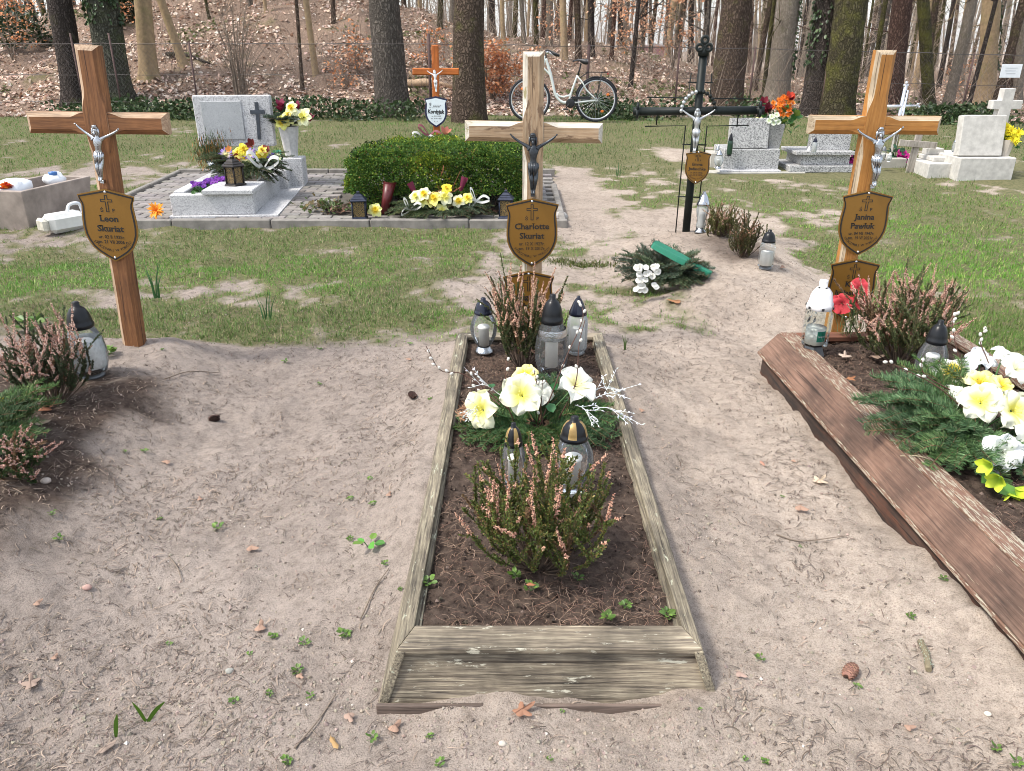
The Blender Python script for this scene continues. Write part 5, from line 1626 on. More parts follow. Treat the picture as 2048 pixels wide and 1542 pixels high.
def heather(label, loc, h, rad, nst, spike=.30, fl=1.0, leafc=(.075, .115, .03), alt=(.17, .15, .05), flc=(.72, .50, .40), lean=(0, 0), up=.5, flp=.75):
    root = thing('heather', label, 'heather', loc)
    st = MB(); LT, LD, LS, LC = [], [], [], []; FT, FD, FS = [], [], []
    for s in range(nst):
        a = random.random()*6.28; rr = rad*math.sqrt(random.random())
        hh = h*(.62+.42*random.random())*(1-.25*(rr/rad)**2)
        top = np.array([math.cos(a)*rr+lean[0]*hh, math.sin(a)*rr+lean[1]*hh, hh])
        b = np.array([math.cos(a)*rr*.16, math.sin(a)*rr*.16, -.01])
        mid = b+(top-b)*np.array([up*1.1, up*1.1, .45])+rng.normal(size=3)*.026
        top = top+rng.normal(size=3)*[.03, .03, .02]; dry = random.random() < .16
        main = curve([b, mid, top], 14)
        tube(st, main, np.linspace(.0026, .0010, 14), 4, False)
        lines = [(main, True)]
        for k in range(random.randint(2, 4)):
            i = random.randint(4, 9); d = (top-b)/h*.5+rng.normal(size=3)*.45; d[2] = abs(d[2])+.6
            e = main[i]+d/np.linalg.norm(d)*hh*(.22+.22*random.random())
            q = curve([main[i], (main[i]+e)/2+rng.normal(size=3)*.006, e], 7)
            tube(st, q, np.linspace(.0015, .0008, 7), 3, False); lines.append((q, random.random() < .55))
        for q, tip in lines:
            L = np.linalg.norm(np.diff(q, axis=0), axis=1).sum()
            f0 = 1-spike*(.7+.6*random.random()) if (tip and random.random() < flp) else 1.0
            n = int(L*1050)
            t = .30+(f0-.30)*rng.random(n) if len(q) > 10 else f0*rng.random(n)
            i = np.clip((t*(len(q)-1)).astype(int), 0, len(q)-2); u = (t*(len(q)-1)-i)[:, None]
            T = q[i]*(1-u)+q[i+1]*u; D = q[i+1]-q[i]; D /= np.linalg.norm(D, axis=1)[:, None]
            LC.append(np.full(n, dry)); LT.append(T); LD.append(D*.75+rdirs(n)*.7); LS.append(.005+.005*rng.random(n))
            if f0 < 1:
                n = int(L*(1-f0)*820*fl)
                t = f0+(1-f0)*rng.random(n)
                i = np.clip((t*(len(q)-1)).astype(int), 0, len(q)-2); u = (t*(len(q)-1)-i)[:, None]
                T = q[i]*(1-u)+q[i+1]*u
                FT.append(T); FD.append(rdirs(n)+np.array([0, 0, .15])); FS.append((.0066+.0032*rng.random(n))*(1.15-.5*(t-f0)/(1-f0+1e-6)))
    st.build('stems', STEM, root)
    T = np.concatenate(LT); n = len(T)
    c = tint(n, leafc, .35, alt, .22); LC = np.concatenate(LC); c[LC] = tint(LC.sum(), (.20, .125, .065), .3)
    pn = fbm(T[:, 0]*14, T[:, 1]*14+T[:, 2]*9, 2, 3); c *= (.65+.7*pn)[:, None]
    m = MB(); scatter(m, [(-.18, 0, 0), (.18, 0, 0), (.12, .7, .06), (0, 1, .1), (-.12, .7, .06)], [(0, 1, 2, 4), (4, 2, 3, 3)][:1], frames(np.concatenate(LD), rng.random(n)*6), T, np.concatenate(LS)*1.35, c)
    m.build('foliage', NEEDLEM, root)
    if FT:
        T = np.concatenate(FT); n = len(T)
        c = tint(n, flc, .22, (.42, .20, .14), .28)
        m = MB(); scatter(m, OCT_V, OCT_F, frames(np.concatenate(FD)), T, np.stack([np.concatenate(FS)*.62, np.concatenate(FS), np.concatenate(FS)*.62], -1), c); m.build('flower_spikes', FLORET, root)
    return root

def soilpt(px, py, z): return atZ(px, py, z)
heather('low green heather with a few pink-brown spikes at the front of the weathered frame', soilpt(1075, 1128, .085), .37, .20, 74, .22, 1.1, (.115, .155, .040), (.24, .18, .06), (.72, .44, .31), flp=.36, up=.62)
heather('tall heather with dense dry pinkish spikes in front of the second centre plaque', soilpt(1046, 735, .095), .50, .17, 42, .36, 1.1, (.085, .12, .045), (.15, .12, .05), (.74, .50, .36), lean=(-.04, .03))
heather('pinkish dry heather in front of the white foil lantern, left grave', P(112, 806), .40, .165, 54, .42, 1.2, (.06, .09, .04), (.11, .09, .06), (.70, .49, .40), up=.55)
heather('small heather with a few spikes at the left edge of the picture', P(45, 955), .16, .09, 26, .35, 1.1, (.05, .09, .03), (.10, .12, .04), (.62, .40, .33))
heather('broad pale-flowered heather beside the red poppies in the brown frame', soilpt(1800, 722, .17), .42, .25, 84, .27, 1.2, (.10, .13, .05), (.21, .18, .08), (.68, .45, .35), up=.5)
heather('yellowish low heather beside the slim silvered lantern on the bare mound', P(1440, 472), .24, .15, 60, .25, .8, (.14, .15, .05), (.27, .22, .10), (.48, .36, .24), flp=.5)
heather('thin brownish heather left of the black-lidded lantern on the bare mound', P(1486, 514), .31, .12, 34, .2, .7, (.085, .095, .035), (.17, .12, .06), (.40, .27, .18), flp=.4)

def fir_branch(L, seed=0, fullness=1.0, col=(.055, .115, .035), alt=(.10, .17, .05), nl=.023, curve_=.10, back=None):
    """flat spruce spray along +x: needles on a twig with side twigs"""
    tw = MB(); T, D = [], []
    main = curve([(0, 0, 0), (L*.5, random.uniform(-.1, .1)*L, .05*L), (L, random.uniform(-.15, .15)*L, -curve_*L)], 12)
    tube(tw, main, np.linspace(.0035, .0015, 12), 5, False)
    lines = [main]
    ns = int(5*fullness)+5
    for k in range(ns):
        i = 1+int(8*(k//2)/(ns/2)); s = 1 if k % 2 else -1
        l = (L*(.52-.040*i)+.012)*(.75+.4*random.random())
        d = np.array([.80, s*.62, random.uniform(-.18, .22)]); d /= np.linalg.norm(d)
        q = curve([main[i], main[i]+d*l*.5+np.array([0, 0, .02*L]), main[i]+d*l+np.array([.06*L, 0, -.05*L])], 8)
        tube(tw, q, np.linspace(.0024, .0011, 8), 4, False); lines.append(q)
    for q in lines:
        l = np.linalg.norm(np.diff(q, axis=0), axis=1).sum(); n = int(l*1050)
        t = .04+.96*rng.random(n)
        i = np.clip((t*(len(q)-1)).astype(int), 0, len(q)-2); u = (t*(len(q)-1)-i)[:, None]
        p = q[i]*(1-u)+q[i+1]*u; d = q[i+1]-q[i]; d /= np.linalg.norm(d, axis=1)[:, None]
        side = np.cross(d, [0, 0, 1.0]); side /= np.linalg.norm(side, axis=1)[:, None]+1e-9
        a = rng.normal(size=n)*.22+.25
        a = np.where(rng.random(n) < .5, a, math.pi-a)
        a = np.where(rng.random(n) < .16, math.pi/2+rng.normal(size=n)*.5, a)
        r = side*np.cos(a)[:, None]+np.cross(side, d)*np.sin(a)[:, None]
        T.append(p); D.append(d*.55+r)
    T = np.concatenate(T); D = np.concatenate(D); n = len(T)
    nd = MB(); c = tint(n, col, .35, alt, .35)
    hw = .00088/nl
    scatter(nd, [(-hw, 0, 0), (hw, 0, 0), (hw*.9, .85, 0), (0, 1, 0), (-hw*.9, .85, 0)], [(0, 1, 2, 4)], frames(D, rng.random(n)*6), T, nl*(.75+.5*rng.random(n)), c)
    scatter(nd, [(-hw, .1, 0), (hw, .1, 0), (0, 1.06, 0)], [(0, 1, 2)], frames(D+rng.normal(size=D.shape)*.12, rng.random(n)*6), T, nl, c*1.15)
    return nd, tw

FIRT = plain('fir_twig', (.17, .10, .055), .9, .3, 30, 0)
def branch_at(parent, org, dirn, L, roll=0.0, **kw):
    nd, tw = fir_branch(L, **kw)
    g = random.uniform(.75, 1.5); b = random.uniform(.9, 1.5)       # some sprays are older and darker, some bluish
    for q in nd.c: q[:, :3] *= np.array([g, g, g*b])
    d = Vector(dirn).normalized()
    x = d; z = Vector((0, 0, 1)); y = z.cross(x)
    if y.length < .1: y = Vector((0, 1, 0))
    y.normalize(); z = x.cross(y)
    M = Matrix((x, y, z)).transposed().to_4x4() @ Matrix.Rotation(roll, 4, 'X')
    M.translation = Vector(org)
    o = nd.build('fir_branch', NEEDLEM, parent); o.matrix_local = M
    t = tw.build('twig', FIRT, o)
    return o

PETAL = leafmat('petal', .5, .3, .3)
def flower_mesh(kind_, R_, outer, inner, center=None, seed=0):
    """flower opening towards +z; colours run from the heart to the rim as on the real petal"""
    m = MB(); rs = random.Random(seed)
    cfg = dict(lily=(6, .46, 1.05, 1.0, .15), daffodil=(6, .42, .30, .42, .06), poppy=(5, .85, .75, .75, .05), daisy=(14, .16, .25, .30, .0), tulip=(5, .50, 1.5, .35, .02), gladiolus=(6, .50, .50, .40, .09), mum=(40, .12, .6, .5, 0))[kind_]
    npet, wid, a, b, ruf = cfg
    for k in range(npet):
        nu, nv = (8, 7) if npet < 10 else (4, 3)
        ang = k*2*math.pi/npet+rs.uniform(-.12, .12); lift = .06*(k % 2) if npet < 10 else rs.uniform(-.3, 1.0)
        sc = rs.uniform(.88, 1.1)*(1 if kind_ != 'mum' else rs.uniform(.5, 1.1)); ph = rs.uniform(0, 6); V = []; c = []
        for iu in range(nu):
            u = iu/(nu-1)
            w = wid*(math.sin(math.pi*min(1, .08+.84*u**.95))**.9)*(1-.25*u*u) if u < .999 else wid*.03
            for iv in range(nv):
                v = (iv/(nv-1)-.5)*2
                r = (.05+u*.95-.10*b*u*u)*sc
                z = a*u*(1+lift)-b*u*u + .16*wid*v*v*(1-u*.4)+ruf*math.sin(3.3*v+ph+4*u)*u-.05*wid*abs(math.sin(v*4.7))*math.sin(3.1*u)
                x, y = r, v*w*sc
                V.append((R_*(x*math.cos(ang)-y*math.sin(ang)), R_*(x*math.sin(ang)+y*math.cos(ang)), R_*z))
                f = min(1, max(0, (u-.18)/.42)); c.append([inner[j]*(1-f)+outer[j]*f for j in range(3)])
        F = [(iu*nv+iv, iu*nv+iv+1, (iu+1)*nv+iv+1, (iu+1)*nv+iv) for iu in range(nu-1) for iv in range(nv-1)]
        m.add(V, F, 0, True, np.array(c))
    cc = center or inner
    if kind_ == 'daffodil':
        pr = [(.10, .05), (.18, .15), (.21, .30), (.27, .40), (.23, .37), (.15, .15), (0, .08)]
        lathe(m, pr, 14, sc=R_, col=np.array(cc))
    elif kind_ in ('lily', 'gladiolus', 'poppy'):
        for k in range(6):
            aa = k*1.05; tube(m, [(0, 0, .02*R_), (math.cos(aa)*.10*R_, math.sin(aa)*.10*R_, .30*R_), (math.cos(aa)*.16*R_, math.sin(aa)*.16*R_, .40*R_)], [.012*R_, .010*R_, .03*R_], 5, col=np.array(cc))
    elif kind_ == 'daisy':
        ell(m, (0, 0, .10*R_), (.2*R_, .2*R_, .10*R_), 8, 5, col=np.array(cc))
    return m
_fs = [0]
def head(parent, p, nrm, kind_, R_, outer, inner, center=None, name='flower'):
    _fs[0] += 1
    o = flower_mesh(kind_, R_, outer, inner, center, _fs[0]).build(name, PETAL, parent)
    o.rotation_mode = 'QUATERNION'
    o.rotation_quaternion = Vector(nrm).normalized().to_track_quat('Z', 'Y') @ Quaternion((0, 0, 1), random.random()*6)
    o.location = p
    return o
WHITE, CREAM, YEL, LEM = (.86, .87, .80), (.86, .86, .62), (.85, .66, .05), (.84, .80, .20)
MAG, RED_, ORG, DKR, PUR = (.50, .02, .22), (.60, .06, .07), (.85, .22, .02), (.16, .012, .025), (.32, .20, .62)

def willow(parent, pts, n0, n1, count, size=.011):
    q = curve(pts, 18); tw = MB(); tube(tw, q, np.linspace(.0026, .0014, 18), 5, False)
    o = tw.build('willow_twig', plain('willow_bark', (.085, .035, .022), .6, .2, 30, 0), parent)
    for k in range(count):
        t = n0+(n1-n0)*(k+random.uniform(-.2, .2))/max(1, count-1); i = int(max(0, min(.98, t))*17)
        d = q[i+1 if i < 17 else 17]-q[i-1 if i > 0 else 0]; d /= np.linalg.norm(d)+1e-9
        s = np.cross(d, rng.normal(size=3)); s /= np.linalg.norm(s)
        M = frames((d*.8+s*.5)[None])[0]
        m = MB(); ell(m, q[i]+s*size*.5+d*size*.4, (size*.52, size*.78, size*.52), 8, 6, rot=M, col=(.74, .72, .66)); m.build('catkin', leafmat('catkin_fur', .9, .2, .1), o)
    return o

def sprig(parent, p0, d, L, n=16, mat_c=(.80, .83, .84)):
    """frosted white twig with drop-shaped leaves"""
    d = np.array(d, float); d /= np.linalg.norm(d)
    q = curve([p0, np.array(p0)+d*L*.5+np.array([0, 0, .02]), np.array(p0)+d*L+np.array([0, 0, -.012])], 10)
    m = MB(); tube(m, q, .0013, 4, False, col=mat_c)
    lines = [q]
    for k in range(4):
        i = 3+k; e = q[i]+(d+rng.normal(size=3)*.55)*L*.35
        r = np.array([q[i], (q[i]+e)/2, e]); tube(m, r, .0010, 3, False, col=mat_c); lines.append(curve(r, 5))
    T, D = [], []
    for l in lines:
        for k in range(n//3+2):
            i = random.randint(1, len(l)-1); T.append(l[i]); D.append((l[i]-l[i-1])/np.linalg.norm(l[i]-l[i-1])+rdirs(1)[0]*.8)
    T = np.array(T); D = np.array(D)
    scatter(m, OCT_V, OCT_F, frames(D), T, np.stack([np.full(len(T), .005), .011+.006*rng.random(len(T)), np.full(len(T), .005)], -1), tint(len(T), mat_c, .06))
    return m.build('white_sprig', PETAL, parent)

def leaf_part(parent, T, D, s, c, name='leaves'):
    m = MB(); scatter(m, LEAF_V, LEAF_F, frames(np.array(D), rng.normal(size=len(T))*.5), np.array(T), s, c); return m.build(name, leafmat('fresh_leaf', .4, .3), parent)

# ---------------------------------------------------------------- arrangement in the weathered frame
def centre_arrangement():
    o = atZ(1075, 862, .10)
    root = thing('flower_arrangement', 'spruce spray with big white-yellow lilies, catkins and white sprigs in the weathered frame', 'flower arrangement', o)
    L = lambda px, py, y: np.array(atY(px, py, y) - o)
    for a, l, el in ((180, .30, .02), (195, .27, .05), (165, .28, .10), (150, .26, .12), (210, .26, .0), (228, .22, .0), (0, .30, .08), (15, .29, .14), (-15, .29, .03), (30, .26, .22), (-32, .27, -.0), (-50, .22, .0), (60, .22, .35), (95, .24, .45), (75, .26, .5), (270, .18, .02), (250, .2, .02), (120, .24, .3)):
        branch_at(root, (.03*math.cos(R(a)), .03*math.sin(R(a)), .03), (math.cos(R(a)), math.sin(R(a)), el), l*.95, random.uniform(-.3, .3))
    branch_at(root, L(1000, 830, o.y), (-1, .1, .0), .16, 0, col=(.34, .20, .09), alt=(.42, .27, .13))
    y = o.y
    for px, py, yy, n, k, r, ou, inn in ((966, 820, y-.06, (-.55, -.75, .35), 'lily', .082, CREAM, LEM), (1044, 792, y-.03, (.0, -.8, .6), 'lily', .088, (.88, .88, .72), LEM), (1150, 772, y+.06, (.35, -.5, .85), 'lily', .088, WHITE, (.86, .82, .45)),
                                        (1078, 786, y+.07, (.3, -.7, .5), 'lily', .062, WHITE, WHITE), (1052, 752, y+.12, (-.2, -.3, .9), 'lily', .06, (.86, .82, .40), YEL)):
        p = L(px, py, yy); head(root, p, n, k, r, ou, inn)
        s = MB(); tube(s, [p, p*.5+np.array([0, .02, .0]), (0, .02, .02)], .003, 5); s.build('stalk', plain('green_stalk', (.06, .14, .04), .6, .2, 20, 0), root)
    T = [L(1098, 806, y), L(1140, 800, y), L(1010, 855, y-.02), L(985, 775, y+.05), L(1100, 770, y+.1)]
    leaf_part(root, T, rdirs(5)*[1, 1, .3], np.array([.05, .045, .05, .04, .04]), tint(5, (.05, .17, .06), .2))
    for pts, a, b, c in (([(1040, 870, -.02), (1012, 800, -.01), (1012, 745, .0), (1014, 715, .02)], .55, 1.0, 3), ([(1085, 850, 0), (1078, 790, .03), (1068, 740, .06)], .6, 1., 4), ([(1110, 850, 0), (1150, 770, .02), (1158, 690, .08), (1170, 640, .12)], .35, .9, 4),
                         ([(1080, 850, 0), (1130, 720, .08), (1165, 640, .15), (1160, 600, .2)], .35, 1.0, 7), ([(1020, 820, .05), (960, 770, .10), (920, 746, .12), (880, 740, .12), (852, 692, .13)], .62, 1.0, 6), ([(1000, 810, .05), (970, 785, .1), (950, 770, .12), (945, 745, .12)], .3, 1.0, 5),
                         ([(1075, 850, 0), (1082, 810, -.02), (1085, 760, 0)], .3, 1, 3)):
        willow(root, [L(px, py, y+dy) for px, py, dy in pts], a, b, c)
    for px, py, dy, d, l in ((1180, 800, .02, (1, -.1, .15), .15), (1185, 815, 0, (.9, -.5, -.1), .16), (1150, 810, 0, (.45, -.75, -.2), .12), (1170, 795, .04, (1, .3, .2), .14), (985, 805, .0, (-.8, -.55, -.1), .13), (975, 800, .0, (-.55, -.8, -.25), .12), (1000, 790, .05, (-.9, .35, .2), .12)):
        sprig(root, L(px, py, y+dy), d, l)
centre_arrangement()

def right_arrangement():
    o = atZ(1960, 880, .19)
    root = thing('flower_arrangement', 'spruce spray with white lilies and yellow-green buds in the brown frame, right edge', 'flower arrangement', o)
    L = lambda px, py, y: np.array(atY(px, py, y) - o)
    for a, l, el in ((182, .36, .10), (163, .38, .28), (200, .30, .02), (145, .36, .45), (122, .32, .65), (226, .27, .0), (250, .27, -.03), (275, .24, -.05), (95, .28, .8), (0, .25, .3), (-40, .25, .1), (190, .22, .5), (212, .2, .45), (174, .37, .18), (216, .33, .08), (238, .3, .12), (153, .33, .6), (135, .3, .3)):
        branch_at(root, (.03*math.cos(R(a)), .03*math.sin(R(a)), .03), (math.cos(R(a)), math.sin(R(a)), el), l, random.uniform(-.4, .4), nl=.030, col=(.065, .13, .042), alt=(.125, .19, .07), fullness=.9)
    y = o.y
    for px, py, yy, n, k, r, ou, inn in ((1960, 806, y-.02, (-.3, -.7, .65), 'lily', .082, (.88, .88, .74), LEM), (2022, 822, y-.04, (.2, -.8, .6), 'lily', .085, (.88, .88, .72), LEM), (1905, 800, y+.10, (-.6, -.3, .7), 'lily', .06, WHITE, WHITE), (2005, 905, y-.20, (-.4, -.8, .35), 'lily', .078, (.82, .85, .86), (.80, .84, .74)),
                                        (2055, 880, y-.18, (.1, -.8, .5), 'lily', .075, WHITE, CREAM), (1905, 745, y+.22, (-.3, -.5, .8), 'daffodil', .07, (.82, .84, .80), YEL), (1960, 770, y+.14, (.0, -.5, .8), 'lily', .07, (.86, .84, .45), YEL), (2000, 775, y+.13, (.2, -.5, .8), 'lily', .055, (.86, .82, .35), YEL),
                                        (2030, 740, y+.20, (.2, -.6, .7), 'lily', .07, WHITE, CREAM), (1960, 722, y+.32, (0, -.4, .9), 'lily', .06, (.80, .84, .88), WHITE), (2005, 715, y+.3, (.2, -.4, .9), 'lily', .055, (.80, .84, .88), WHITE), (1930, 738, y+.3, (-.4, -.4, .8), 'lily', .05, (.80, .84, .88), WHITE)):
        p = L(px, py, yy); head(root, p, n, k, r, ou, inn)
        s = MB(); tube(s, [p, p*.5+np.array([0, .02, .0]), (0, .02, .02)], .003, 5); s.build('stalk', MATS['green_stalk'], root)
    for px, py, d in ((2000, 955, (-.7, -.6, -.1)), (2030, 975, (.5, -.7, -.2)), (2015, 985, (-.1, -.8, -.4)), (1985, 930, (-.9, -.3, .0)), (2040, 990, (.3, -.8, -.4))):
        head(root, L(px, py, y-.32), d, 'tulip', .032, (.62, .72, .06), (.35, .5, .05), name='bud')
    T = [L(2000, 950, y-.28), L(1985, 970, y-.30), L(1940, 850, y)]; leaf_part(root, T, [(-.9, -.3, -.2), (.8, -.5, -.2), (-.6, -.6, .1)], np.array([.07, .08, .06]), tint(3, (.12, .28, .05), .2))
    for pts, a, b, c in (([(1930, 820, .05), (1870, 770, .1), (1800, 735, .15), (1770, 720, .17)], .45, 1, 4), ([(1900, 780, .1), (1850, 750, .12), (1843, 720, .12)], .5, 1, 3), ([(1960, 790, .2), (1920, 720, .28), (1905, 650, .34), (1915, 625, .36)], .45, 1, 7), ([(2000, 790, .2), (1975, 720, .3), (1960, 680, .35), (1972, 655, .36)], .5, 1, 6)):
        willow(root, [L(px, py, y+dy) for px, py, dy in pts], a, b, c)
    g = MB(); q = curve([L(1800, 912, y-.12), L(1850, 915, y-.16), L(1905, 950, y-.17)], 8); tube(g, q, .0016, 4, col=(.55, .48, .33)); g.build('dry_straw', leafmat('dry_leaf'), root)
right_arrangement()

def left_fir():
    o = P(-35, 900)+Vector((0, 0, .03))
    root = thing('fir_spray', 'cut spruce branches lying on the left grave at the picture edge', 'fir spray', o)
    for a, l, el in ((0, .26, .25), (25, .28, .4), (50, .3, .5), (-20, .24, .1), (75, .25, .5), (10, .22, .6), (-40, .2, .1), (95, .24, .4)):
        branch_at(root, (0, 0, .02), (math.cos(R(a)), math.sin(R(a)), el), l, random.uniform(-.4, .4), col=(.05, .10, .03), alt=(.10, .14, .05))
    p = np.array(atY(2, 806, o.y+.12)-o); head(root, p, (.2, -.6, .7), 'daffodil', .03, YEL, YEL)
left_fir()

# ---------------------------------------------------------------- upturned wreath on the bare ground
def wreath():
    o = P(1335, 572)
    root = thing('discarded_wreath', 'heap of grey-green fir branches with a green plastic tray turned upside down', 'wreath', o)
    for a, l, el in ((180, .30, .15), (170, .34, .35), (200, .28, .05), (150, .32, .5), (215, .22, .0), (235, .20, .1), (260, .18, .0), (-20, .26, .05), (-45, .24, .05), (-70, .22, .0), (0, .28, .2), (20, .28, .3), (120, .28, .6), (90, .3, .6), (50, .28, .5), (160, .2, .9), (40, .2, .9), (200, .2, .7), (-30, .2, .6), (-90, .18, .4), (10, .24, 1.2), (70, .24, 1.3), (140, .26, 1.2), (190, .24, 1.1), (240, .22, .9), (300, .22, .8), (330, .24, .9), (100, .26, 1.8), (270, .2, 1.2), (-15, .28, .35), (-35, .26, .3)):
        branch_at(root, (.07*math.cos(R(a))-.02, .07*math.sin(R(a)), .07), (math.cos(R(a)), math.sin(R(a)), el), l*.82, random.uniform(-.5, .5), col=(.062, .095, .045), alt=(.12, .15, .08), fullness=1.3)
    a, b = np.array(atY(1308, 486, o.y+.04)-o), np.array(atY(1422, 548, o.y-.14)-o)
    t = MB(); TR = plain('green_tray', (.012, .17, .10), .4, .12, 14, .05)
    d = b-a; L = np.linalg.norm(d); ux = d/L; uy = np.cross([0, 0, 1.], ux); uy /= np.linalg.norm(uy); uz = np.cross(ux, uy)
    M = np.stack([ux, uy, uz], -1)
    secs = [(0, .035), (.03, .05), (.45, .055), (.62, .048), (.66, .028), (.97, .026), (1.0, .015)]
    V = []
    for s, w in secs:
        for y, z in ((-w, -.02), (-w*.8, .012), (w*.8, .012), (w, -.02)): V.append(a+M @ np.array([s*L, y, z]))
    n = len(secs); F = [(i*4+k, i*4+k+1, i*4+5+k, i*4+4+k) for i in range(n-1) for k in range(3)]; F += [(0, 1, 2, 3), tuple((n-1)*4+k for k in (3, 2, 1, 0))]
    t.add(V, F); soft(t.build('tray', TR, root))
    for k in range(26):
        p = np.array(atY(1292+random.uniform(-24, 26), 572+random.uniform(-34, 18)-random.uniform(0, 8), o.y-.30)-o); p[2] = max(p[2], .035)
        head(root, p, (random.uniform(-.6, .4), -.7, random.uniform(.1, .9)), 'poppy', .021, (.82, .82, .78), (.80, .80, .72))
    T = np.array([atY(1340+8*k, 585, o.y-.08)-o for k in range(4)]); leaf_part(root, T, [(-.4, -.5, .3), (.2, -.6, .3), (.5, -.4, .1), (0, -.6, .5)], .06, tint(4, (.16, .20, .03), .2))
    for px, py in ((1350, 600), (1362, 606), (1318, 582)):
        pass
wreath()

# ---------------------------------------------------------------- clipped evergreen block
def box_bush():
    root = thing('evergreen_bush', 'dense low block of clipped small-leaved evergreen on the paving', 'bush', (-.67, 7.45, pave_z(7.4)-.02))
    hx, hy, hz = .86, .62, .54
    n = 95000
    u = rng.random((n, 3))*2-1
    k = rng.integers(0, 4, n); s = np.sign(rng.random(n)-.5)
    P_ = u.copy(); P_[:, 2] = rng.random(n)
    P_[k == 0, 0] = s[k == 0]; P_[(k == 1), 1] = -np.abs(s[k == 1]); P_[k == 2, 2] = 1; P_[k == 3, 2] = 1
    nrm = np.zeros((n, 3)); nrm[k == 0, 0] = s[k == 0]; nrm[k == 1, 1] = -1; nrm[k >= 2, 2] = 1
    # rounded and lumpy outline
    q = P_*[hx, hy, hz]
    rr = (np.abs(P_[:, 0])**6+np.abs(P_[:, 1])**6+np.clip(P_[:, 2], 0, 1)**7)**(1/6.5)
    q = q/np.maximum(rr, .86)[:, None]*.96
    lump = (fbm(q[:, 0]*5+q[:, 2]*4, q[:, 1]*5+q[:, 2]*3, 3, 15)-.5)*.16
    q = q+nrm*(lump-.05*rng.random(n)**2+np.where(rng.random(n) < .05, .05*rng.random(n), 0))[:, None]
    under = (q[:, 2] < .16) & (fbm(q[:, 0]*4, q[:, 1]*4+2, 2, 19) > .42)
    q, nrm, lump = q[~under], nrm[~under], lump[~under]; n = len(q)
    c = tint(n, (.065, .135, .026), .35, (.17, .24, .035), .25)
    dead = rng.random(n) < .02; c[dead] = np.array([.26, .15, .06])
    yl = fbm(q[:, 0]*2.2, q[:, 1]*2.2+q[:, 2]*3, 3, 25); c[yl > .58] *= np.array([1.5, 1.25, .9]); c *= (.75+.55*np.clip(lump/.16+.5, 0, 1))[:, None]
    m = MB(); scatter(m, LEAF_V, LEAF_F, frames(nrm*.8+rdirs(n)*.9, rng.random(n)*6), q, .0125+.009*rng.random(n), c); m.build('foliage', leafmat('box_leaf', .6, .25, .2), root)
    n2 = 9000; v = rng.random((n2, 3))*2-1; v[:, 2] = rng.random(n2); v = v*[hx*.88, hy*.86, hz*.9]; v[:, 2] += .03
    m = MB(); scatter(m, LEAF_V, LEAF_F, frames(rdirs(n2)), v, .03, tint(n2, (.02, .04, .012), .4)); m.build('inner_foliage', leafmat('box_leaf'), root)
    st = MB()
    for k in range(60):
        x, y = random.uniform(-hx*.85, hx*.85), random.uniform(-hy*.85, hy*.85)
        tube(st, [(x*.9, y*.9, 0), (x, y, .2), (x*1.03, y*1.03, .4)], [.006, .004, .002], 4, False)
    st.build('stems', STEM, root)
box_bush()

BED = BM = None
def under_bush():
    z = pave_z(7.2)
    x = rng.random(700)*1.95-1.70; y = 6.83+rng.random(700)*.35; k = len(x)
    c = tint(k, (.22, .125, .085), .35, (.12, .08, .06), .4)
    m = MB(); yaw = rng.random(k)*6.28
    scatter(m, LEAF_V, LEAF_F, frames(np.stack([np.cos(yaw), np.sin(yaw), rng.normal(size=k)*.3], -1)), np.stack([x, y, pave_z(y)-.002+.02*rng.random(k)], -1), .03+.025*rng.random(k), c); kind(m.build('fallen_leaves', leafmat('dry_leaf')), 'stuff')
    # creeping plant at the left corner
    o = Vector((-1.62, 6.95, pave_z(6.95)))
    r = thing('creeping_plant', 'straggly creeping plant at the left corner of the evergreen block', 'plant', o)
    T = rng.normal(size=(160, 3))*[.13, .10, .04]; T[:, 2] = np.abs(T[:, 2])+.005
    leaf_part(r, T, rdirs(160)+np.array([0, 0, .4]), .03+.02*rng.random(160), tint(160, (.10, .14, .05), .35, (.17, .13, .06), .3))
    s = MB()
    for k in range(9): e = rng.normal(size=3)*[.16, .12, .01]; tube(s, [(0, 0, .0), tuple(e*.5+np.array([0, 0, .05])), tuple(e*[1, 1, 0]+np.array([0, 0, .02]))], .003, 4, False)
    s.build('runners', STEM, r)
under_bush()

# ---------------------------------------------------------------- smaller bouquets
RIB = leafmat('white_ribbon', .6, .4); RIBC = (.74, .75, .72)
def ribbon(parent, p, s, n=4, c=RIBC, name='ribbon'):
    m = MB(); p = np.array(p)
    for k in range(n):
        a = k*2*math.pi/n+random.uniform(-.4, .4); d = np.array([math.cos(a), -.35, math.sin(a)*.7+.25])
        side = np.array([0, .6, .8])*s*.22
        q = curve([p, p+d*s*.6+np.array([0, 0, s*.35]), p+d*s*1.1, p+d*s*.55-np.array([0, 0, s*.15]), p], 14)
        V = np.concatenate([q-side/2, q+side/2]); m.add(V, [(i, i+1, 15+i, 14+i) for i in range(13)], 0, True, np.array(c))
    return m.build(name, RIB, parent)

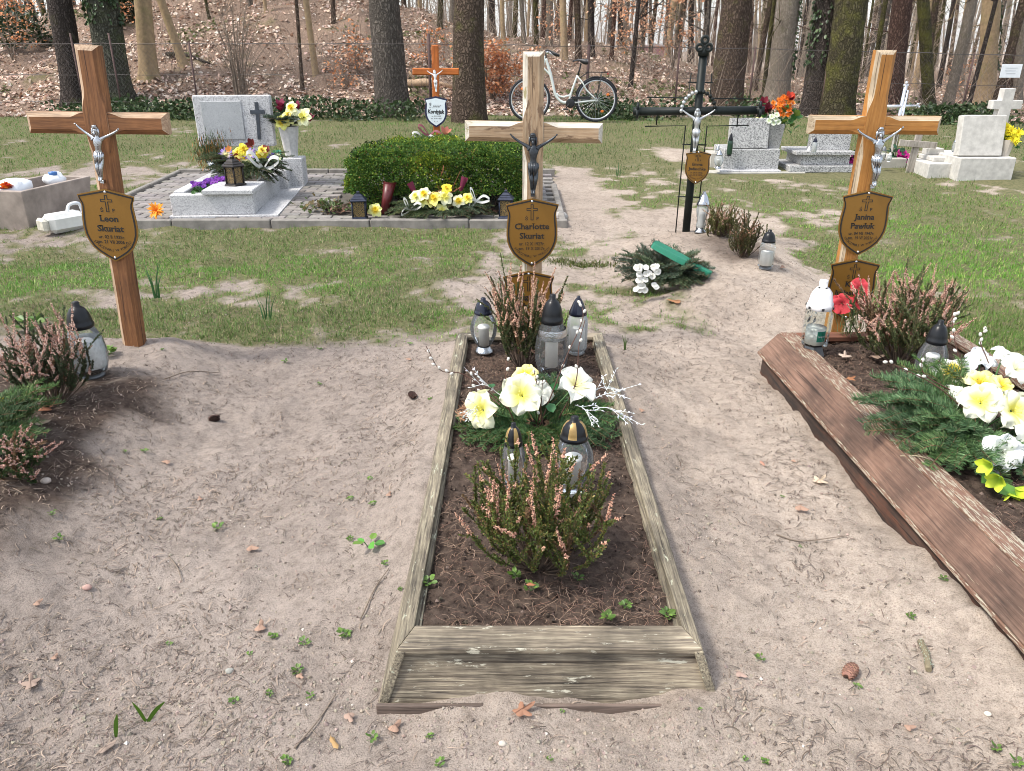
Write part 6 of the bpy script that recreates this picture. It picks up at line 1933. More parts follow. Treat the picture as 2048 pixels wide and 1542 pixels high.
def bush_arrangement():
    o = Vector((atZ(885, 425, pave_z(6.75)).x, 6.72, pave_z(6.72)))
    root = thing('flower_arrangement', 'low fir arrangement with pale yellow daffodils and white ribbons before the evergreen block', 'flower arrangement', o)
    L = lambda px, py, dy=0: np.array(atY(px, py, o.y+dy)-o)
    for a, l, el in ((180, .38, .05), (195, .36, .03), (0, .38, .05), (-15, .36, .03), (165, .34, .25), (20, .34, .25), (220, .26, .02), (250, .22, .0), (280, .22, .0), (310, .26, .0), (120, .3, .4), (60, .3, .4), (205, .3, .2), (-30, .3, .15)):
        branch_at(root, (.1*math.cos(R(a)), .04*math.sin(R(a)), .05), (math.cos(R(a)), math.sin(R(a)), el), l, random.uniform(-.4, .4), col=(.05, .08, .03), alt=(.10, .13, .05), nl=.022)
    for px, py, ou, inn, r in ((832, 393, (.85, .86, .52), LEM, .072), (848, 388, (.85, .86, .6), YEL, .07), (868, 396, (.85, .80, .25), YEL, .075), (862, 402, (.84, .82, .3), YEL, .06), (890, 394, (.86, .87, .62), LEM, .075), (918, 402, (.85, .86, .65), YEL, .068), (935, 396, (.82, .80, .25), YEL, .055), (884, 421, (.84, .86, .45), LEM, .065), (846, 402, (.85, .85, .4), LEM, .06), (893, 376, (.80, .70, .05), YEL, .05)):
        head(root, L(px, py, -.08+random.uniform(-.04, .04)), (random.uniform(-.4, .4), -.8, .55), 'daffodil', r, ou, inn)
    ribbon(root, L(820, 420, -.12), .10, 3); ribbon(root, L(952, 402, -.05), .11, 3)
    for px, py, a in ((825, 376, -.5), (926, 366, .35)):
        m = MB(); p = L(px, py, .02); d = np.array([a, .1, 1.]); d /= np.linalg.norm(d)
        tube(m, [p-d*.07, p+d*.05], [.014, .03], 12, False, col=(.20, .03, .07)); m.build('mesh_cone', leafmat('burgundy_mesh', .6, .4), root)
    m = MB()
    for k in range(10): a = rng.normal(size=3)*[.09, .04, .05]+np.array(L(880, 378, 0)); tube(m, curve([a, a+rng.normal(size=3)*.05, a+rng.normal(size=3)*.07], 7), .0025, 4, False, col=(.30, .12, .06))
    m.build('dry_tendrils', leafmat('dry_leaf'), root)
    f = thing('fallen_daffodil', 'single pale yellow daffodil standing by the left navy lantern', 'flower', atZ(752, 436, pave_z(6.7)))
    head(f, (0, -.01, .07), (.1, -.8, .45), 'daffodil', .07, (.82, .84, .35), YEL)
    s = MB(); tube(s, [(0, 0, 0), (0, 0, .06)], .004, 5); s.build('stalk', MATS['green_stalk'], f)
    v = thing('plastic_cone_vase', 'dark red plastic cone vase leaning under the evergreen block', 'vase', atZ(768, 428, pave_z(6.85)))
    s = MB(); tube(s, [(0, 0, 0), (.06, .05, .26)], [.03, .055], 14, True); s.build('cone', plain('dark_red_plastic', (.10, .012, .014), .4, .2, 20, 0), v)
    s = MB(); tube(s, [(.06, .05, .255), (.061, .051, .268)], [.058, .06], 14, False); s.build('rim', MATS['dark_red_plastic'], v)
bush_arrangement()

def tomb_flowers():
    o = pt_tomb(.48, .85, .26)
    root = thing('flower_arrangement', 'mixed purple, yellow and rust flowers with fir and white ribbon on the granite grave', 'flower arrangement', o)
    L = lambda px, py, dy=0: np.array(atY(px, py, o.y+dy)-o)
    for a, l, el in ((190, .40, .3), (170, .36, .4), (-25, .44, .1), (-55, .42, -.05), (-10, .42, .35), (180, .34, .1), (200, .34, .0), (220, .30, -.1), (0, .36, .0), (-20, .38, -.15), (-40, .36, -.2), (-65, .30, -.15), (250, .26, -.05), (280, .26, -.1), (20, .32, .1), (150, .3, .2), (-10, .3, .2), (-50, .26, .1), (235, .26, .15), (300, .25, .2)):
        branch_at(root, (.05*math.cos(R(a)), .05*math.sin(R(a)), .04), (math.cos(R(a)), math.sin(R(a)), el), l, random.uniform(-.4, .4), col=(.045, .07, .025), alt=(.08, .11, .04), nl=.024, fullness=1.3)
    for px, py, k, r, ou, inn in ((452, 309, 'daisy', .06, PUR, (.8, .75, .3)), (500, 308, 'daisy', .055, PUR, (.8, .7, .2)), (546, 317, 'daisy', .05, (.20, .12, .5), (.7, .6, .3)), (487, 299, 'daffodil', .055, (.82, .75, .08), YEL), (477, 306, 'daffodil', .05, (.84, .78, .2), YEL), (523, 310, 'daffodil', .055, (.84, .74, .06), YEL), (525, 300, 'daffodil', .045, (.82, .78, .2), YEL),
                              (471, 322, 'tulip', .06, (.26, .05, .02), (.30, .10, .02)), (480, 324, 'tulip', .05, (.42, .12, .03), (.5, .2, .03)), (505, 291, 'tulip', .06, (.14, .02, .02), (.2, .05, .03)), (537, 303, 'tulip', .055, (.38, .10, .10), (.4, .15, .12)), (460, 301, 'tulip', .04, (.70, .30, .10), (.7, .4, .1)), (555, 318, 'poppy', .04, (.75, .80, .55), (.6, .7, .4)), (490, 315, 'daffodil', .045, (.84, .82, .45), YEL)):
        head(root, L(px, py, random.uniform(-.10, .0)), (random.uniform(-.4, .4), -.8, .5), k, r*(1.3 if k != 'tulip' else .85), ou, inn)
    T = np.array([L(random.uniform(445, 560), random.uniform(305, 330), .02) for _ in range(26)]); leaf_part(root, T, rdirs(26)+np.array([0, -.3, .3]), .07, tint(26, (.04, .12, .05), .35, (.03, .20, .12), .25))
    ribbon(root, L(527, 338, -.20), .17, 3)
    for sx in (-1, 1):
        pass
    pl = thing('potted_conifer', 'small orange-green conifer in a foil pot left behind the granite grave', 'potted plant', pt_tomb(.06, 1.25, .21))
    n = 1300; T = rng.normal(size=(n, 3))*[.085, .06, .07]+[0, 0, .17]; T[:, 2] = np.abs(T[:, 2]); c = tint(n, (.055, .085, .03), .4, (.28, .13, .03), .3)
    m = MB(); scatter(m, BLADE_V, BLADE_F, frames(rdirs(n)*.5+np.array([0, 0, .8])), T, np.stack([np.full(n, .007), np.full(n, .05), np.full(n, .05)], -1), c); m.build('foliage', NEEDLEM, pl)
    m = MB(); lathe(m, [(0, 0), (.05, 0), (.075, .1), (.07, .1), (0, .08)], 16); m.build('pot', ALU, pl)
    s = MB(); [tube(s, [(0, 0, .05), tuple(rng.normal(size=3)*[.05, .04, .02]+np.array([0, 0, .2]))], .003, 4, False) for _ in range(9)]; s.build('stems', STEM, pl)
    pr = thing('primroses', 'clump of purple primroses planted in the granite border', 'plant', pt_tomb(.20, .42, .14))
    n = 90; T = rng.normal(size=(n, 3))*[.075, .17, .02]+[0, 0, .02]; T[:, 0] = np.clip(T[:, 0], -.08, .16); leaf_part(pr, T, rdirs(n)+np.array([0, 0, .5]), .05, tint(n, (.06, .15, .04), .3))
    for k in range(34):
        x, y = random.uniform(-.08, .13), random.uniform(-.22, .26); head(pr, (x, y, .075+random.uniform(0, .03)), (random.uniform(-.4, .4), -.5, .8), 'poppy', .026, random.choice([(.14, .020, .34), (.20, .025, .36), (.10, .015, .28)]), (.12, .02, .20))
    z = pt_tomb(.79, 1.42, .32)+Vector((0, 0, .29))
    bq = thing('bouquet', 'pale yellow daffodils with dark red tips in the white faceted vase', 'bouquet', z)
    L = lambda px, py, dy=0: np.array(atY(px, py, z.y+dy)-z)
    for px, py, r, ou, inn in ((582, 215, .06, (.82, .83, .5), YEL), (579, 232, .075, (.83, .84, .35), YEL), (606, 234, .085, (.84, .86, .55), LEM), (565, 244, .065, (.84, .84, .25), YEL), (590, 230, .06, WHITE, CREAM), (572, 240, .05, (.84, .8, .3), YEL)):
        head(bq, L(px, py, -.10), (random.uniform(-.3, .3), -.85, .4), 'daffodil', r*1.25, ou, inn)
    for px, py in ((563, 222), (561, 214), (597, 218), (620, 243)): head(bq, L(px, py, 0), (random.uniform(-.4, .4), -.3, .9), 'tulip', .055, (.22, .02, .06), (.2, .03, .05))
    for a in range(0, 360, 30): branch_at(bq, (0, 0, .0), (math.cos(R(a)), math.sin(R(a)), .55), .26, 0, col=(.04, .07, .035), alt=(.09, .12, .07))
    for a in (60, 110): branch_at(bq, (0, 0, .06), (math.cos(R(a)), .4, .9), .24, 0, col=(.05, .08, .05))
    of = thing('fallen_flower', 'orange artificial flower head lying at the corner of the granite grave', 'flower', pt_tomb(-.10, -.03, .03)+Vector((0, -.03, .0)))
    head(of, (0, 0, .035), (.05, -.75, .6), 'mum', .085, (.88, .36, .03), (.80, .20, .02))
    head(of, (0, .005, .03), (.05, -.75, .6), 'mum', .07, (.90, .45, .05), (.85, .28, .02))
    cx = atY(870, 288, 9.85); cz = float(G(cx.x, 9.85))
    gr = thing('flower_arrangement', 'pale flowers, white bow and dark red bow just showing behind the evergreen block', 'flower arrangement', (cx.x, 9.85, cz))
    LL = lambda px, py: np.array(atY(px, py, 9.8)-gr.location)
    for px, py in ((868, 281), (877, 279), (885, 282), (893, 280), (880, 287), (872, 289), (905, 286), (862, 286)): head(gr, LL(px, py), (0, -.6, .8), 'daffodil', .06, (.80, .82, .4), LEM)
    ribbon(gr, LL(849, 280), .14, 2); ribbon(gr, LL(858, 272), .15, 3, (.30, .10, .12)); head(gr, LL(891, 270), (.1, -.5, .8), 'tulip', .07, (.45, .16, .12), (.4, .2, .1)); ribbon(gr, LL(842, 288), .12, 2, (.32, .14, .13))
    head(gr, LL(911, 274), (.1, -.5, .8), 'daisy', .04, (.6, .55, .05), YEL)
    for a in (0, 40, 90, 140, 180, 230, 270, 320): branch_at(gr, (0, 0, .25), (math.cos(R(a)), math.sin(R(a)), .15), .3, 0)
    sb = MB(); lathe(sb, [(0, 0), (.16, 0), (.13, .28), (0, .28)], 14); sb.build('pot', plain('clay_pot', (.25, .11, .07), .9, .2, 10, .2), gr)
tomb_flowers()

def right_bouquets():
    z = GP1+Vector((.27, .12, .50))
    b = thing('bouquet', 'bright orange chrysanthemum bunch with dark red and white flowers in the grey vase', 'bouquet', z)
    L = lambda px, py, dy=0: np.array(atY(px, py, z.y+dy)-z)
    for k in range(34):
        a, r = random.random()*6.28, math.sqrt(random.random()); head(b, L(1566+22*r*math.cos(a), 213+20*r*math.sin(a), random.uniform(-.06, .05)), (random.uniform(-.5, .5), -.8, .5), 'mum', .035, random.choice([(.85, .24, .02), (.88, .32, .04), (.80, .18, .02)]), (.75, .15, .01))
    for px, py in ((1527, 206), (1522, 220), (1530, 228), (1533, 217), (1578, 196), (1584, 200), (1537, 224)): head(b, L(px, py, 0), (random.uniform(-.5, .3), -.6, .6), 'tulip', .05, DKR if px < 1560 else (.55, .06, .03), DKR)
    for px, py in ((1543, 234), (1551, 238), (1538, 242), (1553, 230), (1547, 246), (1556, 244)): head(b, L(px, py, -.08), (0, -.8, .4), 'poppy', .035, (.74, .78, .72), (.6, .7, .4))
    head(b, L(1518, 238, -.05), (-.5, -.7, .3), 'daffodil', .04, (.8, .8, .35), YEL)
    n = 60; T = np.array([L(random.uniform(1525, 1592), random.uniform(215, 260), random.uniform(-.02, .08)) for _ in range(n)]); leaf_part(b, T, rdirs(n)+np.array([0, -.3, .2]), .06+.06*rng.random(n), tint(n, (.05, .15, .035), .35, (.16, .22, .04), .3))
    s = MB(); [tube(s, [(0, 0, -.2), tuple(L(random.uniform(1530, 1580), random.uniform(215, 235), 0))], .004, 4, False) for _ in range(12)]; s.build('stalks', MATS['green_stalk'], b)
    z = WT+Vector((.56, .17, .245+.16))
    b = thing('bouquet', 'bright yellow carnations in the small pale vase, far right', 'bouquet', z)
    L2 = lambda px, py, dy=0: np.array(atY(px, py, z.y+dy)-z)
    for px, py in ((2013, 256), (2022, 262), (2032, 270), (2015, 270), (2024, 278), (2036, 266), (2010, 280), (2020, 284), (2030, 282), (2018, 264)): head(b, L2(px, py, random.uniform(-.06, .02)), (random.uniform(-.4, .4), -.8, .4), 'mum', .06, (.86, .78, .03), (.80, .62, .02))
    n = 30; T = np.array([L2(random.uniform(2005, 2035), random.uniform(278, 296), 0) for _ in range(n)]); leaf_part(b, T, rdirs(n)+np.array([0, -.3, .2]), .06, tint(n, (.05, .16, .035), .35))
    def mag(px, py, lab, base):
        p = P(px, base); g = thing('flower_bunch', lab, 'flowers', p)
        q = lambda x, y: np.array(atY(x, y, p.y-.03)-p)
        for k in range(11): head(g, q(px+random.uniform(-14, 14), py+random.uniform(-9, 9)), (random.uniform(-.4, .4), -.8, .5), 'poppy', .045, random.choice([(.48, .015, .22), (.58, .03, .30)]), (.4, .01, .15))
        n = 24; T = np.array([q(px+random.uniform(-16, 16), py+random.uniform(-16, 10)) for _ in range(n)]); leaf_part(g, T, rdirs(n)+np.array([0, 0, .3]), .07, tint(n, (.035, .09, .045), .35))
    mag(1798, 314, 'magenta flowers at the foot of the silver metal cross', 330)
    mag(1712, 324, 'dark pink flowers beside the stepped granite grave', 336)
right_bouquets()

def poppies():
    o = atZ(1692, 680, .175)
    root = thing('artificial_poppies', 'three coral red artificial poppies before the second right plaque', 'flowers', o)
    for px, py, dy, n, r in ((1684, 607, -.06, (-.3, -.85, .3), .050), (1718, 577, -.02, (.15, -.75, .6), .048), (1716, 604, -.02, (.2, -.8, .3), .040)):
        p = np.array(atY(px, py, o.y+dy)-o)
        head(root, p, n, 'poppy', r, (.66, .07, .085), (.42, .03, .04), (.06, .015, .02))
        s = MB(); tube(s, curve([p, p*.6+np.array([.01, .02, 0]), (.02, .02, 0)], 7), .0025, 5); s.build('stalk', MATS['green_stalk'], root)
    n = 130; T = rng.normal(size=(n, 3))*[.035, .03, .05]+[.02, .0, .07]
    m = MB(); scatter(m, BLADE_V, BLADE_F, frames(rdirs(n)*.7+np.array([0, 0, .5])), T, np.stack([np.full(n, .004), np.full(n, .07), np.full(n, .07)], -1), tint(n, (.09, .13, .04), .3, (.2, .2, .1), .3)); m.build('leaves', NEEDLEM, root)
poppies()
# ================================================================ BICYCLE
def bicycle():
    U = .001077
    y = 13.35
    rear = atY(1193, 205, y); g = float(G(rear.x, y))
    root = thing('bicycle', 'pale step-through bicycle with black saddle and rack, parked behind the centre cross', 'bicycle', (rear.x-.436, y, g))
    X = lambda px: (px-1110)*U
    Z = lambda py: (1228-py)*U
    def pt(px, py, yy=0): return (X(px), yy, Z(py))
    PALE = plain('pale_mint_paint', (.66, .70, .67), .3, .04, 20, 0); BLK = plain('bike_black', (.014, .015, .018), .45, .2, 30, .05)
    RIM = plain('alloy_rim', (.66, .68, .70), .3, .05, 20, 0, metal=.6); TYR = plain('tyre_rubber', (.02, .022, .028), .8, .2, 40, .1); ORF = plain('orange_reflector', (.75, .20, .03), .3, .1, 20, 0)
    def circ(cx, cz, r, n=48): return [(cx+math.cos(a)*r, 0, cz+math.sin(a)*r) for a in np.linspace(0, 2*math.pi, n+1)]
    for cx, cz, rf in ((X(1512), Z(905), ((-1.05, .62), (.42, .70), (2.2, 0))), (X(500), Z(900), ((2.2, .6), (5.6, .6)))):
        w = Vector((cx, 0, cz))
        m = MB(); tube(m, circ(0, 0, .322), .019, 8, False); wh = m.build('wheel', TYR, root, w)
        m = MB(); tube(m, circ(0, 0, .297), .0125, 6, False); m.build('rim', RIM, wh)
        m = MB(); tube(m, [(0, -.05, 0), (0, .05, 0)], .022, 12); m.build('hub', RIM, wh)
        sp = MB()
        for k in range(32):
            a = k/32*2*math.pi; b = a+(.5 if k % 2 else -.5); s = .03 if k % 4 < 2 else -.03
            tube(sp, [(math.cos(b)*.02, s, math.sin(b)*.02), (math.cos(a)*.29, 0, math.sin(a)*.29)], .0013, 3, False)
        sp.build('spokes', RIM, wh)
        for a, f in rf:
            if f: q = MB(); ell(q, (math.cos(a)*.2, -.012, math.sin(a)*.2), (.028, .008, .022), 10, 6); q.build('reflector', ORF, wh)
    f = MB()
    tube(f, curve([pt(735, 330), pt(765, 410), pt(812, 540), pt(850, 690), pt(890, 830), pt(960, 915), pt(1040, 945), pt(1112, 945)], 26), .023, 10)
    tube(f, curve([pt(700, 455), pt(760, 510), pt(805, 560), pt(832, 650)], 10), .016, 8)
    tube(f, curve([pt(905, 810), pt(950, 850), pt(1020, 860), pt(1120, 835)], 10), .014, 8)
    tube(f, curve([pt(1092, 945), pt(1130, 800), pt(1170, 680), pt(1215, 560)], 10), .017, 10)
    for s in (-.05, .05):
        tube(f, curve([pt(1218, 580, s*.3), pt(1290, 660, s), pt(1360, 770, s), pt(1510, 900, s)], 10), .011, 8)
        tube(f, [pt(1112, 950, s*.6), pt(1300, 930, s), pt(1515, 908, s)], .011, 8)
    tube(f, [pt(715, 290), pt(690, 480)], .021, 10)
    f.build('frame', PALE, root)
    m = MB()
    for s in (-.045, .045): tube(m, curve([pt(692, 470, s*.6), pt(660, 540, s), pt(590, 730, s), pt(500, 900, s)], 10), .013, 8)
    m.build('fork', PALE, root)
    m = MB(); tube(m, [pt(740, 330), pt(732, 235)], .013, 8)
    for s in (-1, 1): tube(m, curve([pt(732, 235), pt(745, 215, s*.12), pt(790, 225, s*.24), pt(840, 250, s*.29)], 10), .011, 8)
    m.build('handlebar', BLK, root)
    for s in (-1, 1):
        q = MB(); tube(q, [pt(815, 242, s*.275), pt(920, 292, s*.31)], .019, 10); q.build('grip', BLK, root)
        q = MB(); tube(q, [pt(780, 235, s*.23), pt(840, 290, s*.26)], .006, 6); q.build('brake_lever', RIM, root)
    q = MB(); ell(q, pt(752, 245, -.06), (.03, .03, .03), 10, 7); q.build('bell', STEEL, root)
    q = MB(); tube(q, [pt(1220, 565), pt(1262, 400)], .013, 8); q.build('seat_post', BLK, root)
    q = MB(); n = 9; V = []
    for i in range(n):
        t = i/(n-1); x = 1135+225*t; w = .028+.075*ss(.25, .95, t); zt = 360-22*math.sin(t*2.6)-4*t; th = 18+55*float(ss(.3, .8, t))*(1-.3*float(ss(.9, 1, t)))
        for yy, py in ((-w, zt+th), (-w*1.02, zt+8), (-w*.5, zt-4), (w*.5, zt-4), (w*1.02, zt+8), (w, zt+th)): V.append(pt(x, py, yy))
    F = [(i*6+k, i*6+(k+1) % 6, i*6+6+(k+1) % 6, i*6+6+k) for i in range(n-1) for k in range(6)]+[tuple(range(6)), tuple((n-1)*6+k for k in range(5, -1, -1))]
    q.add(V, F, 0, True); q.build('saddle', BLK, root)
    q = MB()
    for s in (-.06, 0, .06): tube(q, [pt(1330, 515, s), pt(1660, 517, s)], .006, 6)
    for x in (1380, 1480, 1580, 1655): tube(q, [pt(x, 516, -.06), pt(x, 516, .06)], .005, 6)
    for s in (-.07, .07): tube(q, [pt(1575, 518, s), pt(1512, 900, s)], .006, 6); tube(q, [pt(1370, 518, s*.7), pt(1240, 600, s*.4)], .005, 6)
    q.build('rack', BLK, root)
    q = MB(); ell(q, pt(1668, 540), (.012, .03, .02), 8, 6); q.build('rear_light', plain('red_lens', (.4, .02, .02), .3, .1, 20, 0), root)
    q = MB(); box(q, ((X(1130)+X(1420))/2, -.055, Z(875)), (.31, .012, .045), .01); ell(q, pt(1115, 950, -.055), (.075, .008, .075), 16, 7); q.build('chain_guard', BLK, root)
    q = MB(); tube(q, [pt(1100, 950, -.07), pt(1050, 1020, -.075)], .009, 6); tube(q, [pt(1110, 950, .07), pt(1170, 880, .075)], .009, 6); q.build('crank', BLK, root)
    for px, py, s in ((1045, 1030, -.115), (1172, 875, .115)): q = MB(); box(q, pt(px, py, s), (.085, .07, .02), .005); q.build('pedal', BLK, root)
    q = MB(); tube(q, [pt(1115, 960, -.05), pt(1290, 1000, -.06), pt(1410, 1012, -.08)], .006, 6); q.build('kickstand', BLK, root)
    q = MB(); a = np.linspace(.35, 2.9, 18); tube(q, [(X(1512)+math.cos(t)*.350, 0, Z(905)+math.sin(t)*.350) for t in a], .010, 6); q.build('mudguard', BLK, root)
bicycle()

# ================================================================ SMALL THINGS ON THE GROUND
def flat_leaf(label, p, s, c, lobes=5, curl=.25, yaw=None, group=None, cat='leaf'):
    root = thing('dry_leaf', label, cat, p, random.random()*6.28 if yaw is None else yaw, group)
    n = lobes*6; V = [(0, 0, .012)]; 
    for k in range(n):
        a = k/n*2*math.pi; r = s*(.62+.38*math.cos(a*lobes)*(.6+.4*math.cos(a)))*(1.0 if lobes > 2 else (1-.45*abs(math.sin(a))))
        V.append((math.cos(a)*r, math.sin(a)*r*.8, .004+curl*s*(math.sin(a*2+1)*.5+.5)*(r/s)**2))
    F = [(0, 1+k, 1+(k+1) % n) for k in range(n)]
    m = MB(); m.add(V, F, 0, True, np.array(c)); m.build('blade', leafmat('dry_leaf'), root)
    m = MB(); tube(m, [(-s*.9, .01*s, .008), (0, 0, .013), (s*.7, 0, .016)], s*.018, 4, False, col=np.array(c)*.7); m.build('stalk', leafmat('dry_leaf'), root)
    return root
for px, py, s, c, lo, lab in ((1045, 1427, .035, (.36, .19, .12), 5, 'brown lobed oak leaf against the foot of the weathered front board'), (92, 822, .045, (.30, .13, .075), 4, 'curled reddish brown leaf under the left heather'),
                            (64, 1372, .032, (.34, .25, .20), 5, 'pale dry leaf flat on the sand near the lower left corner'), (85, 850, .035, (.45, .36, .27), 3, 'pale curled leaf at the edge of the left soil'),
                            (214, 1502, .026, (.38, .29, .23), 2, 'small oval beige leaf on the sand at the bottom left'), (1638, 966, .040, (.62, .50, .37), 5, 'crumpled pale leaf with a hole on the sand beside the brown frame'),
                            (1350, 606, .055, (.36, .18, .09), 3, 'rust brown leaf on the sand before the upturned wreath'), (1525, 932, .022, (.46, .25, .18), 2, 'small reddish leaf on the right-hand path'),
                            (1690, 716, .042, (.55, .44, .36), 5, 'pale oak leaf on the dark soil behind the white-topped lantern'), (1752, 718, .04, (.46, .33, .25), 3, 'upright tan leaf under the pale heather'),
                            (1700, 762, .028, (.42, .19, .09), 5, 'orange-brown lobed leaf on the dark soil of the brown frame'), (150, 648, .04, (.45, .36, .30), 2, 'pale leaf in the grass beside the leaning brown cross'),
                            (700, 1440, .022, (.40, .28, .22), 3, 'small tan leaf left of the weathered front board'), (668, 1490, .026, (.42, .27, .12), 2, 'yellowish brown curled leaf near the bottom edge'),
                            (1060, 1175, .016, (.42, .17, .09), 2, 'small rust leaf on dark soil below the low green heather'), (1480, 1355, .018, (.42, .30, .25), 3, 'little tan leaf right of the weathered front board')):
    p = P(px, py) if not (1640 < px < 1760 and 700 < py < 780) else atZ(px, py, .18)
    if px == 1060: p = atZ(px, py, .097)
    flat_leaf(lab, p+Vector((0, 0, .004)), s, c, lo, .35 if lo > 2 else .2)
def strewn():
    proto = flat_leaf('small dry brown leaf lying on the sand between the graves', P(400, 1000), .016, (.40, .26, .19), 3, .3, group='small dry leaves strewn on the sand')
    for k in range(20):
        px, py = random.uniform(20, 2030), random.uniform(480, 1530)
        p = P(px, py)
        if not clear_of(np.array([p.x]), np.array([p.y]), .03)[0]: continue
        c = copy_tree(proto); c.location = p+Vector((0, 0, .003)); c.rotation_euler = (0, 0, random.random()*6.28); s = random.uniform(.6, 1.4)*(1+.15*p.y); c.scale = (s, s, s)
strewn()

def cone(label, px, py, L, c, yaw):
    p = P(px, py)
    root = thing('pine_cone', label, 'pine cone', p+Vector((0, 0, L*.30)), yaw)
    m = MB(); ell(m, (0, 0, 0), (L*.5, L*.27, L*.27), 10, 8); m.build('core', plain('cone_core', (.05, .025, .016), .9, .2, 20, 0), root)
    m = MB(); T, D = [], []
    for r in range(9):
        t = -0.46+.92*r/8; rad = .30*math.sqrt(max(.02, 1-(t/.52)**2))
        for k in range(9):
            a = (k+.5*(r % 2))/9*2*math.pi; T.append((t*L, math.cos(a)*rad*L*.75, math.sin(a)*rad*L*.75)); D.append((.75, math.cos(a)*.7, math.sin(a)*.7))
    scatter(m, [(-.5, 0, 0), (.5, 0, 0), (.6, .7, .05), (0, 1, .12), (-.6, .7, .05)], [(0, 1, 2, 4)], frames(np.array(D)), np.array(T), L*.24, tint(len(T), c, .2))
    scatter(m, [(.6, .7, .05), (0, 1, .12), (-.6, .7, .05)], [(0, 1, 2)], frames(np.array(D)), np.array(T), L*.24, tint(len(T), k3(c, .5), .2))
    m.build('scales', leafmat('dry_leaf'), root)
cone('reddish brown pine cone on pale sand right of the weathered frame', 1698, 1352, .042, (.30, .16, .115), .8)
cone('dark pine cone fragment on the left path beside the weathered frame', 826, 796, .04, (.09, .05, .04), 2.2)
cone('dark weathered cone on the left path near the leaning cross', 428, 842, .04, (.10, .06, .05), .4)
def sticks():
    a, b = P(1840, 1288), P(1856, 1345)
    root = thing('stick', 'short stick with pale green lichen on the sand at right', 'stick', a)
    v = b-a; q = curve([(0, 0, .008), tuple(v*.5+Vector((.004, 0, .010))), tuple(v+Vector((0, 0, .008)))], 12)
    m = MB(); tube(m, q, .0075+.0012*rng.random(12), 8, True, col=(1, 1, 1)); m.build('bark', plain('stick_bark', (.19, .16, .10), .9, .3, 60, .4), root)
    m = MB(); k = 160; i = rng.integers(1, 10, k); aa = rng.random(k)*3.14; T = q[i]+np.stack([np.cos(aa)*.0075, rng.normal(size=k)*.006, np.sin(aa)*.0075], -1); scatter(m, LEAF_V, LEAF_F, frames(rdirs(k)), T, .0028, tint(k, (.36, .42, .34), .2)); m.build('lichen', leafmat('dry_leaf'), root)
    for lab, pts in (('thin curved brown twig on the right-hand path', ((1552, 1072), (1600, 1085), (1690, 1075))), ('thin dark twig lying left of the pine-needle patch on the left path', ((300, 1075), (350, 1130), (365, 1165))),
                     ('long thin twig beside the sand bank of the weathered frame', ((722, 1240), (750, 1180), (778, 1140))), ('thin brown twig below the front board, lower left', ((590, 1500), (640, 1440), (672, 1392))),
                     ('thin twig on the left path below the leaning cross', ((330, 760), (380, 745), (440, 748)))):
        W = [P(*q) for q in pts]; root = thing('twig', lab, 'twig', W[0]); o = W[0]
        q = curve([tuple(w-o+Vector((0, 0, .006))) for w in W], 14); m = MB(); tube(m, q, np.linspace(.0028, .0014, 14), 5); m.build('stem', TWIG, root)
        m = MB()
        for k in (4, 9): e = q[k]+rng.normal(size=3)*[.02, .02, .003]; tube(m, [q[k], e], [.0014, .0008], 4)
        m.build('side_shoot', TWIG, root)
sticks()

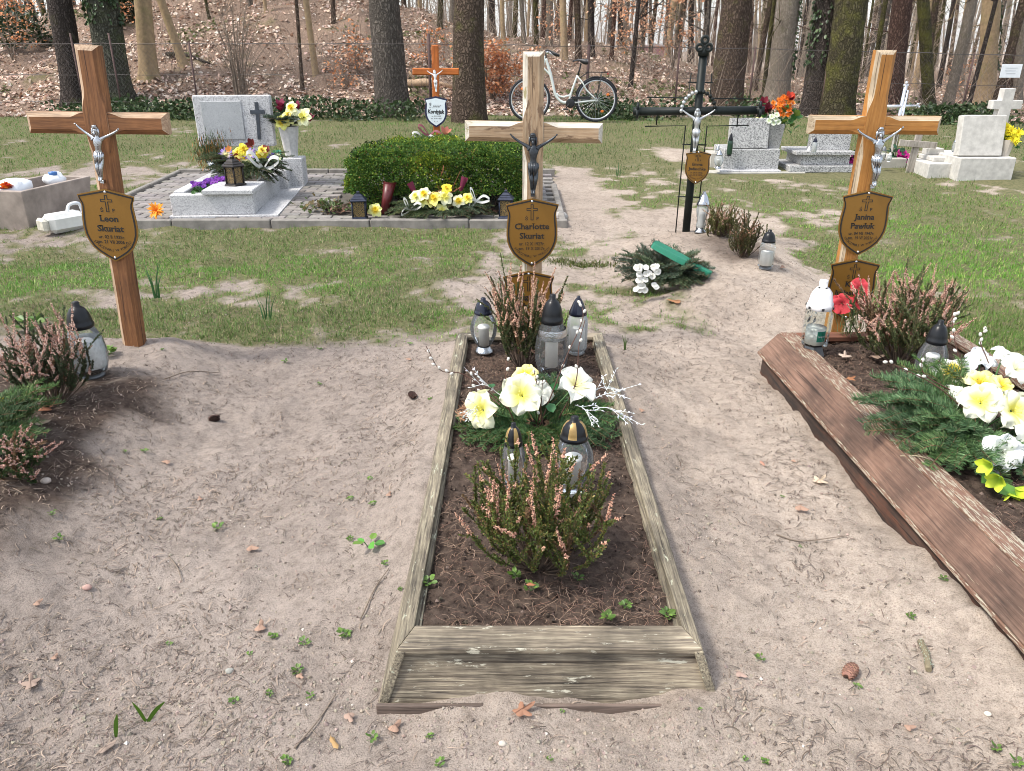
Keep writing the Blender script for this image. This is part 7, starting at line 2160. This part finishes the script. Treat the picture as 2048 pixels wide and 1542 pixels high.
def sprouts():
    lm = leafmat('fresh_leaf')
    def sprout(p, n, s, label, group=None, c=(.095, .17, .04), name='weed', cat='weed', up=.55):
        root = thing(name, label, cat, p, random.random()*6, group)
        a = np.arange(n)*2.4; r = s*(.15+.25*rng.random(n)); T = np.stack([np.cos(a)*r, np.sin(a)*r, s*(.2+.5*rng.random(n))], -1)
        D = np.stack([np.cos(a), np.sin(a), up*rng.random(n)+.1], -1)
        m = MB(); scatter(m, LEAF_V, LEAF_F, frames(D, rng.normal(size=n)*.3), T, s*(.5+.35*rng.random(n)), tint(n, c, .25, (.15, .26, .05), .3)); m.build('leaves', lm, root)
        m = MB(); [tube(m, [(0, 0, -.003), tuple(t)], s*.022, 4, False) for t in T[:8]]; m.build('stalks', MATS['green_stalk'], root)
        return root
    protos = [sprout(P(436, 1058), 9, .022, 'tiny green weed seedling sprouting from the sand', 'weed seedlings on the sand'), sprout(P(690, 1272), 14, .020, 'tiny green weed seedling sprouting from the sand', 'weed seedlings on the sand'), sprout(P(610, 1290), 7, .018, 'tiny green weed seedling sprouting from the sand', 'weed seedlings on the sand')]
    spots = [(105, 1030), (118, 1080), (320, 1040), (640, 770), (570, 725), (340, 1290), (595, 1345), (500, 1310), (470, 1405), (860, 1475), (880, 1530), (1100, 1520), (1520, 1320), (1530, 1525), (1565, 995), (1885, 1160), (1820, 1235), (1600, 1095), (1714, 1375), (1490, 1520), (548, 1275), (540, 1390), (620, 1395), (700, 1080), (745, 1010), (770, 1130), (800, 1180), (250, 905), (290, 905), (860, 800), (740, 960), (700, 1000), (820, 690), (1850, 1080), (1990, 1500), (2030, 1530), (1125, 1425), (1400, 1420), (325, 700), (640, 700), (575, 1525), (745, 1480)]
    for k, (px, py) in enumerate(spots):
        c = copy_tree(random.choice(protos)); c.location = P(px, py); c.rotation_euler = (0, 0, random.random()*6); s = random.uniform(.35, .85); c.scale = (s, s, s)
    for px, py, n, s, lab in ((858, 1170, 12, .024, 'bright green weed in the left front corner of the weathered frame'), (1062, 1180, 10, .024, 'small green weed on dark soil below the low heather'), (1335, 1235, 14, .024, 'leafy green weed in the right front corner of the weathered frame'), (1215, 1240, 16, .022, 'sprawling green weed on dark soil by the front rail'),
                             (1250, 1215, 12, .020, 'green weed with small leaves behind the sprawling one by the front rail'), (1155, 1160, 6, .02, 'two-leaved weed seedling on dark soil right of the low heather'), (1030, 1155, 16, .022, 'fresh needle-like sprout at the foot of the low heather')):
        r = sprout(atZ(px, py, .094), n, s, lab)
    sprout(P(740, 1097), 5, .05, 'maple seedling with broad bright leaves beside the sand bank', c=(.10, .30, .05), up=.2)
    sprout(P(62, 662), 14, .10, 'broad-leaved green rosette in the grass behind the left heather', c=(.075, .16, .035), up=.6)
    sprout(P(215, 712), 30, .05, 'low light green weeds at the foot of the leaning brown cross', c=(.14, .22, .05))
    # bulb shoots
    def shoots(px, py, n, h, lab, c=(.05, .13, .045), spread=.06):
        p = P(px, py); root = thing('bulb_shoots', lab, 'shoots', p)
        for k in range(n):
            a = random.random()*6.28; e = np.array([math.cos(a)*h*.35*random.random(), math.sin(a)*h*.25, h*random.uniform(.6, 1.1)]); b = np.array([math.cos(a), math.sin(a), 0])*spread*random.random()*.5
            q = curve([b, b+e*[.3, .3, .5], b+e], 7); w = np.linspace(.0045, .001, 7)[:, None]*np.array([[1, .2, 0]])
            m = MB(); m.add(np.concatenate([q-w, q+w]), [(i, i+1, 8+i, 7+i) for i in range(6)], 0, True, np.array(c)*random.uniform(.8, 1.3)); m.build('leaf', lm, root)
    shoots(312, 596, 11, .21, 'tuft of tall dark green bulb leaves in the grass right of the leaning cross')
    shoots(532, 640, 5, .17, 'thin green bulb shoots in the grass right of the tall tuft')
    shoots(1250, 700, 3, .10, 'thin grass shoot beside the right rail of the weathered frame', (.10, .15, .05), .02)
    shoots(1235, 352, 4, .14, 'green bulb shoots at the sand edge left of the iron cross')
    for lab, tips, b in (('pair of dark green blades forming a V on the sand, bottom left', ((264, 1404), (330, 1403)), (293, 1444)), ('single upright dark green blade on the sand, bottom left', ((234, 1428),), (231, 1475))):
        p = P(*b); root = thing('grass_shoot', lab, 'grass shoot', p)
        for tx, ty in tips:
            e = np.array(atY(tx, ty, p.y+.01)-p); q = curve([(0, 0, -.004), tuple(e*.5+np.array([0, 0, .004])), tuple(e)], 8); w = np.array([.002, .0042, .005, .005, .0048, .004, .0026, .0006])[:, None]
            d = np.cross(e, [0, 1, 0]); d /= np.linalg.norm(d)
            m = MB(); m.add(np.concatenate([q-w*d, q+w*d]), [(i, i+1, 9+i, 8+i) for i in range(7)], 0, True, (.055, .12, .012)); m.build('blade', lm, root)
    r = thing('moss_patch', 'patch of dark green moss on the sand right of the centre cross', 'moss', P(1160, 532))
    n = 900; x = rng.normal(size=n)*.14; yv = -x*.35+rng.normal(size=n)*.045
    z = G(x+r.location.x, yv+r.location.y)-r.location.z
    m = MB(); scatter(m, BLADE_V, BLADE_F, frames(rdirs(n)*.8+np.array([0, 0, .7])), np.stack([x, yv, z], -1), np.stack([np.full(n, .006), np.full(n, .022), np.full(n, .022)], -1), tint(n, (.075, .11, .02), .4, (.16, .14, .05), .25)); m.build('moss', lm, r)
    # stones
    for px, py, s, c, lab in ((175, 1178, .014, (.42, .27, .23), 'small pinkish stone on the sand, lower left'), (460, 1345, .012, (.30, .30, .27), 'grey-green pebble beside a dark one on the left path'), (1005, 1490, .010, (.52, .47, .40), 'pale pebble on the sand below the front board'), (1975, 1430, .009, (.66, .60, .50), 'small cream pebble near the lower right corner'), (92, 965, .018, (.40, .35, .31), 'greyish stone half sunk in the left soil'), (1122, 440, .07, (.34, .33, .31), 'grey stone at the right corner of the paving kerb')):
        p = P(px, py); r = thing('stone', lab, 'stone', p)
        m = MB(); ell(m, (0, 0, s*.4), (s, s*.75, s*.6), 9, 6); V = m.v[0]; V *= (1+.35*(fbm(V[:, 0]/s*1.7+px, V[:, 1]/s*1.7+V[:, 2]/s, 2, 4)-.5))[:, None]; m.build('rock', plain('stone_'+str(px), c, .9, .2, 60, .3), r)
sprouts()
